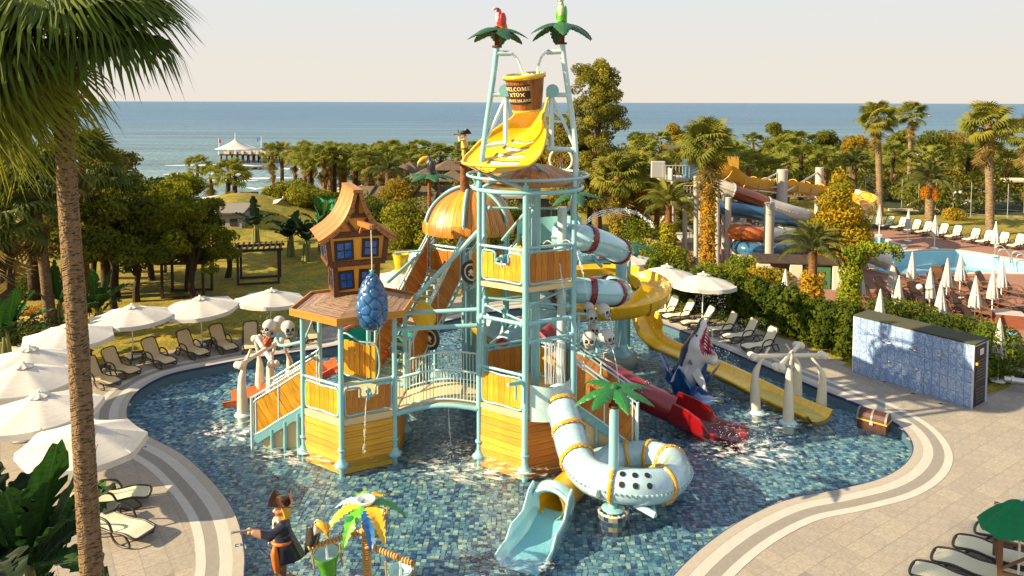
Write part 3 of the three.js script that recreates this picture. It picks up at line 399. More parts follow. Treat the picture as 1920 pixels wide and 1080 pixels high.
// --- the tall tower
const dF = -hexP(TC, 0, 0).z, yT1 = 1.78, yT2 = at(985, 540, dF).y, yRing = at(985, 362, dF).y;
{
  const t = thing('play_tower', 'tall pale blue hexagonal pipe tower with yellow plank panels under the tipping bucket', 'play tower');
  for (let k = 0; k < 6; k++) mesh('post', postGeo(hexP(TC, k, 0), -.45, k === 0 ? yRing + .25 : yRing + .1, k ? .085 : .1), M.blue, t);
  mesh('column', [rod(V(TC.x + .28, -.45, TC.z + .2), V(TC.x + .28, yRing + .2, TC.z + .2), .16, .16, 18)], M.blue, t);
  mesh('column', [rod(V(TC.x + 1.25, -.45, TC.z - .8), V(TC.x + 1.25, at(1060, 388, -TC.z + .8).y, TC.z - .8), .17, .17, 18)], M.pale, t);
  canopyLevel(t, TC, yT1, HR + .02, .16); canopyLevel(t, TC, yT2, HR + .02, .16);
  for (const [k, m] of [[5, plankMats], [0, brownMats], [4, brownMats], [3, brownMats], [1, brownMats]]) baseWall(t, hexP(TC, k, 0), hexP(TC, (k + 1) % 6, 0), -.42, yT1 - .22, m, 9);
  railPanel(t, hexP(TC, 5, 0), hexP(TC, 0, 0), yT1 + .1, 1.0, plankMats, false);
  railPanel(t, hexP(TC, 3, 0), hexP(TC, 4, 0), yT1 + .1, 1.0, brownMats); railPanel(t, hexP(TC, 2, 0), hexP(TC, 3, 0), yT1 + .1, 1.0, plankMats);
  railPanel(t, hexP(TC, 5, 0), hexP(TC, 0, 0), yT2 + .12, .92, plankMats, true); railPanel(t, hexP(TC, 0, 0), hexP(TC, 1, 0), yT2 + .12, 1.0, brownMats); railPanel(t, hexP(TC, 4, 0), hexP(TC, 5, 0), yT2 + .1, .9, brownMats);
  // corner cannon by the front post
  const fp = hexP(TC, 0, yT1 + 1.05); mesh('water_cannon', [rod(fp.clone().add(V(-.55, .1, .45)), fp.clone().add(V(-.1, .02, .05)), .06, .085), rod(fp.clone().add(V(-.3, -.5, .2)), fp.clone().add(V(-.3, .05, .2)), .04)], M.steel, t);
  // rings
  const circ = (y, r, rad) => pipe(Array.from({ length: 24 }, (_, i) => V(TC.x + r * Math.cos(i / 24 * 6.2832), y, TC.z + r * Math.sin(i / 24 * 6.2832))), rad, 72, 8, true);
  mesh('hoop', circ(yRing, HR + .05, .075), M.blue, t); mesh('hoop', circ(yRing + .42, HR + .25, .05), M.blue, t);
  mesh('hoop_support', [0, 1, 2, 3, 4, 5].map((k) => rod(hexP(TC, k, yRing - .05, HR + .02), hexP(TC, k, yRing + .5, HR + .26), .045)), M.blue, t);
  // braces
  const br = (k, y0, l, y1, r = .05) => { const a = hexP(TC, k, y0), b = hexP(TC, l, y1); mesh('brace', [rod(a, b, r), ball(r + .045, a.clone().lerp(b, .06)), ball(r + .045, a.clone().lerp(b, .94))], M.blue, t); };
  br(5, 4.72, 0, 4.72, .07); br(0, 4.75, 1, 4.75, .07); br(0, 4.15, 1, 4.15); br(5, 5.1, 4, 5.3, .04); br(4, 5.3, 2, 4.95, .035); br(5, 5.35, 1, 5.1, .04); br(0, 5.3, 2, 5.3, .04); br(4, 4.6, 0, 4.8, .04); br(2, 4.3, 3, 4.3, .05); br(3, 4.7, 4, 4.7, .05); br(1, 4.6, 2, 4.6, .05); br(0, 4.9, 3, 5.4, .03); br(4, 3.9, 5, 3.9, .05);
  br(4, 8.1, 2, 8.1, .04); br(0, 7.0, 0, 7.1, .05);
  // sloping pipes that tie the neighbours
  for (const [p, d0, q, d1, r] of [[[726, 530], 27.6, [798, 466], 29.6, .07], [[757, 582], 26.2, [896, 434], 26.4, .085], [[760, 587], 25.9, [896, 580], 25.4, .075], [[743, 617], 25.3, [896, 610], 25.4, .08], [[942, 450], 28, [982, 402], 26, .06]]) mesh('tie_pipe', rod(at(...p, d0), at(...q, d1), r, r, 12), M.blue, t);
  // bowed masts, cross arms and spouts
  const dm = -hexP(TC, 1, 0).z, mast = (pts, d = dm) => pipe(pts.map((p) => at(p[0], p[1], d)), .095, 40, 10);
  mesh('mast', mast([[898, 350], [905, 290], [912, 235], [920, 180], [927, 130], [932, 86]]), M.blue, t); mesh('mast', mast([[1079, 350], [1079, 280], [1074, 230], [1066, 175], [1059, 125], [1054, 80]]), M.pale, t);
  const arm = (a, b, r = .06) => mesh('mast_arm', rod(at(...a, dm), at(...b, dm), r, r, 10), M.pale, t);
  arm([919, 177], [956, 178], .08); arm([1024, 178], [1067, 178], .08); arm([949, 178], [948, 268], .09); arm([1034, 178], [1034, 280], .09); arm([947, 186], [909, 268]); arm([1036, 184], [1076, 272]); arm([906, 273], [950, 268], .08); arm([1026, 279], [1079, 281], .09);
  arm([1034, 205], [1058, 225], .05); arm([1034, 228], [1062, 228], .05);
  mesh('spout', rod(at(932, 100, dm), at(958, 100, dm), .09, .085, 12), M.pale, t); mesh('spout', rod(at(1055, 96, dm), at(1025, 98, dm), .09, .085, 12), M.pale, t);
  for (const x of [948, 1036]) { const p = at(x, 170, dm); mesh('bearing', alongY(new THREE.CylinderGeometry(.21, .21, .3, 18), p.clone().add(V(-.01, 0, .16)), p.clone().add(V(.01, 0, -.16))), M.steel, t); }
  // conical plank roof behind the scoop
  const rc = V(TC.x + .2, 0, TC.z - .2), rfm = brownMats; const rf = mesh('cone_roof', circ(yRing + .2, HR - .1, .05), M.roofWood, t);
  for (let i = 0; i < 26; i++) { const a0 = i / 26 * 6.2832, a1 = (i + .93) / 26 * 6.2832, r = HR - .05; mesh('plank', grid(3, 1, (u, w) => { const a = w ? a1 : a0, q = .06 + .94 * u / 3; return [V(rc.x + r * q * Math.cos(a), yRing + .78 - .6 * q * q, rc.z + r * q * Math.sin(a)), w * .3 + i * .17, u * .5]; }), pick([...rfm, M.roofWood]), rf); }
  // moulded wall round the white slide's mouth
  const f0 = hexP(TC, 0, 0), f1 = hexP(TC, 1, 0); mesh('slide_wall', grid(6, 14, (i, j) => { const s = .07 + .86 * j / 14, b = Math.sin(s * Math.PI), p = f0.clone().lerp(f1, s).add(V(.2 * b, 0, .42 * b)); p.y = 1.55 + (1.16 + .05 * Math.cos(s * 6)) * i / 6; return [p, s, i / 6]; }), M.pale, t);
  stairs(t, hexP(TC, 1, yT1), hexP(TC, 2, yT1), 2.1, 1.5, brownMats, { from: TC, h: 1.15 });
}
// ship's wheel above the cone roof
{
  const d = 27, c = at(1052, 300, d), t = thing('ship_wheel', 'wooden ship wheel with pale rim standing by the right bowed mast', 'ship wheel', c, R(-14));
  mesh('rim', new THREE.TorusGeometry(.42, .05, 10, 36), M.ivory, t); mesh('hub', new THREE.CylinderGeometry(.1, .1, .14, 14).rotateX(Math.PI / 2), M.barkWarm, t);
  for (let i = 0; i < 8; i++) { const a = i * Math.PI / 4; mesh('spoke', rod(V(0, 0, 0), V(Math.cos(a) * .54, Math.sin(a) * .54, 0), .025), M.barkWarm, t); }
  mesh('stand', [rod(V(0, -.95, -.1), V(0, 0, -.08), .06)], M.blue, t);
}
// --- tipping bucket
{
  const dm = -hexP(TC, 1, 0).z, c = at(986, 174, dm), t = thing('tipping_bucket', 'planked tipping bucket with yellow rim and a lettered sign high between the masts', 'bucket', c); t.rotation.set(R(8), R(-8), R(5.5));
  const H = 1.16, r0 = .47, r1 = .65, N = 18; t.userData.base = 'tipping_bucket';
  const sh = mesh('inner_shell', lathe([[0, -H / 2 + .05], [r0 - .06, -H / 2 + .05], [r1 - .07, H / 2]], 32), M.pale, t);
  const sm = [[.36, .125, .02], [.31, .10, .016], [.41, .15, .026]].map((q) => P(q, .45, { map: woodTex, clearcoat: .3 }));
  for (let i = 0; i < N; i++) { const a0 = i / N * 6.2832, a1 = (i + .94) / N * 6.2832; mesh('stave', grid(4, 3, (u, w) => { const a = a0 + (a1 - a0) * w / 3, r = r0 + (r1 - r0) * u / 4 + .006 * Math.sin(w / 3 * Math.PI); return [V(r * Math.cos(a), -H / 2 + H * u / 4, r * Math.sin(a)), w / 3 * .3 + i * .19, u / 4]; }), pick(sm), t); }
  mesh('rim', lathe([[r1 - .07, H / 2 - .02], [r1 + .05, H / 2 - .1], [r1 + .06, H / 2 + .04], [r1 - .05, H / 2 + .05], [r1 - .07, H / 2 - .02]], 36), M.lemon, t); mesh('base_ring', lathe([[r0 - .02, -H / 2 - .02], [r0 + .035, -H / 2 - .02], [r0 + .05, -H / 2 + .05], [r0, -H / 2 + .05]], 36), M.lemon, t);
  const cv = document.createElement('canvas'); cv.width = 512; cv.height = 340; const x = cv.getContext('2d'); x.fillStyle = '#2a160c'; x.fillRect(0, 0, 512, 340); x.fillStyle = '#ecd08a'; x.textAlign = 'center'; x.font = 'bold 96px serif'; x.fillText('WELCOME', 256, 100); x.fillText('TO', 256, 200); x.font = 'bold 66px serif'; x.fillText('PIRATE ISLAND', 256, 300); x.strokeStyle = '#ecd08a'; x.lineWidth = 13; for (const s of [-1, 1]) { x.beginPath(); x.moveTo(256 + s * 80, 140); x.lineTo(256 + s * 150, 205); x.moveTo(256 + s * 88, 200); x.lineTo(256 + s * 150, 140); x.stroke(); }
  const ct = new THREE.CanvasTexture(cv); ct.colorSpace = THREE.SRGBColorSpace;
  const a0 = R(90 + 72), a1 = R(90 - 22); mesh('sign', grid(4, 14, (u, w) => { const a = a0 + (a1 - a0) * w / 14, yy = -.30 + .62 * u / 4, r = r0 + (r1 - r0) * (yy + H / 2) / H + .03; return [V(r * Math.cos(a), yy, r * Math.sin(a)), w / 14, u / 4]; }), S([1, 1, 1], .6, { map: ct }), t);
}
// --- the yellow scoop under it
{
  const A = at(1016, 205, 25.9), B = at(914, 334, 23.0), dh = V(B.x - A.x, 0, B.z - A.z).normalize(), pr = V(-dh.z, 0, dh.x), cv = curve([A, A.clone().lerp(B, .22).add(V(0, -.34, 0)), A.clone().lerp(B, .55).add(V(0, -.26, 0)), A.clone().lerp(B, .85).add(V(0, -.12, 0)), B]);
  const t = thing('splash_scoop', 'large yellow dished scoop with slots sloping down below the tipping bucket', 'splash scoop'), rows = 60, cols = 32;
  const wid = (s) => (s < .25 ? .46 + .15 * s / .25 : .64 + .70 * Math.sin(Math.min(1, (s - .25) / .5) * Math.PI / 2)) * (s > .78 ? Math.sqrt(Math.max(.05, 1 - ((s - .78) / .235) ** 2)) : 1);
  const P0 = (s, u, off = 0) => { const p = cv.getPointAt(s), T = cv.getTangentAt(s), up = V().crossVectors(pr, T).normalize(); if (up.y < 0) up.negate(); const deep = s < .3 ? .55 : .55 - .25 * Math.min(1, (s - .3) / .4); return p.addScaledVector(pr, u * wid(s)).addScaledVector(up, deep * u * u * (1 - .5 * Math.max(0, s - .6)) + off + (s > .88 ? (s - .88) * 1.6 : 0)); };
  const slots = [[.40, .44], [.50, .55], [.61, .66], [.72, .78]], hole = (s, u) => Math.abs(u) < .46 && slots.some(([a, b]) => s > a && s < b);
  const shell = (off) => { const pos = [], uv = [], idx = []; for (let i = 0; i <= rows; i++) for (let j = 0; j <= cols; j++) { const p = P0(i / rows, j / cols * 2 - 1, off); pos.push(p.x, p.y, p.z); uv.push(j / cols, i / rows); } for (let i = 0; i < rows; i++) for (let j = 0; j < cols; j++) { if (hole((i + .5) / rows, (j + .5) / cols * 2 - 1)) continue; const a = i * (cols + 1) + j; idx.push(a, a + cols + 1, a + 1, a + 1, a + cols + 1, a + cols + 2); } const g = new THREE.BufferGeometry(); g.setAttribute('position', new THREE.Float32BufferAttribute(pos, 3)); g.setAttribute('uv', new THREE.Float32BufferAttribute(uv, 2)); g.setIndex(idx); g.computeVertexNormals(); return g; };
  mesh('shell', [shell(0), shell(-.05)], M.yellow, t);
  const lip = []; for (let i = 0; i <= 40; i++) lip.push(P0(i / 40, -1)); for (let i = 40; i >= 0; i--) lip.push(P0(i / 40, 1)); mesh('lip', pipe(lip, .05, 200, 8, false), M.lemon, t);
  for (const [a, b] of slots) mesh('slat', [grid(2, 4, (i, j) => [P0(a + (b - a) * (i / 2), (j / 4 * 2 - 1) * .47, -.045 - .03 * i)])], M.white, t);
  const hg = []; for (const s of [.86, .92]) for (let u = -3; u <= 3; u++) { const p = P0(s, u / 4.2 + (s > .9 ? .08 : 0), .004); hg.push(put(new THREE.SphereGeometry(.028, 8, 6), p, [0, 0, 0], [1, .3, 1])); } mesh('drain_holes', hg, M.black, t);
  mesh('support', [rod(P0(.5, -.5, -.06), V(TC.x - .9, yRing, TC.z), .05), rod(P0(.9, -.4, -.06), hexP(TC, 5, yRing), .05), rod(P0(.9, .5, -.06), hexP(TC, 0, yRing + .1), .06), rod(P0(.5, .5, -.06), hexP(TC, 1, yRing), .05)], M.blue, t);
}
// --- domed pavilion behind
{
  const t = thing('domed_pavilion', 'domed orange plank pavilion with pale ribs behind and left of the tall tower', 'pavilion'), yR = at(872, 412, -PC.z).y, yA = at(866, 352, -PC.z).y, r0 = 84 / 1380 * -PC.z, yD = 4.95;
  for (let k = 0; k < 6; k++) mesh('post', postGeo(hexP(PC, k, 0), -.45, yR + .05, .08), M.blue, t);
  mesh('column', rod(V(PC.x + .1, -.45, PC.z + .2), V(PC.x + .1, yR + .4, PC.z + .2), .24, .24, 18), M.blue, t);
  canopyLevel(t, PC, yD, HR + .02);
  const dome = mesh('dome', lathe([[.12, yA + .04], [.02, yA + .1], [0, yA + .1]], 16).translate(PC.x, 0, PC.z), M.blue, t), N = 30, H = yA - yR, m2 = [...brownMats, brownMats[2], plankMats[3]];
  for (let i = 0; i < N; i++) { const a0 = i / N * 6.2832, a1 = (i + .95) / N * 6.2832; mesh('plank', grid(9, 2, (u, w) => { const a = a0 + (a1 - a0) * w / 2, s = u / 9, th = s * 1.42, r = u === 9 ? r0 : r0 * .985 * Math.sin(th) / Math.sin(1.42), y = yR + H * (Math.cos(th) - Math.cos(1.42)) / (1 - Math.cos(1.42)); return [V(PC.x + r * Math.cos(a), y, PC.z + r * Math.sin(a)), w * .15 + i * .21, s]; }), pick(m2), dome);
    mesh('plank', grid(2, 2, (u, w) => { const a = a0 + (a1 - a0) * w / 2, r = r0 + [.0, .08, .05][u]; return [V(PC.x + r * Math.cos(a), yR + .02 - .24 * u, PC.z + r * Math.sin(a)), w * .15 + i * .3, u * .3]; }), pick(m2), dome); }
  for (let k = 0; k < 6; k++) mesh('rib', pipe(Array.from({ length: 10 }, (_, u) => { const th = u / 9 * 1.42, r = (r0 + .04) * Math.sin(th) / Math.sin(1.42); return V(PC.x + r * Math.cos(hexA(k)), yR + H * (Math.cos(th) - Math.cos(1.42)) / (1 - Math.cos(1.42)) + .05, PC.z - r * Math.sin(hexA(k))); }), .07, 30, 8), M.blue, t);
  for (const [k, m] of [[5, brownMats], [4, plankMats], [0, brownMats]]) railPanel(t, hexP(PC, k, 0), hexP(PC, (k + 1) % 6, 0), yD + .06, .9, m);
  // flights: up from the left platform, and on to the tall tower
  const e0 = hexP(PC, 5, yD), e1 = hexP(PC, 0, yD); const dir = HC.clone().sub(PC).setY(0); stairs(t, e0, e1, 3.0, 3.4, brownMats, { dir, open: true, h: 1.0 });
  const u0 = hexP(TC, 3, yT2), u1 = hexP(TC, 4, yT2); stairs(t, u0, u1, 1.5, yT2 - yD, plankMats, { dir: PC.clone().sub(TC).setY(0), open: true, h: .95 });
  const sd = [[at(885, 510, 27.4), 'black shield with pale rings on the upper stair'], [at(806, 634, 27.2), 'dark round shield on the lower stair']];
  for (const [p, l] of sd) { const m = mesh('shield', [lathe([[0, .05], [.16, .05], [.18, .09], [.22, .03], [.36, .03], [.38, .1], [.44, .1], [.46, 0]], 30).rotateX(Math.PI / 2)], S([.035, .03, .028], .5), t, l); m.position.copy(p); m.rotation.y = R(-30); const k = mesh('emblem', [lathe([[.26, .04], [.33, .04]], 24).rotateX(Math.PI / 2), ball(.09, V(0, .02, .06), [1, 1.1, .4]), box(.3, .05, .03, V(0, -.06, .06), [0, 0, .6]), box(.3, .05, .03, V(0, -.06, .06), [0, 0, -.6])], M.ivory, m); }
  const yd = mesh('disc', lathe([[0, .06], [.42, .05], [.5, 0], [.42, -.05], [0, -.06]], 30).rotateX(Math.PI / 2), M.lemon, t); yd.position.copy(at(795, 592, 26.6)); yd.rotation.y = R(-20);
  mesh('side_arm', [rod(at(740, 474, 29), at(790, 470, 29), .04), rod(at(742, 474, 29), at(742, 495, 29), .04)], M.blue, t); mesh('side_basket', lathe([[.2, -.4], [.34, .35], [.3, .35], [.17, -.36]], 18).applyMatrix4(M4(at(752, 492, 29))), M.lemon, t);
}
// ---------------------------------------------------------------- slides
const spray = P([.86, .90, .92], .25, { transmission: .5, thickness: 0 });
function tubeSlide(t, cv, n, r, mats, flanges, flangeMat, wF = .07, tF = .07) {   // split between flanges into shell sections
  const cuts = [0, ...flanges, 1];
  for (let i = 0; i < cuts.length - 1; i++) { const a = cuts[i], b = cuts[i + 1]; if (b - a < .004) continue; const sub = { getLength: () => cv.getLength() * (b - a), getPointAt: (s) => cv.getPointAt(a + (b - a) * s), getTangentAt: (s) => cv.getTangentAt(a + (b - a) * s) };
    const m = Array.isArray(mats) ? mats[i % mats.length] : mats; mesh('tube_section', sweep(sub, Math.max(6, Math.round(n * (b - a))), () => circle(r, 26)), m, t);
    const seam = []; for (let k = 0; k <= 14; k++) { const s = a + (b - a) * k / 14, p = cv.getPointAt(s), T = cv.getTangentAt(s), sd = V().crossVectors(T, UPV).normalize(), up = V().crossVectors(sd, T).normalize(); for (const sg of [-1, 1]) { const q = p.clone().addScaledVector(sd, sg * (r + .025)); seam.push(box(.05, .05, .05, q)); } } if (r > .4) tag(mesh('seam_bolts', seam, m, t), null, null, null, 'stuff'); }
  for (const s of flanges) { const f = mesh('flange', ringAt(cv.getPointAt(s), cv.getTangentAt(s), r - .02, wF, tF), flangeMat, t); if (r > .4) { const T = cv.getTangentAt(s), p = cv.getPointAt(s), e1 = V().crossVectors(T, UPV).normalize(), e2 = V().crossVectors(e1, T); const bl = []; for (let k = 0; k < 20; k++) { const a = k / 20 * 6.2832; bl.push(ball(.022, p.clone().addScaledVector(e1, Math.cos(a) * (r + tF * .55)).addScaledVector(e2, Math.sin(a) * (r + tF * .55)).addScaledVector(T, wF + .004), 1, 6, 4), ball(.022, p.clone().addScaledVector(e1, Math.cos(a) * (r + tF * .55)).addScaledVector(e2, Math.sin(a) * (r + tF * .55)).addScaledVector(T, -wF - .004), 1, 6, 4)); } tag(mesh('bolts', bl, flangeMat === M.maroon ? flangeMat : M.metal, f), null, null, null, 'stuff'); } }
}
{ // white tube slide in the foreground
  const t = thing('tube_slide', 'white enclosed tube slide with yellow flange rings curling round the front palm post', 'tube slide');
  const pts = [at(1046, 742, 24.0), at(1052, 762, 23.5), at(1066, 806, 22.9), at(1082, 860, 22.0), at(1108, 893, 21.2), at(1150, 907, 20.75), at(1198, 913, 20.65), at(1240, 908, 21.0), at(1265, 888, 21.9), at(1258, 868, 22.9), at(1222, 857, 23.6), at(1176, 858, 23.9), at(1130, 868, 23.7), at(1100, 890, 23.0)];
  const cv = curve(pts), fl = []; const near = (p) => { let b = 0, bd = 1e9; for (let i = 0; i <= 400; i++) { const d = cv.getPointAt(i / 400).distanceTo(p); if (d < bd) { bd = d; b = i / 400; } } return b; };
  for (const k of [1, 2, 3, 5, 7, 9, 10, 11]) fl.push(near(pts[k]));
  tubeSlide(t, cv, 110, .50, P([.40, .60, .69], .32, { map: stainTex, clearcoat: .6, clearcoatRoughness: .14, roughnessMap: roughTex }), fl, M.amber, .055, .085);
  // port holes in the low bend
  const hl = []; for (const [s0, k0] of [[fl[3], 1], [fl[5], 1]]) for (let r = 0; r < 2; r++) for (let k = 0; k < 3; k++) { const s = s0 + .022 + k * .026, p = cv.getPointAt(s), T = cv.getTangentAt(s), e1 = V().crossVectors(T, UPV).normalize(), e2 = V().crossVectors(e1, T), a = R(30 + r * 34), n = e1.clone().multiplyScalar(Math.cos(a)).addScaledVector(e2, Math.sin(a)); hl.push(alongY(new THREE.CylinderGeometry(.085, .085, .02, 16), p.clone().addScaledVector(n, .495), p.clone().addScaledVector(n, .512))); }
  for (const h of hl) mesh('port_hole', h, M.black, t);
  mesh('under_beam', rod(at(1108, 920, 20.6), at(1122, 925, 20.4), .12), M.pale, t); mesh('under_beam', [rod(at(1190, 945, 20.5), at(1228, 966, 20.2), .1), rod(at(1227, 966, 20.2), at(1222, 945, 20.8), .08)], M.pale, t);
  const y = curve([pts[13], at(1078, 905, 22.1), at(1030, 946, 20.9)]); mesh('yellow_section', sweep(y, 24, () => circle(.46, 26)), M.amber, t);
}
{ // its open run-out
  const t = thing('slide_exit', 'pale blue open run-out chute at the foot of the white tube slide', 'slide run-out'), a = at(1038, 940, 21.1), b = gp(972, 1052, -.08), cv = curve([a, a.clone().lerp(b, .35).add(V(0, -.14, 0)), b.clone().add(V(0, .04, 0)).lerp(a, .16), b]);
  const prof = (s) => { const h = s < .12 ? .95 : s < .3 ? .95 - .30 * (s - .12) / .18 : s < .62 ? .65 - .05 * s : s < .74 ? .62 - .3 * (s - .62) / .12 : .32, w = .56 + .1 * s; return [[-w - .07, h - .42], [-w - .05, h - .36], [-w, h - .38], [-w + .02, -.1], [-w + .16, -.34], [-.2, -.42], [.2, -.42], [w - .16, -.34], [w - .02, -.1], [w, h - .38], [w + .05, h - .36], [w + .07, h - .42]]; };
  const bed = P([.24, .54, .62], .3, { clearcoat: .4, bumpMap: roughTex, bumpScale: .01 }), exitM = P([.42, .66, .70], .3, { clearcoat: .7, roughnessMap: roughTex }); mesh('trough', sweep(cv, 44, prof), exitM, t);
  mesh('outer_wall', sweep(cv, 44, (s) => { const q = prof(s); return [q[0], [q[0][0] + .02, -.3], [q[4][0], -.48], [q[7][0], -.48], [q[11][0] - .02, -.3], q[11]]; }), exitM, t);
  mesh('bed_water', sweep(cv, 30, (s) => { const w = .48 + .1 * s; return [[-w, -.30], [0, -.325], [w, -.30]]; }), bed, t);
  const T = cv.getTangentAt(0); mesh('collar', [ringAt(a.clone().addScaledVector(T, .02), T, .46, .16, .17), ringAt(a.clone().addScaledVector(T, .2), T, .54, .05, .1)], exitM, t);
}
{ // yellow open spiral
  const t = thing('spiral_slide', 'broad yellow open spiral slide with a straight run into the water', 'spiral slide'), c = gp(1163, 668).add(V(-.45, 0, .2)), r = 2.05, pts = [];
  pts.push(V(-2.4, 3.7, -31.4), V(-.2, 3.3, -32.4), V(2.2, 3.25, -35.2));
  const y0 = 3.2; for (let i = 0; i <= 12; i++) { const a = R(80 - i * 33), s = i / 12; pts.push(V(c.x + r * Math.cos(a), y0 - 1.75 * s, c.z - .3 - r * Math.sin(a) * 1.0)); }
  const e = gp(1538, 790, -.1); const run = [at(1222, 640, 34.4), at(1290, 676, 32.6), at(1370, 712, 30.8), at(1450, 752, 29.2), e];
  const cv = curve([...pts, ...run]), L = cv.getLength();
  const pr = (s) => { const w = .62, h = s > .72 ? .30 : .62; return [[-w - .1, h - .06], [-w - .08, h + .02], [-w, h], [-w + .03, .25], [-w + .2, .06], [-.2, 0], [.2, 0], [w - .2, .06], [w - .03, .25], [w, h], [w + .08, h + .02], [w + .1, h - .06], [w + .03, .2], [w - .15, -.02], [.2, -.07], [-.2, -.07], [-w + .15, -.02], [-w - .03, .2], [-w - .1, h - .06]]; };
  const N = 12; for (let i = 0; i < N; i++) { const a = i / N, b = (i + 1) / N; const sub = { getLength: () => L / N, getPointAt: (s) => cv.getPointAt(a + (b - a) * s), getTangentAt: (s) => cv.getTangentAt(a + (b - a) * s) }; mesh('trough_section', sweep(sub, 22, (s) => pr(a + (b - a) * s)), M.yellow, t); if (i) { const q = pr(a).slice(12, 19).map(([x, y]) => [x * 1.03, y - .03]); const T = cv.getTangentAt(a), p = cv.getPointAt(a); const sd = V().crossVectors(T, UPV).normalize(), up = V().crossVectors(sd, T).normalize(); mesh('joint', pipe(q.map(([x, y]) => p.clone().addScaledVector(sd, x).addScaledVector(up, y)), .035, 24, 6), M.amber, t); } }
  const cb = gp(1163, 668); mesh('column', [rod(V(cb.x, 0, cb.z), V(cb.x, at(1163, 475, -cb.z).y, cb.z), .27, .27, 20), lathe([[.62, .0], [.62, .1], [.4, .2], [.28, .5]], 22).translate(cb.x, .12, cb.z)], M.blue, t); mesh('plinth', lathe([[0, -.45], [.78, -.45], [.78, .14], [0, .14]], 26).translate(cb.x, 0, cb.z), M.concrete, t);
  mesh('support_arm', [rod(V(cb.x, 1.3, cb.z), V(c.x, 1.1, c.z + r * .95), .08), rod(V(cb.x, 1.9, cb.z), V(c.x - r * .9, 1.7, c.z), .08)], M.blue, t);
}
{ // pale blue tube with maroon flanges
  const t = thing('tube_slide', 'pale blue tube slide with maroon flange rings coiling right of the tall tower', 'tube slide');
  const pts = [at(1040, 440, 26.6), at(1092, 446, 26.3), at(1128, 456, 26.8), at(1158, 470, 27.8), at(1162, 474, 29.1), at(1138, 472, 30.0), at(1088, 474, 30.1), at(1036, 492, 29.3), at(1012, 520, 28.0), at(1048, 539, 26.9), at(1108, 546, 26.7), at(1150, 549, 27.4), at(1162, 546, 28.7), at(1140, 538, 29.8), at(1090, 544, 30.2), at(1040, 570, 30.0), at(985, 615, 29.6), at(930, 662, 28.9)], cv = curve(pts);
  const near = (p) => { let b = 0, bd = 1e9; for (let i = 0; i <= 400; i++) { const d = cv.getPointAt(i / 400).distanceTo(p); if (d < bd) { bd = d; b = i / 400; } } return b; };
  tubeSlide(t, cv, 160, .47, P([.34, .58, .66], .3, { clearcoat: .8, roughnessMap: roughTex }), [1, 3, 5, 7, 9, 10, 11, 13, 15].map((k) => near(pts[k]) + (k === 1 ? .012 : 0)), M.maroon, .11, .075);
  const d = 27.2, wc = at(1030, 432, d); mesh('entry_wall', grid(8, 18, (i, j) => { const a = R(15 + 150 * j / 18); return [V(wc.x + 1.25 * Math.cos(a), at(1030, 462, d).y + (1.15 - .25 * (j / 18)) * i / 8, wc.z - .9 * Math.sin(a) + .3)]; }), P([.24, .56, .56], .3, { clearcoat: .6 }), t);
  mesh('bracket', [rod(at(1085, 492, 27), at(1140, 488, 27.6), .09), rod(at(1110, 480, 27), at(1128, 500, 27.2), .07)], M.steel, t);
}
{ // red slide
  const t = thing('water_slide', 'dark red enclosed water slide with a flared open mouth at the water', 'water slide'), pts = [at(1000, 664, 28.4), at(1080, 682, 28.4), at(1160, 714, 28.0), at(1215, 746, 27.4), at(1264, 768, 27.0)], cv = curve(pts), e = gp(1400, 818, -.1);
  tubeSlide(t, cv, 60, .52, M.red, [.42, .78], M.red, .06, .06);
  const ex = curve([at(1260, 766, 27.0), at(1300, 784, 26.7), at(1355, 806, 26.2), e]); const pr = (s) => { const h = s < .2 ? .5 : s < .42 ? .5 - .1 * (s - .2) / .22 : s < .55 ? .4 - .32 * (s - .42) / .13 : .06, w = .52 + .12 * Math.sin(Math.min(1, s * 1.3) * 2.2); return [[-w - .08, h - .06], [-w - .05, h], [-w, h - .03], [-w + .02, -.15], [-w + .22, -.38], [0, -.45], [w - .22, -.38], [w - .02, -.15], [w, h - .03], [w + .05, h], [w + .08, h - .06]]; };
  mesh('mouth', sweep(ex, 50, pr), M.red, t); mesh('mouth_shell', sweep(ex, 50, (s) => { const q = pr(s); return [q[0], [q[0][0] + .03, -.2], [q[4][0], -.46], [0, -.52], [q[6][0], -.46], [q[10][0] - .03, -.2], q[10]]; }), M.red, t);
  for (const [x, y, d] of [[1225, 772, 27.3], [1120, 712, 28.2]]) mesh('support', rod(at(x, y, d), at(x, y, d).setY(-.45), .08), M.steel, t);
}
{ // white chute seen through the tower legs, with a striped ball
  const t = thing('water_slide', 'white and yellow straight chute half hidden behind the tower legs', 'water slide'), cv = curve([at(880, 600, 31), at(930, 640, 30), at(985, 672, 29), gp(1040, 700, -.1)]);
  mesh('trough', sweep(cv, 24, () => [[-.6, .4], [-.55, .42], [-.45, .08], [0, 0], [.45, .08], [.55, .42], [.6, .4]]), M.pale, t); mesh('outer_wall', sweep(cv, 24, () => [[-.62, .38], [-.5, .02], [0, -.06], [.5, .02], [.62, .38]]), M.yellow, t);
  const b = thing('striped_ball', 'red and white striped ball on the chute behind the tower legs', 'ball', at(942, 648, 27.6)); const bg = new THREE.SphereGeometry(.3, 32, 20); mesh('shell', tint(bg, (v) => Math.abs(v.y) < .06 ? [.8, .7, .5] : [.38, .02, .02]), P([1, 1, 1], .3, { vertexColors: true }), b);
}
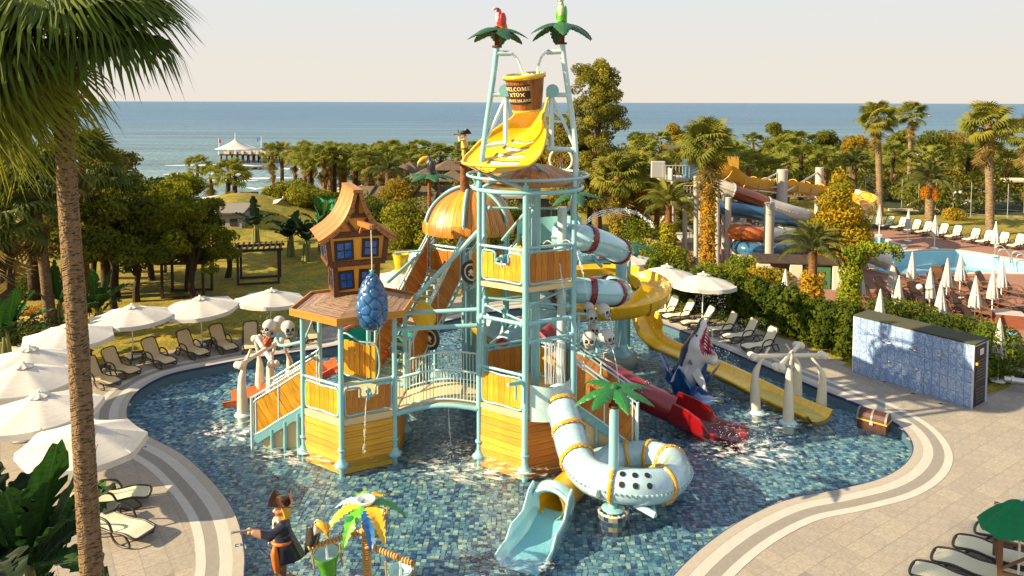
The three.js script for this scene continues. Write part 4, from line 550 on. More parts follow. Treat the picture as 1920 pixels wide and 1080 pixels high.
{ // pink creature slide behind the tower
  const t = thing('toddler_slide', 'small pink toddler slide in the water seen through the tower', 'toddler slide', gp(1000, 640)); const pk = gel([.52, .08, .13]);
  mesh('body', [put(new THREE.SphereGeometry(.9, 24, 16), V(.2, .45, 0), [0, 0, 0], [1.1, .75, .8])], pk, t); mesh('chute', sweep(curve([V(-.4, 1.2, .2), V(.2, .7, .5), V(.9, .1, .8)]), 16, () => [[-.35, .22], [-.3, .03], [.3, .03], [.35, .22]]), gel([.62, .16, .18]), t); mesh('post', rod(V(-.75, -.4, .2), V(-.75, 1.3, .2), .12), pk, t);
}
// ---------------------------------------------------------------- moulded palms
function leafGeo(L, W, droop, notches = 7, flat = 0) {
  return grid(28, 8, (i, j) => { const s = i / 28, u = j / 4 - 1, w = W * Math.pow(Math.sin(Math.PI * Math.min(.985, .06 + s * .94)), .65) * (1 - .25 * s), nt = Math.abs(u) > .7 ? 1 - .22 * (((s * notches) % 1) > .72 ? 1 : 0) : 1; return [V(u * w * nt, -droop * s * s * L + .1 * L * Math.sin(s * 2.6) * .5 - .32 * w * u * u + (flat ? 0 : .012 * Math.cos(s * 80) * Math.abs(u)), L * s), j / 8, s]; });
}
const fakeLeaf = [[.010, .095, .03], [.014, .115, .035], [.008, .08, .025]].map((c) => P(c, .5, { map: leafTex, clearcoat: .08, bumpMap: leafTex, bumpScale: .015 })), freshLeaf = [[.012, .15, .03], [.016, .185, .035]].map((c) => P(c, .45, { map: leafTex, clearcoat: .15, bumpMap: leafTex, bumpScale: .02 }));
function fakePalm(label, top, L, W, n, base, mats, trunk, yaw0 = 0, droop = .35, onPost = true) {
  const t = thing('moulded_palm', label, 'fake palm', V(top.x, base, top.z)), h = top.y - base;
  if (onPost) mesh('post', [rod(V(0, 0, 0), V(0, h - trunk, 0), .15, .14, 18), lathe([[.34, 0], [.34, .06], [.16, .1]], 18)], M.blue, t);
  mesh('trunk', [rod(V(0, h - trunk, 0), V(0, h + .03, 0), .085, .075, 12), lathe([[.085, -.03], [.16, -.03], [.16, .03], [.085, .03]], 16).translate(0, h - trunk, 0)], M.barkWarm, t);
  for (let i = 0; i < n; i++) { const g = leafGeo(L * rr(.92, 1.06), W, droop * rr(.85, 1.2)); const m = mesh('leaf', g, pick(mats), t); m.position.y = h; m.rotation.set(0, yaw0 + i / n * 6.2832 + rr(-.12, .12), 0); m.rotation.order = 'YXZ'; m.rotation.x = rr(-.2, .05); }
  mesh('crown_cap', ball(.13, V(0, h + .03, 0), [1, .7, 1]), mats[0], t); return t;
}
{
  const b = gp(1148, 962); const top = at(1152, 728, -b.z);
  const p = fakePalm('seven-leaved bright green moulded palm on a blue post by the white tube slide', top, 1.22, .27, 7, .1, freshLeaf, .52, R(12), .34);
  mesh('plinth', lathe([[0, -.55], [.46, -.55], [.46, .0], [.44, .04], [0, .04]], 28), M.ivory, p); const pl = p.children[p.children.length - 1];
  const bg = new RoundedBoxGeometry(.125, .125, .02, 1, .004), tm = [[.03, .05, .10], [.09, .13, .14], [.02, .03, .06], [.2, .23, .18], [.28, .22, .14]].map((c) => S(c, .4)); for (let r = 0; r < 4; r++) for (let k = 0; k < 22; k++) { const a = k / 22 * 6.2832; const m = mesh('mosaic_tile', bg, pick(tm), pl); m.position.set(.462 * Math.sin(a), -.07 - r * .135, .462 * Math.cos(a)); m.rotation.y = a; }
  for (let k = 0; k < 16; k++) { const a = k / 16 * 6.2832, m = mesh('mosaic_tile', bg, pick(tm), pl); m.position.set(.37 * Math.sin(a), .043, .37 * Math.cos(a)); m.rotation.set(-Math.PI / 2, 0, a, 'YXZ'); m.rotation.y = a; }
  const d1 = -hexP(TC, 1, 0).z, a1 = at(932, 55, d1), a2 = at(1054, 45, d1);
  fakePalm('dark green moulded palm on the left bowed mast under the red parrot', a1, 1.0, .36, 7, at(932, 88, d1).y, fakeLeaf, a1.y - at(932, 88, d1).y - .01, R(20), .42, false);
  fakePalm('dark green moulded palm on the right bowed mast under the green parrot', a2, 1.08, .36, 6, at(1054, 82, d1).y, fakeLeaf, a2.y - at(1054, 82, d1).y - .01, R(0), .46, false);
  const a3 = at(805, 328, 32); fakePalm('dark moulded palm with a toucan on it left of the domed pavilion', a3, 1.15, .32, 6, at(805, 400, 32).y, fakeLeaf, a3.y - at(805, 400, 32).y - .02, R(25), .36, false);
  const a4 = at(1080, 362, 33); fakePalm('dark moulded palm half hidden behind the right tower post', a4, 1.3, .33, 6, at(1080, 470, 33).y, fakeLeaf, a4.y - at(1080, 470, 33).y - .02, R(10), .34, false);
  const a5 = at(1178, 458, 35); fakePalm('dark moulded palm low behind the pale blue tube slide', a5, 1.3, .36, 6, 0, fakeLeaf, .6, R(10), .45);
}
// ---------------------------------------------------------------- birds
const taper = (pts, rad, k = 14, n = 28) => { const cv = curve(pts); return sweep(cv, n, (s) => { const x = s * (rad.length - 1), i = Math.min(rad.length - 2, Math.floor(x)), f = x - i; return circle(Math.max(.002, rad[i] + (rad[i + 1] - rad[i]) * f * f * (3 - 2 * f)), k); }, false); };
function bird(name, label, cat, p, turn, s, colors, toucan) {
  const t = thing(name, label, cat, p, turn), vc = P([1, 1, 1], .35, { vertexColors: true, clearcoat: .5 });
  const g = taper([V(0, .63, .13), V(0, .61, .08), V(0, .52, .03), V(0, .36, .03), V(0, .2, -.02), V(0, .05, -.10), V(0, -.12, -.2), V(0, -.36, -.32)], [.004, .085, .115, .13, .16, .13, .07, .02]);
  mesh('body', tint(g, (v) => colors(v)), vc, t);
  mesh('wing', [ball(.17, V(.12, .25, -.06), [.28, 1.35, .7]), ball(.17, V(-.12, .25, -.06), [.28, 1.35, .7])], P(colors(V(.2, .3, -.06), true), .35, { clearcoat: .5 }), t);
  if (toucan) mesh('beak', taper([V(0, .55, .08), V(0, .53, .22), V(0, .42, .36), V(0, .26, .44)], [.085, .085, .06, .008], 12), M.amber, t); else mesh('beak', taper([V(0, .60, .15), V(0, .59, .20), V(0, .52, .225)], [.05, .04, .006], 10), S([.45, .40, .33], .4), t);
  mesh('eye', [ball(.022, V(.07, .60, .09)), ball(.022, V(-.07, .60, .09))], M.black, t); mesh('foot', [rod(V(.06, .1, .02), V(.06, 0, .03), .025), rod(V(-.06, .1, .02), V(-.06, 0, .03), .025)], S([.2, .14, .1], .6), t);
  t.scale.setScalar(s); return t;
}
{
  const d1 = -hexP(TC, 1, 0).z;
  bird('parrot', 'red parrot figure with blue wing tips on the left mast palm', 'parrot', at(934, 52, d1).add(V(.05, 0, 0)), R(200 - 145), 1.02, (v, w) => w ? [.42, .02, .015] : v.z > .105 && Math.abs(v.x) > .02 ? [.6, .5, .45] : v.y > .02 ? [.48, .02, .015] : v.y > -.1 ? [.7, .4, .02] : [.02, .12, .42]).rotation.y = R(-60);
  bird('parrot', 'green parrot figure on the right mast palm', 'parrot', at(1052, 41, d1), R(-15), 1.12, (v, w) => w ? [.05, .32, .01] : v.z > .105 && Math.abs(v.x) > .02 ? [.6, .6, .4] : [.12, .48, .02]);
  bird('toucan', 'black toucan with a pale orange beak on the palm left of the dome', 'toucan', at(806, 326, 32), R(-75), 1.25, (v, w) => w ? [.02, .02, .03] : v.y > .4 && v.z > .06 ? [.75, .72, .6] : [.025, .025, .035], true);
}
// ---------------------------------------------------------------- figures meshed from a distance field
function field(sd, lo, hi, cell) {
  const c = lo.clone().add(hi).multiplyScalar(.5), size = Math.max(hi.x - lo.x, hi.y - lo.y, hi.z - lo.z), res = Math.ceil(size / cell), mc = new MarchingCubes(res, M.white, false, false, 400000), half = res / 2, p = V(0, 0, 0);
  for (let z = 0; z < res; z++) for (let y = 0; y < res; y++) for (let x = 0; x < res; x++) { p.set(c.x + (x - half) / half * size / 2, c.y + (y - half) / half * size / 2, c.z + (z - half) / half * size / 2); mc.field[z * res * res + y * res + x] = -sd(p) / size * res; }
  mc.isolation = 0; mc.update(); const n = mc.count, pos = new Float32Array(n * 3), nor = new Float32Array(n * 3);
  for (let i = 0; i < n; i++) { for (const [k, q] of [[0, c.x], [1, c.y], [2, c.z]]) { pos[i * 3 + k] = q + mc.positionArray[i * 3 + k] * size / 2; nor[i * 3 + k] = mc.normalArray[i * 3 + k]; } }
  const g = new THREE.BufferGeometry(); g.setAttribute('position', new THREE.BufferAttribute(pos, 3)); g.setAttribute('normal', new THREE.BufferAttribute(nor, 3)); return g;
}
const cap = (p, a, b, ra, rb) => { const bx = b[0] - a[0], by = b[1] - a[1], bz = b[2] - a[2], px = p.x - a[0], py = p.y - a[1], pz = p.z - a[2], t = Math.max(0, Math.min(1, (px * bx + py * by + pz * bz) / (bx * bx + by * by + bz * bz || 1))); return Math.hypot(px - bx * t, py - by * t, pz - bz * t) - (ra + (rb - ra) * t); };
const smin = (a, b, k) => { const h = Math.max(0, k - Math.abs(a - b)) / k; return Math.min(a, b) - h * h * k / 4; };
const union = (p, bones, k = .05) => { let d = 9; for (const q of bones) d = smin(d, cap(p, ...q), k); return d; };
{ // shark rearing from a blue splash
  const b = gp(1288, 738), t = thing('shark_figure', 'navy and white shark rearing upright with its toothed mouth wide open', 'shark figure', V(b.x, -.1, b.z), R(-46)), K = 1.34; t.scale.setScalar(K);
  const body = [[[-.1, .1, 0], [0, .75, 0], .27, .36], [[0, .75, 0], [.22, 1.35, 0], .36, .38], [[.22, 1.35, 0], [.40, 1.66, 0], .38, .36], [[.38, 1.68, 0], [.50, 2.38, 0], .33, .12], [[.42, 1.46, 0], [.86, 1.34, 0], .27, .15]];
  const cav = (p) => smin(cap(p, [.58, 1.68, 0], [.82, 1.80, 0], .24, .30), cap(p, [.76, 1.78, 0], [.88, 2.16, 0], .26, .22), .08), g = field((p) => Math.max(union(p, body, .1), -cav(p)), V(-.6, 0, -.7), V(1.2, 2.7, .7), .028);
  mesh('body', tint(g, (v) => { if (cav(v) < .012) return cap(v, [.60, 1.66, 0], [.72, 1.74, 0], .13, .13) < .09 ? [.10, .005, .02] : [.42, .03, .10]; if (cav(v) < .05) return [.30, .02, .07]; const line = (v.x + .12) - (v.y * .26), ed = .05 + .03 * Math.sin(v.y * 9 + v.z * 3) - Math.abs(v.z) * .25; return line - ed > -.02 && v.x > -.3 ? [.62, .62, .62] : [.018, .022, .10]; }), P([1, 1, 1], .3, { vertexColors: true, clearcoat: .7 }), t);
  const fin = (pts, th = .05) => new THREE.ExtrudeGeometry(new THREE.Shape(pts.map((p) => new THREE.Vector2(...p))), { depth: th, bevelEnabled: true, bevelSize: .03, bevelThickness: .03, bevelSegments: 2 }); const navy = P([.018, .022, .10], .3, { clearcoat: .7 }), wh = P([.60, .60, .60], .35, { clearcoat: .5 });
  mesh('dorsal_fin', fin([[-.15, 1.05], [-.34, .92], [-.52, .62], [-.44, .5], [-.2, .56]]).translate(0, 0, -.04), navy, t);
  mesh('pectoral_fin', put(fin([[0, .08], [.26, .1], [.22, -.2], [.02, -.58], [-.16, -.72], [-.12, -.4]], .05), V(-.02, 1.0, .27), [R(-22), R(-10), R(-4)]), wh, t); mesh('pectoral_fin', put(fin([[.02, .08], [-.2, .1], [-.1, -.15], [.16, -.46], [.36, -.6], [.26, -.3]], .05), V(.36, 1.0, .12), [R(-14), R(20), 0]), wh, t);
  const teeth = []; for (let i = 0; i < 17; i++) { const s = i / 16, a = R(-100 + 200 * s); const z = Math.sin(a) * .2, q = Math.cos(a); teeth.push(rod(V(.86 + .11 * q - .16 * (1 - q), 1.42 + .05 * (1 - q), z), V(.84 + .1 * q - .16 * (1 - q), 1.53 + .06 * (1 - q), z * .93), .03, .003, 6)); const zz = Math.sin(a) * .19; teeth.push(rod(V(.68 + .03 * q - .0 * s, 2.12 + .18 * q - .3 * (1 - q), zz), V(.78 + .02 * q, 2.04 + .18 * q - .3 * (1 - q), zz * .92), .03, .003, 6)); } mesh('teeth', teeth, M.ivory, t);
  for (const z of [.18, -.18]) mesh('eye', ball(.04, V(.44, 2.02, z * 1.2)), M.black, t); const gl = []; for (let k = 0; k < 4; k++) gl.push(pipe([V(.17 + k * .05, 1.42 - k * .02, .36), V(.2 + k * .05, 1.28, .385), V(.24 + k * .05, 1.16, .37)], .012, 8, 5)); mesh('gill_slits', gl, M.black, t);
  const sp = thing('moulded_splash', 'glossy blue moulded splash crown round the foot of the shark', 'splash figure', V(b.x, -.1, b.z), 0), wm = P([.008, .075, .26], .18, { clearcoat: .7 });
  mesh('crown', grid(14, 60, (i, j) => { const s = i / 14, a = j / 60 * 6.2832, spike = Math.max(0, Math.sin(a * 3.5 + .6)) ** 2, h = s * (.62 + .62 * spike * s), r = .44 + .06 * Math.sin(a * 5) + .30 * s * s + .28 * spike * s * s * s; return [V(r * Math.cos(a), h, r * Math.sin(a))]; }), wm, sp); mesh('foot', lathe([[.95, 0], [.8, .06], [.5, .1], [.42, .3]], 30), wm, sp); sp.scale.set(1.22, 1.25, 1.22);
  const dr = []; for (let i = 0; i < 60; i++) { const a = rr(-1, 1), h = rr(0, 1); dr.push(ball(rr(.012, .03), V(1.0 + h * 1.2 + rr(-.2, .2), 1.8 + h * .8 - h * h * 1.9 + rr(-.25, .25), a * .5 * (.3 + h)), 1, 5, 4)); } const sj = mesh('water_spray', dr, spray); sj.position.copy(t.position); tag(sj, 'droplets spat from the open mouth of the shark', 'water spray', null, 'stuff');
}
// ---------------------------------------------------------------- tusks, bones and skulls
const boneMat = S([.66, .60, .47], .6, { bumpMap: roughTex, bumpScale: .01, roughnessMap: roughTex });
function boneBar(parent, a, b, r) { const d = b.clone().sub(a).normalize(), s = V().crossVectors(d, UPV).normalize(); return mesh('bone', [rod(a, b, r, r, 14), ...[a, b].flatMap((p, i) => { const o = p.clone().addScaledVector(d, i ? r * .5 : -r * .5); return [ball(r * 1.75, o.clone().addScaledVector(s, r * 1.1)), ball(r * 1.75, o.clone().addScaledVector(s, -r * 1.1)), rod(p.clone().addScaledVector(d, i ? -r * 2.2 : r * 2.2), o, r * 1.05, r * 1.9, 14)]; })], boneMat, parent); }
function tuskArch(label, feet, tips, bars, r) {
  const t = thing('tusk_arch', label, 'tusk arch'), c = feet.reduce((a, p) => a.add(p), V(0, 0, 0)).multiplyScalar(1 / feet.length);
  feet.forEach((f, i) => { const o = f.clone().sub(c).setY(0), tp = tips[i], h = tp.y; mesh('tusk', taper([f.clone().setY(-.45), f.clone().addScaledVector(o, .05).setY(h * .3), f.clone().addScaledVector(o, .03).setY(h * .62), f.clone().lerp(tp, .55).setY(h * .86), tp], [r * 1.05, r, r * .86, r * .66, r * .3, r * .2], 18, 36), boneMat, t); mesh('foot_plate', lathe([[r * 1.7, -.1], [r * 1.5, -.04], [r, .02]], 20).translate(f.x, 0, f.z), M.pale, t); });
  for (const [a, b] of bars) boneBar(t, a, b, .085); return t;
}
{
  const f = [gp(1418, 768), gp(1478, 788), gp(1494, 743), gp(1538, 762)], h = 2.1, tip = (px, py, i) => at(px, py, -f[i].z + (i === 1 ? -.5 : .2));
  tuskArch('four curved ivory tusks with two crossed bones standing over the yellow slide run', f, [tip(1443, 651, 0), at(1487, 660, 26.4), tip(1473, 645, 2), tip(1514, 660, 3)], [[at(1412, 668, 27.4), at(1541, 666, 28.0)], [at(1461, 688, 26.2), at(1497, 648, 29.2)]], .20);
  const g = [gp(457, 772), gp(488, 742), gp(512, 746), gp(542, 722)]; g[2] = gp(508, 752);
  tuskArch('four weathered tusks and crossed bones left of the platform stairs', g, [at(470, 655, 27.8), at(478, 640, 29.2), at(520, 640, 28.4), at(533, 650, 30)], [[at(450, 684, 27.4), at(522, 640, 29)], [at(482, 635, 30), at(512, 682, 28.2)]], .21);
  const mk = solo('carved_mask', [ball(.19, V(0, 0, 0), [1, 1.15, .7]), ball(.08, V(0, -.02, .13)), ball(.07, V(.1, .16, .02)), ball(.07, V(-.1, .16, .02))], P([.30, .07, .02], .5), 'small orange-brown carved animal face on the left tusk arch', 'mask'); mk.position.copy(at(501, 641, 28.3));
}
const bracket = [];
{
  const t = thing('skull', 'skull', 'skull'); t.userData.base = 'skull';
  const sd = (p) => { let d = Math.hypot(p.x / .95, (p.y - .03) / .95, (p.z + .03) / 1.1) - .22; d = smin(d, cap(p, [-.08, -.1, .12], [.08, -.1, .12], .09, .09), .06); d = smin(d, cap(p, [-.05, -.21, .13], [.05, -.21, .13], .07, .07), .05); for (const s of [-1, 1]) d = Math.max(d, -(Math.hypot(p.x - s * .085, p.y + .03, p.z - .19) - .062)); return Math.max(d, -(cap(p, [0, -.1, .24], [0, -.12, .24], .03, .04))); };
  mesh('cranium', tint(field(sd, V(-.3, -.34, -.32), V(.3, .3, .3), .014), (v) => v.y < -.05 && v.z > .0 && Math.abs((v.x * 32 + 40) % 1 - .5) < .18 ? [.15, .145, .135] : [.46, .45, .42]), P([1, 1, 1], .45, { vertexColors: true }), t);
  for (const s of [-1, 1]) mesh('eye_socket', ball(.055, V(s * .085, -.03, .155)), M.black, t); mesh('nose_hole', ball(.025, V(0, -.1, .205)), M.black, t); mesh('jaw_gap', box(.17, .022, .05, V(0, -.165, .19)), M.black, t);
  const list = [[1103, 579, 25.6, -20, .95, 'grey skull at the upper left of the right hand skull cluster'], [1110, 593, 25.2, 15, .95, 'skull in the middle of the upper row of the right hand skull cluster'], [1133, 582, 25.0, 50, 1, 'skull at the upper right of the right hand skull cluster'], [1113, 616, 25.6, 10, .9, 'small skull half hidden behind the lower row of the right hand cluster'], [1105, 636, 24.8, -8, 1.12, 'skull facing left at the lower left of the right hand cluster'], [1138, 632, 24.7, 45, 1.12, 'skull facing right at the lower right of the right hand cluster'],
    [504, 613, 26.2, -25, 1.1, 'skull facing left on the pipe bracket over the left tusks'], [524, 604, 26.7, 170, 1.0, 'skull seen from behind on the pipe bracket over the left tusks'], [540, 615, 26.1, 40, 1.1, 'skull facing right on the pipe bracket over the left tusks']];
  list.forEach(([x, y, d, ry, s, l], i) => { const p = at(x, y, d); if (i) copy(t, l, p, R(ry), s); else { t.position.copy(p); t.rotation.y = R(ry); t.scale.setScalar(s); tag(t, l); } });
  const b1 = thing('skull_bracket', 'bent pale blue pipe bracket holding the right hand skulls', 'pipe bracket'); mesh('pipe', [pipe([at(1079, 660, 25.2), at(1112, 668, 25), at(1119, 662, 25), at(1119, 640, 25)], .06, 24), rod(at(1079, 588, 25.2), at(1120, 590, 25.2), .05), rod(at(1119, 645, 25), at(1135, 645, 24.9), .05), rod(at(1100, 596, 25.2), at(1125, 606, 25), .05), rod(at(1085, 590, 25.2), at(1085, 660, 25.2), .05)], M.blue, b1);
  const b2 = thing('skull_bracket', 'bent pale blue pipe bracket holding the left hand skulls', 'pipe bracket'); mesh('pipe', [pipe([at(567, 641, 25.4), at(524, 647, 26), at(521, 640, 26.1), at(521, 624, 26.2)], .06, 24), rod(at(508, 630, 26.2), at(536, 629, 26.2), .045)], M.steel, b2);
}
// ---------------------------------------------------------------- pirates
function hand(sd0, p, f, u, s, side = 1) { // a curled hand: palm, five fingers
  const r = V().crossVectors(f, u).normalize().multiplyScalar(side), at3 = (a, b, c) => p.clone().addScaledVector(f, a * s).addScaledVector(u, b * s).addScaledVector(r, c * s).toArray(), out = [[at3(-.03, 0, 0), at3(.05, 0, 0), .036 * s, .034 * s]];
  [[-.033, .060], [-.011, .068], [.011, .064], [.033, .05]].forEach(([b, l]) => { const k0 = at3(.06, b, .01), k1 = at3(.06 + l * .55, b, .03), k2 = at3(.06 + l * .35, b, .065); out.push([k0, k1, .0125 * s, .0115 * s], [k1, k2, .0115 * s, .010 * s]); });
  out.push([at3(0, .035, .01), at3(.035, .06, .03), .014 * s, .012 * s], [at3(.035, .06, .03), at3(.07, .05, .045), .012 * s, .010 * s]); return out;
}
function tricorn(mat, s, parent, p, turn) { const g = grid(10, 48, (i, j) => { const a = j / 48 * 6.2832, k = i / 10; if (i < 6) { const q = i / 6; return [V(Math.cos(a) * (.155 - .015 * q + (q > .8 ? -.05 * (q - .8) * 5 : 0)), .02 + .16 * q, Math.sin(a) * (.165 - .015 * q))]; } return [V(0, .19, 0)]; }); const brim = grid(8, 60, (i, j) => { const a = j / 60 * 6.2832, q = i / 8, up = Math.pow(.5 + .5 * Math.cos(3 * a), 1), r = .15 + q * (.20 - .09 * up); return [V(Math.cos(a) * r, q * q * (.02 + .23 * up) + .01, Math.sin(a) * r)]; }); const h = mesh('hat', [g, brim], mat, parent); h.position.copy(p); h.rotation.y = turn; h.scale.setScalar(s); return h; }
{ // front left
  const b = gp(530, 1094), t = thing('person', 'pirate figure in navy coat and brown tricorn hat aiming a pistol to the left', 'person', V(b.x, -.12, b.z), R(-90 + 26)); const K = 1.18; t.scale.set(K * 1.12, K, K * 1.08);
  // facing +z; the arm nearest the pool is stretched out
  const bones = [[[0, .95, -.02], [0, 1.25, 0], .155, .165], [[0, 1.25, 0], [0, 1.45, .01], .165, .165], [[-.15, 1.47, 0], [.15, 1.47, 0], .085, .085], [[0, 1.5, .01], [0, 1.62, .03], .06, .055],
    [[-.1, .92, 0], [-.1, .5, .03], .10, .075], [[-.1, .5, .03], [-.1, .1, 0], .075, .055], [[.1, .92, 0], [.1, .5, .02], .10, .075], [[.1, .5, .02], [.1, .1, -.02], .075, .055], [[-.1, .06, 0], [-.1, .05, .13], .06, .045], [[.1, .06, -.02], [.1, .05, .11], .06, .045],
    [[.2, 1.46, .01], [.24, 1.34, .26], .075, .08], [[.24, 1.34, .26], [.17, 1.46, .54], .095, .055], [[-.2, 1.46, 0], [-.27, 1.18, -.02], .075, .07], [[-.27, 1.18, -.02], [-.22, .97, .12], .07, .05]];
  const head = [[[0, 1.68, .03], [0, 1.80, .02], .085, .105], [[0, 1.63, .075], [0, 1.68, .085], .045, .055], [[0, 1.72, .125], [0, 1.695, .148], .015, .022], [[.1, 1.70, .01], [.1, 1.73, .01], .02, .02], [[-.1, 1.70, .01], [-.1, 1.73, .01], .02, .02]];
  const skirt = (p) => { const y = p.y; if (y > 1.2 || y < .62) return 9; const s = (1.2 - y) / .58, rx = .17 + .06 * s, rz = .16 + .15 * s, zc = -.03 - .10 * s; return (Math.hypot(p.x / rx, (p.z - zc) / rz) - 1) * rx * .8; };
  const all = (p) => { let d = union(p, bones, .05); const q = Math.max(skirt(p), Math.max(p.y - 1.19, .64 - p.y)); d = smin(d, q, .06); return smin(d, union(p, head, .03), .03); };
  const col = (v) => { if (v.y > 1.56) return v.y < 1.665 && v.z > .03 ? [.28, .13, .03] : Math.abs(v.y - 1.735) < .014 && Math.abs(Math.abs(v.x) - .04) < .018 && v.z > .08 ? [.02, .015, .01] : v.y < 1.675 && v.y > 1.66 && v.z > .09 && Math.abs(v.x) < .03 ? [.3, .06, .04] : [.52, .25, .12]; if (v.z > .42) return [.50, .24, .11]; if (Math.abs(v.x) < .06 && v.z > .1 && v.y > .98) return v.y < 1.3 ? [.20, .42, .55] : [.5, .48, .42]; if (v.y < .36) return [.10, .035, .015]; if (v.y < .64) return [.16, .07, .03]; return [.006, .008, .024]; };
  const gb = field(all, V(-.45, -.05, -.6), V(.45, 1.98, .65), .021), gh = field((p) => union(p, hand(0, V(.16, 1.47, .56), V(0, .02, 1).normalize(), UPV, 1.1), .02), V(.02, 1.35, .44), V(.3, 1.61, .76), .008);
  mesh('body', [tint(gb, col), tint(gh, () => [.5, .24, .11])], P([1, 1, 1], .4, { vertexColors: true, clearcoat: .35 }), t);
  tricorn(P([.085, .028, .012], .5, { clearcoat: .3 }), .70, t, V(0, 1.79, .01), R(90)).scale.y = 1.05;
  const hs = []; for (let i = 0; i < 16; i++) { const a = R(100 + i * 16.5); const x = Math.cos(a + R(70) - Math.PI * .5) * .105, z = -Math.abs(Math.sin(i / 15 * Math.PI)) * .1 - .01, xx = (i / 15 - .5) * .21; hs.push(taper([V(xx, 1.82, z + .03), V(xx * 1.12, 1.68, z - .02), V(xx * 1.15, 1.54, z - .04), V(xx * 1.05, 1.42 + rr(-.03, .03), z - .03)], [.02, .03, .026, .006], 8, 12)); } mesh('hair', hs, P([.55, .34, .03], .45), t);
  mesh('sash', [taper([V(.11, 1.04, .14), V(.14, .9, .16), V(.15, .7, .14), V(.13, .48, .12)], [.045, .075, .07, .05], 10, 16), put(new THREE.TorusGeometry(.185, .035, 8, 28), V(0, 1.05, -.01), [Math.PI / 2, 0, 0])], P([.55, .13, .015], .45), t);
  mesh('strap', pipe([V(.16, 1.48, .09), V(.04, 1.3, .175), V(-.12, 1.08, .16)], .025, 14, 6), M.hide, t);
  const ps = mesh('pistol', [rod(V(.14, 1.51, .60), V(.13, 1.535, .90), .018, .022, 10), box(.04, .07, .22, V(.14, 1.495, .66), [-.05, -.04, 0]), box(.038, .15, .06, V(.155, 1.44, .58), [.35, 0, 0])], P([.30, .24, .2], .4, { metalness: .3 }), t); mesh('barrel_tip', rod(V(.131, 1.534, .89), V(.13, 1.537, .93), .026, .032, 10), M.metal, ps);
  mesh('hook', pipe([V(-.22, .95, .12), V(-.22, .9, .22), V(-.22, .82, .2), V(-.22, .82, .12)], .014, 14, 6), M.metal, t); mesh('plinth', lathe([[0, -.02], [.34, -.02], [.34, .06], [.3, .1], [0, .1]], 24), M.barkDark, t);
}
{ // lookout on the mast
  const d = 29.6, b = at(870, 304, d), t = thing('person', 'small yellow pirate figure with black hat looking through a telescope on a mast', 'person', b, R(-82)); t.scale.setScalar(.66);
  const bones = [[[0, .85, 0], [0, 1.15, .0], .19, .17], [[0, 1.15, 0], [0, 1.34, 0], .17, .15], [[-.13, 1.38, 0], [.13, 1.38, 0], .08, .08], [[0, 1.4, 0], [0, 1.52, .03], .06, .055], [[0, 1.6, .03], [0, 1.7, .02], .10, .11], [[0, 1.6, .12], [0, 1.58, .16], .02, .025], [[-.1, .85, 0], [-.11, .45, .05], .12, .075], [[-.11, .45, .05], [-.1, .08, 0], .075, .05], [[.1, .85, 0], [.1, .45, .02], .12, .075], [[.1, .45, .02], [.1, .08, -.1], .075, .05], [[-.1, .05, 0], [-.1, .04, .16], .06, .05], [[.1, .05, -.1], [.1, .04, .06], .06, .05], [[.2, 1.38, 0], [.26, 1.32, .28], .075, .06], [[.26, 1.32, .28], [.1, 1.58, .34], .06, .045], [[-.2, 1.38, 0], [-.28, 1.14, -.02], .075, .06], [[-.28, 1.14, -.02], [-.14, .98, .14], .06, .05]];
  const g = field((p) => union(p, bones, .05), V(-.5, -.05, -.4), V(.5, 1.9, .5), .024), gh = field((p) => union(p, hand(0, V(.08, 1.59, .36), V(-.6, .3, .7).normalize(), UPV, 1.15), .02), V(-.06, 1.48, .26), V(.2, 1.72, .52), .009);
  mesh('body', [tint(g, (v) => v.y > .78 && v.y < .9 ? [.2, .06, .02] : v.y > .42 && v.y < .85 ? [.62, .40, .05] : [.66, .42, .06]), tint(gh, () => [.66, .42, .06])], P([1, 1, 1], .4, { vertexColors: true }), t);
  const h = tricorn(P([.008, .008, .012], .5), 1.35, t, V(0, 1.70, 0), R(30)); const hs = []; for (let i = 0; i < 9; i++) { const x = (i / 8 - .5) * .2; hs.push(taper([V(x, 1.74, -.06), V(x * 1.2, 1.56, -.13), V(x * 1.2, 1.42, -.1)], [.02, .035, .008], 7, 8)); } mesh('hair', hs, P([.5, .14, .02], .5), t);
  mesh('telescope', [rod(V(.05, 1.66, .12), V(.1, 1.70, .45), .03, .035), rod(V(.1, 1.70, .45), V(.13, 1.73, .66), .04, .045)], P([.35, .15, .05], .4), t);
  const m = thing('mast', 'brown wooden mast the lookout figure stands on above the dome', 'mast', V(b.x, at(866, 352, 30.6).y - .2, -30.2)); mesh('pole', rod(V(0, 0, 0), V(0, b.y - m.position.y, .35), .2, .17, 12), M.barkWarm, m); mesh('cap', box(.72, .1, .6, V(0, b.y - m.position.y - .03, .45)), M.barkWarm, m);
}
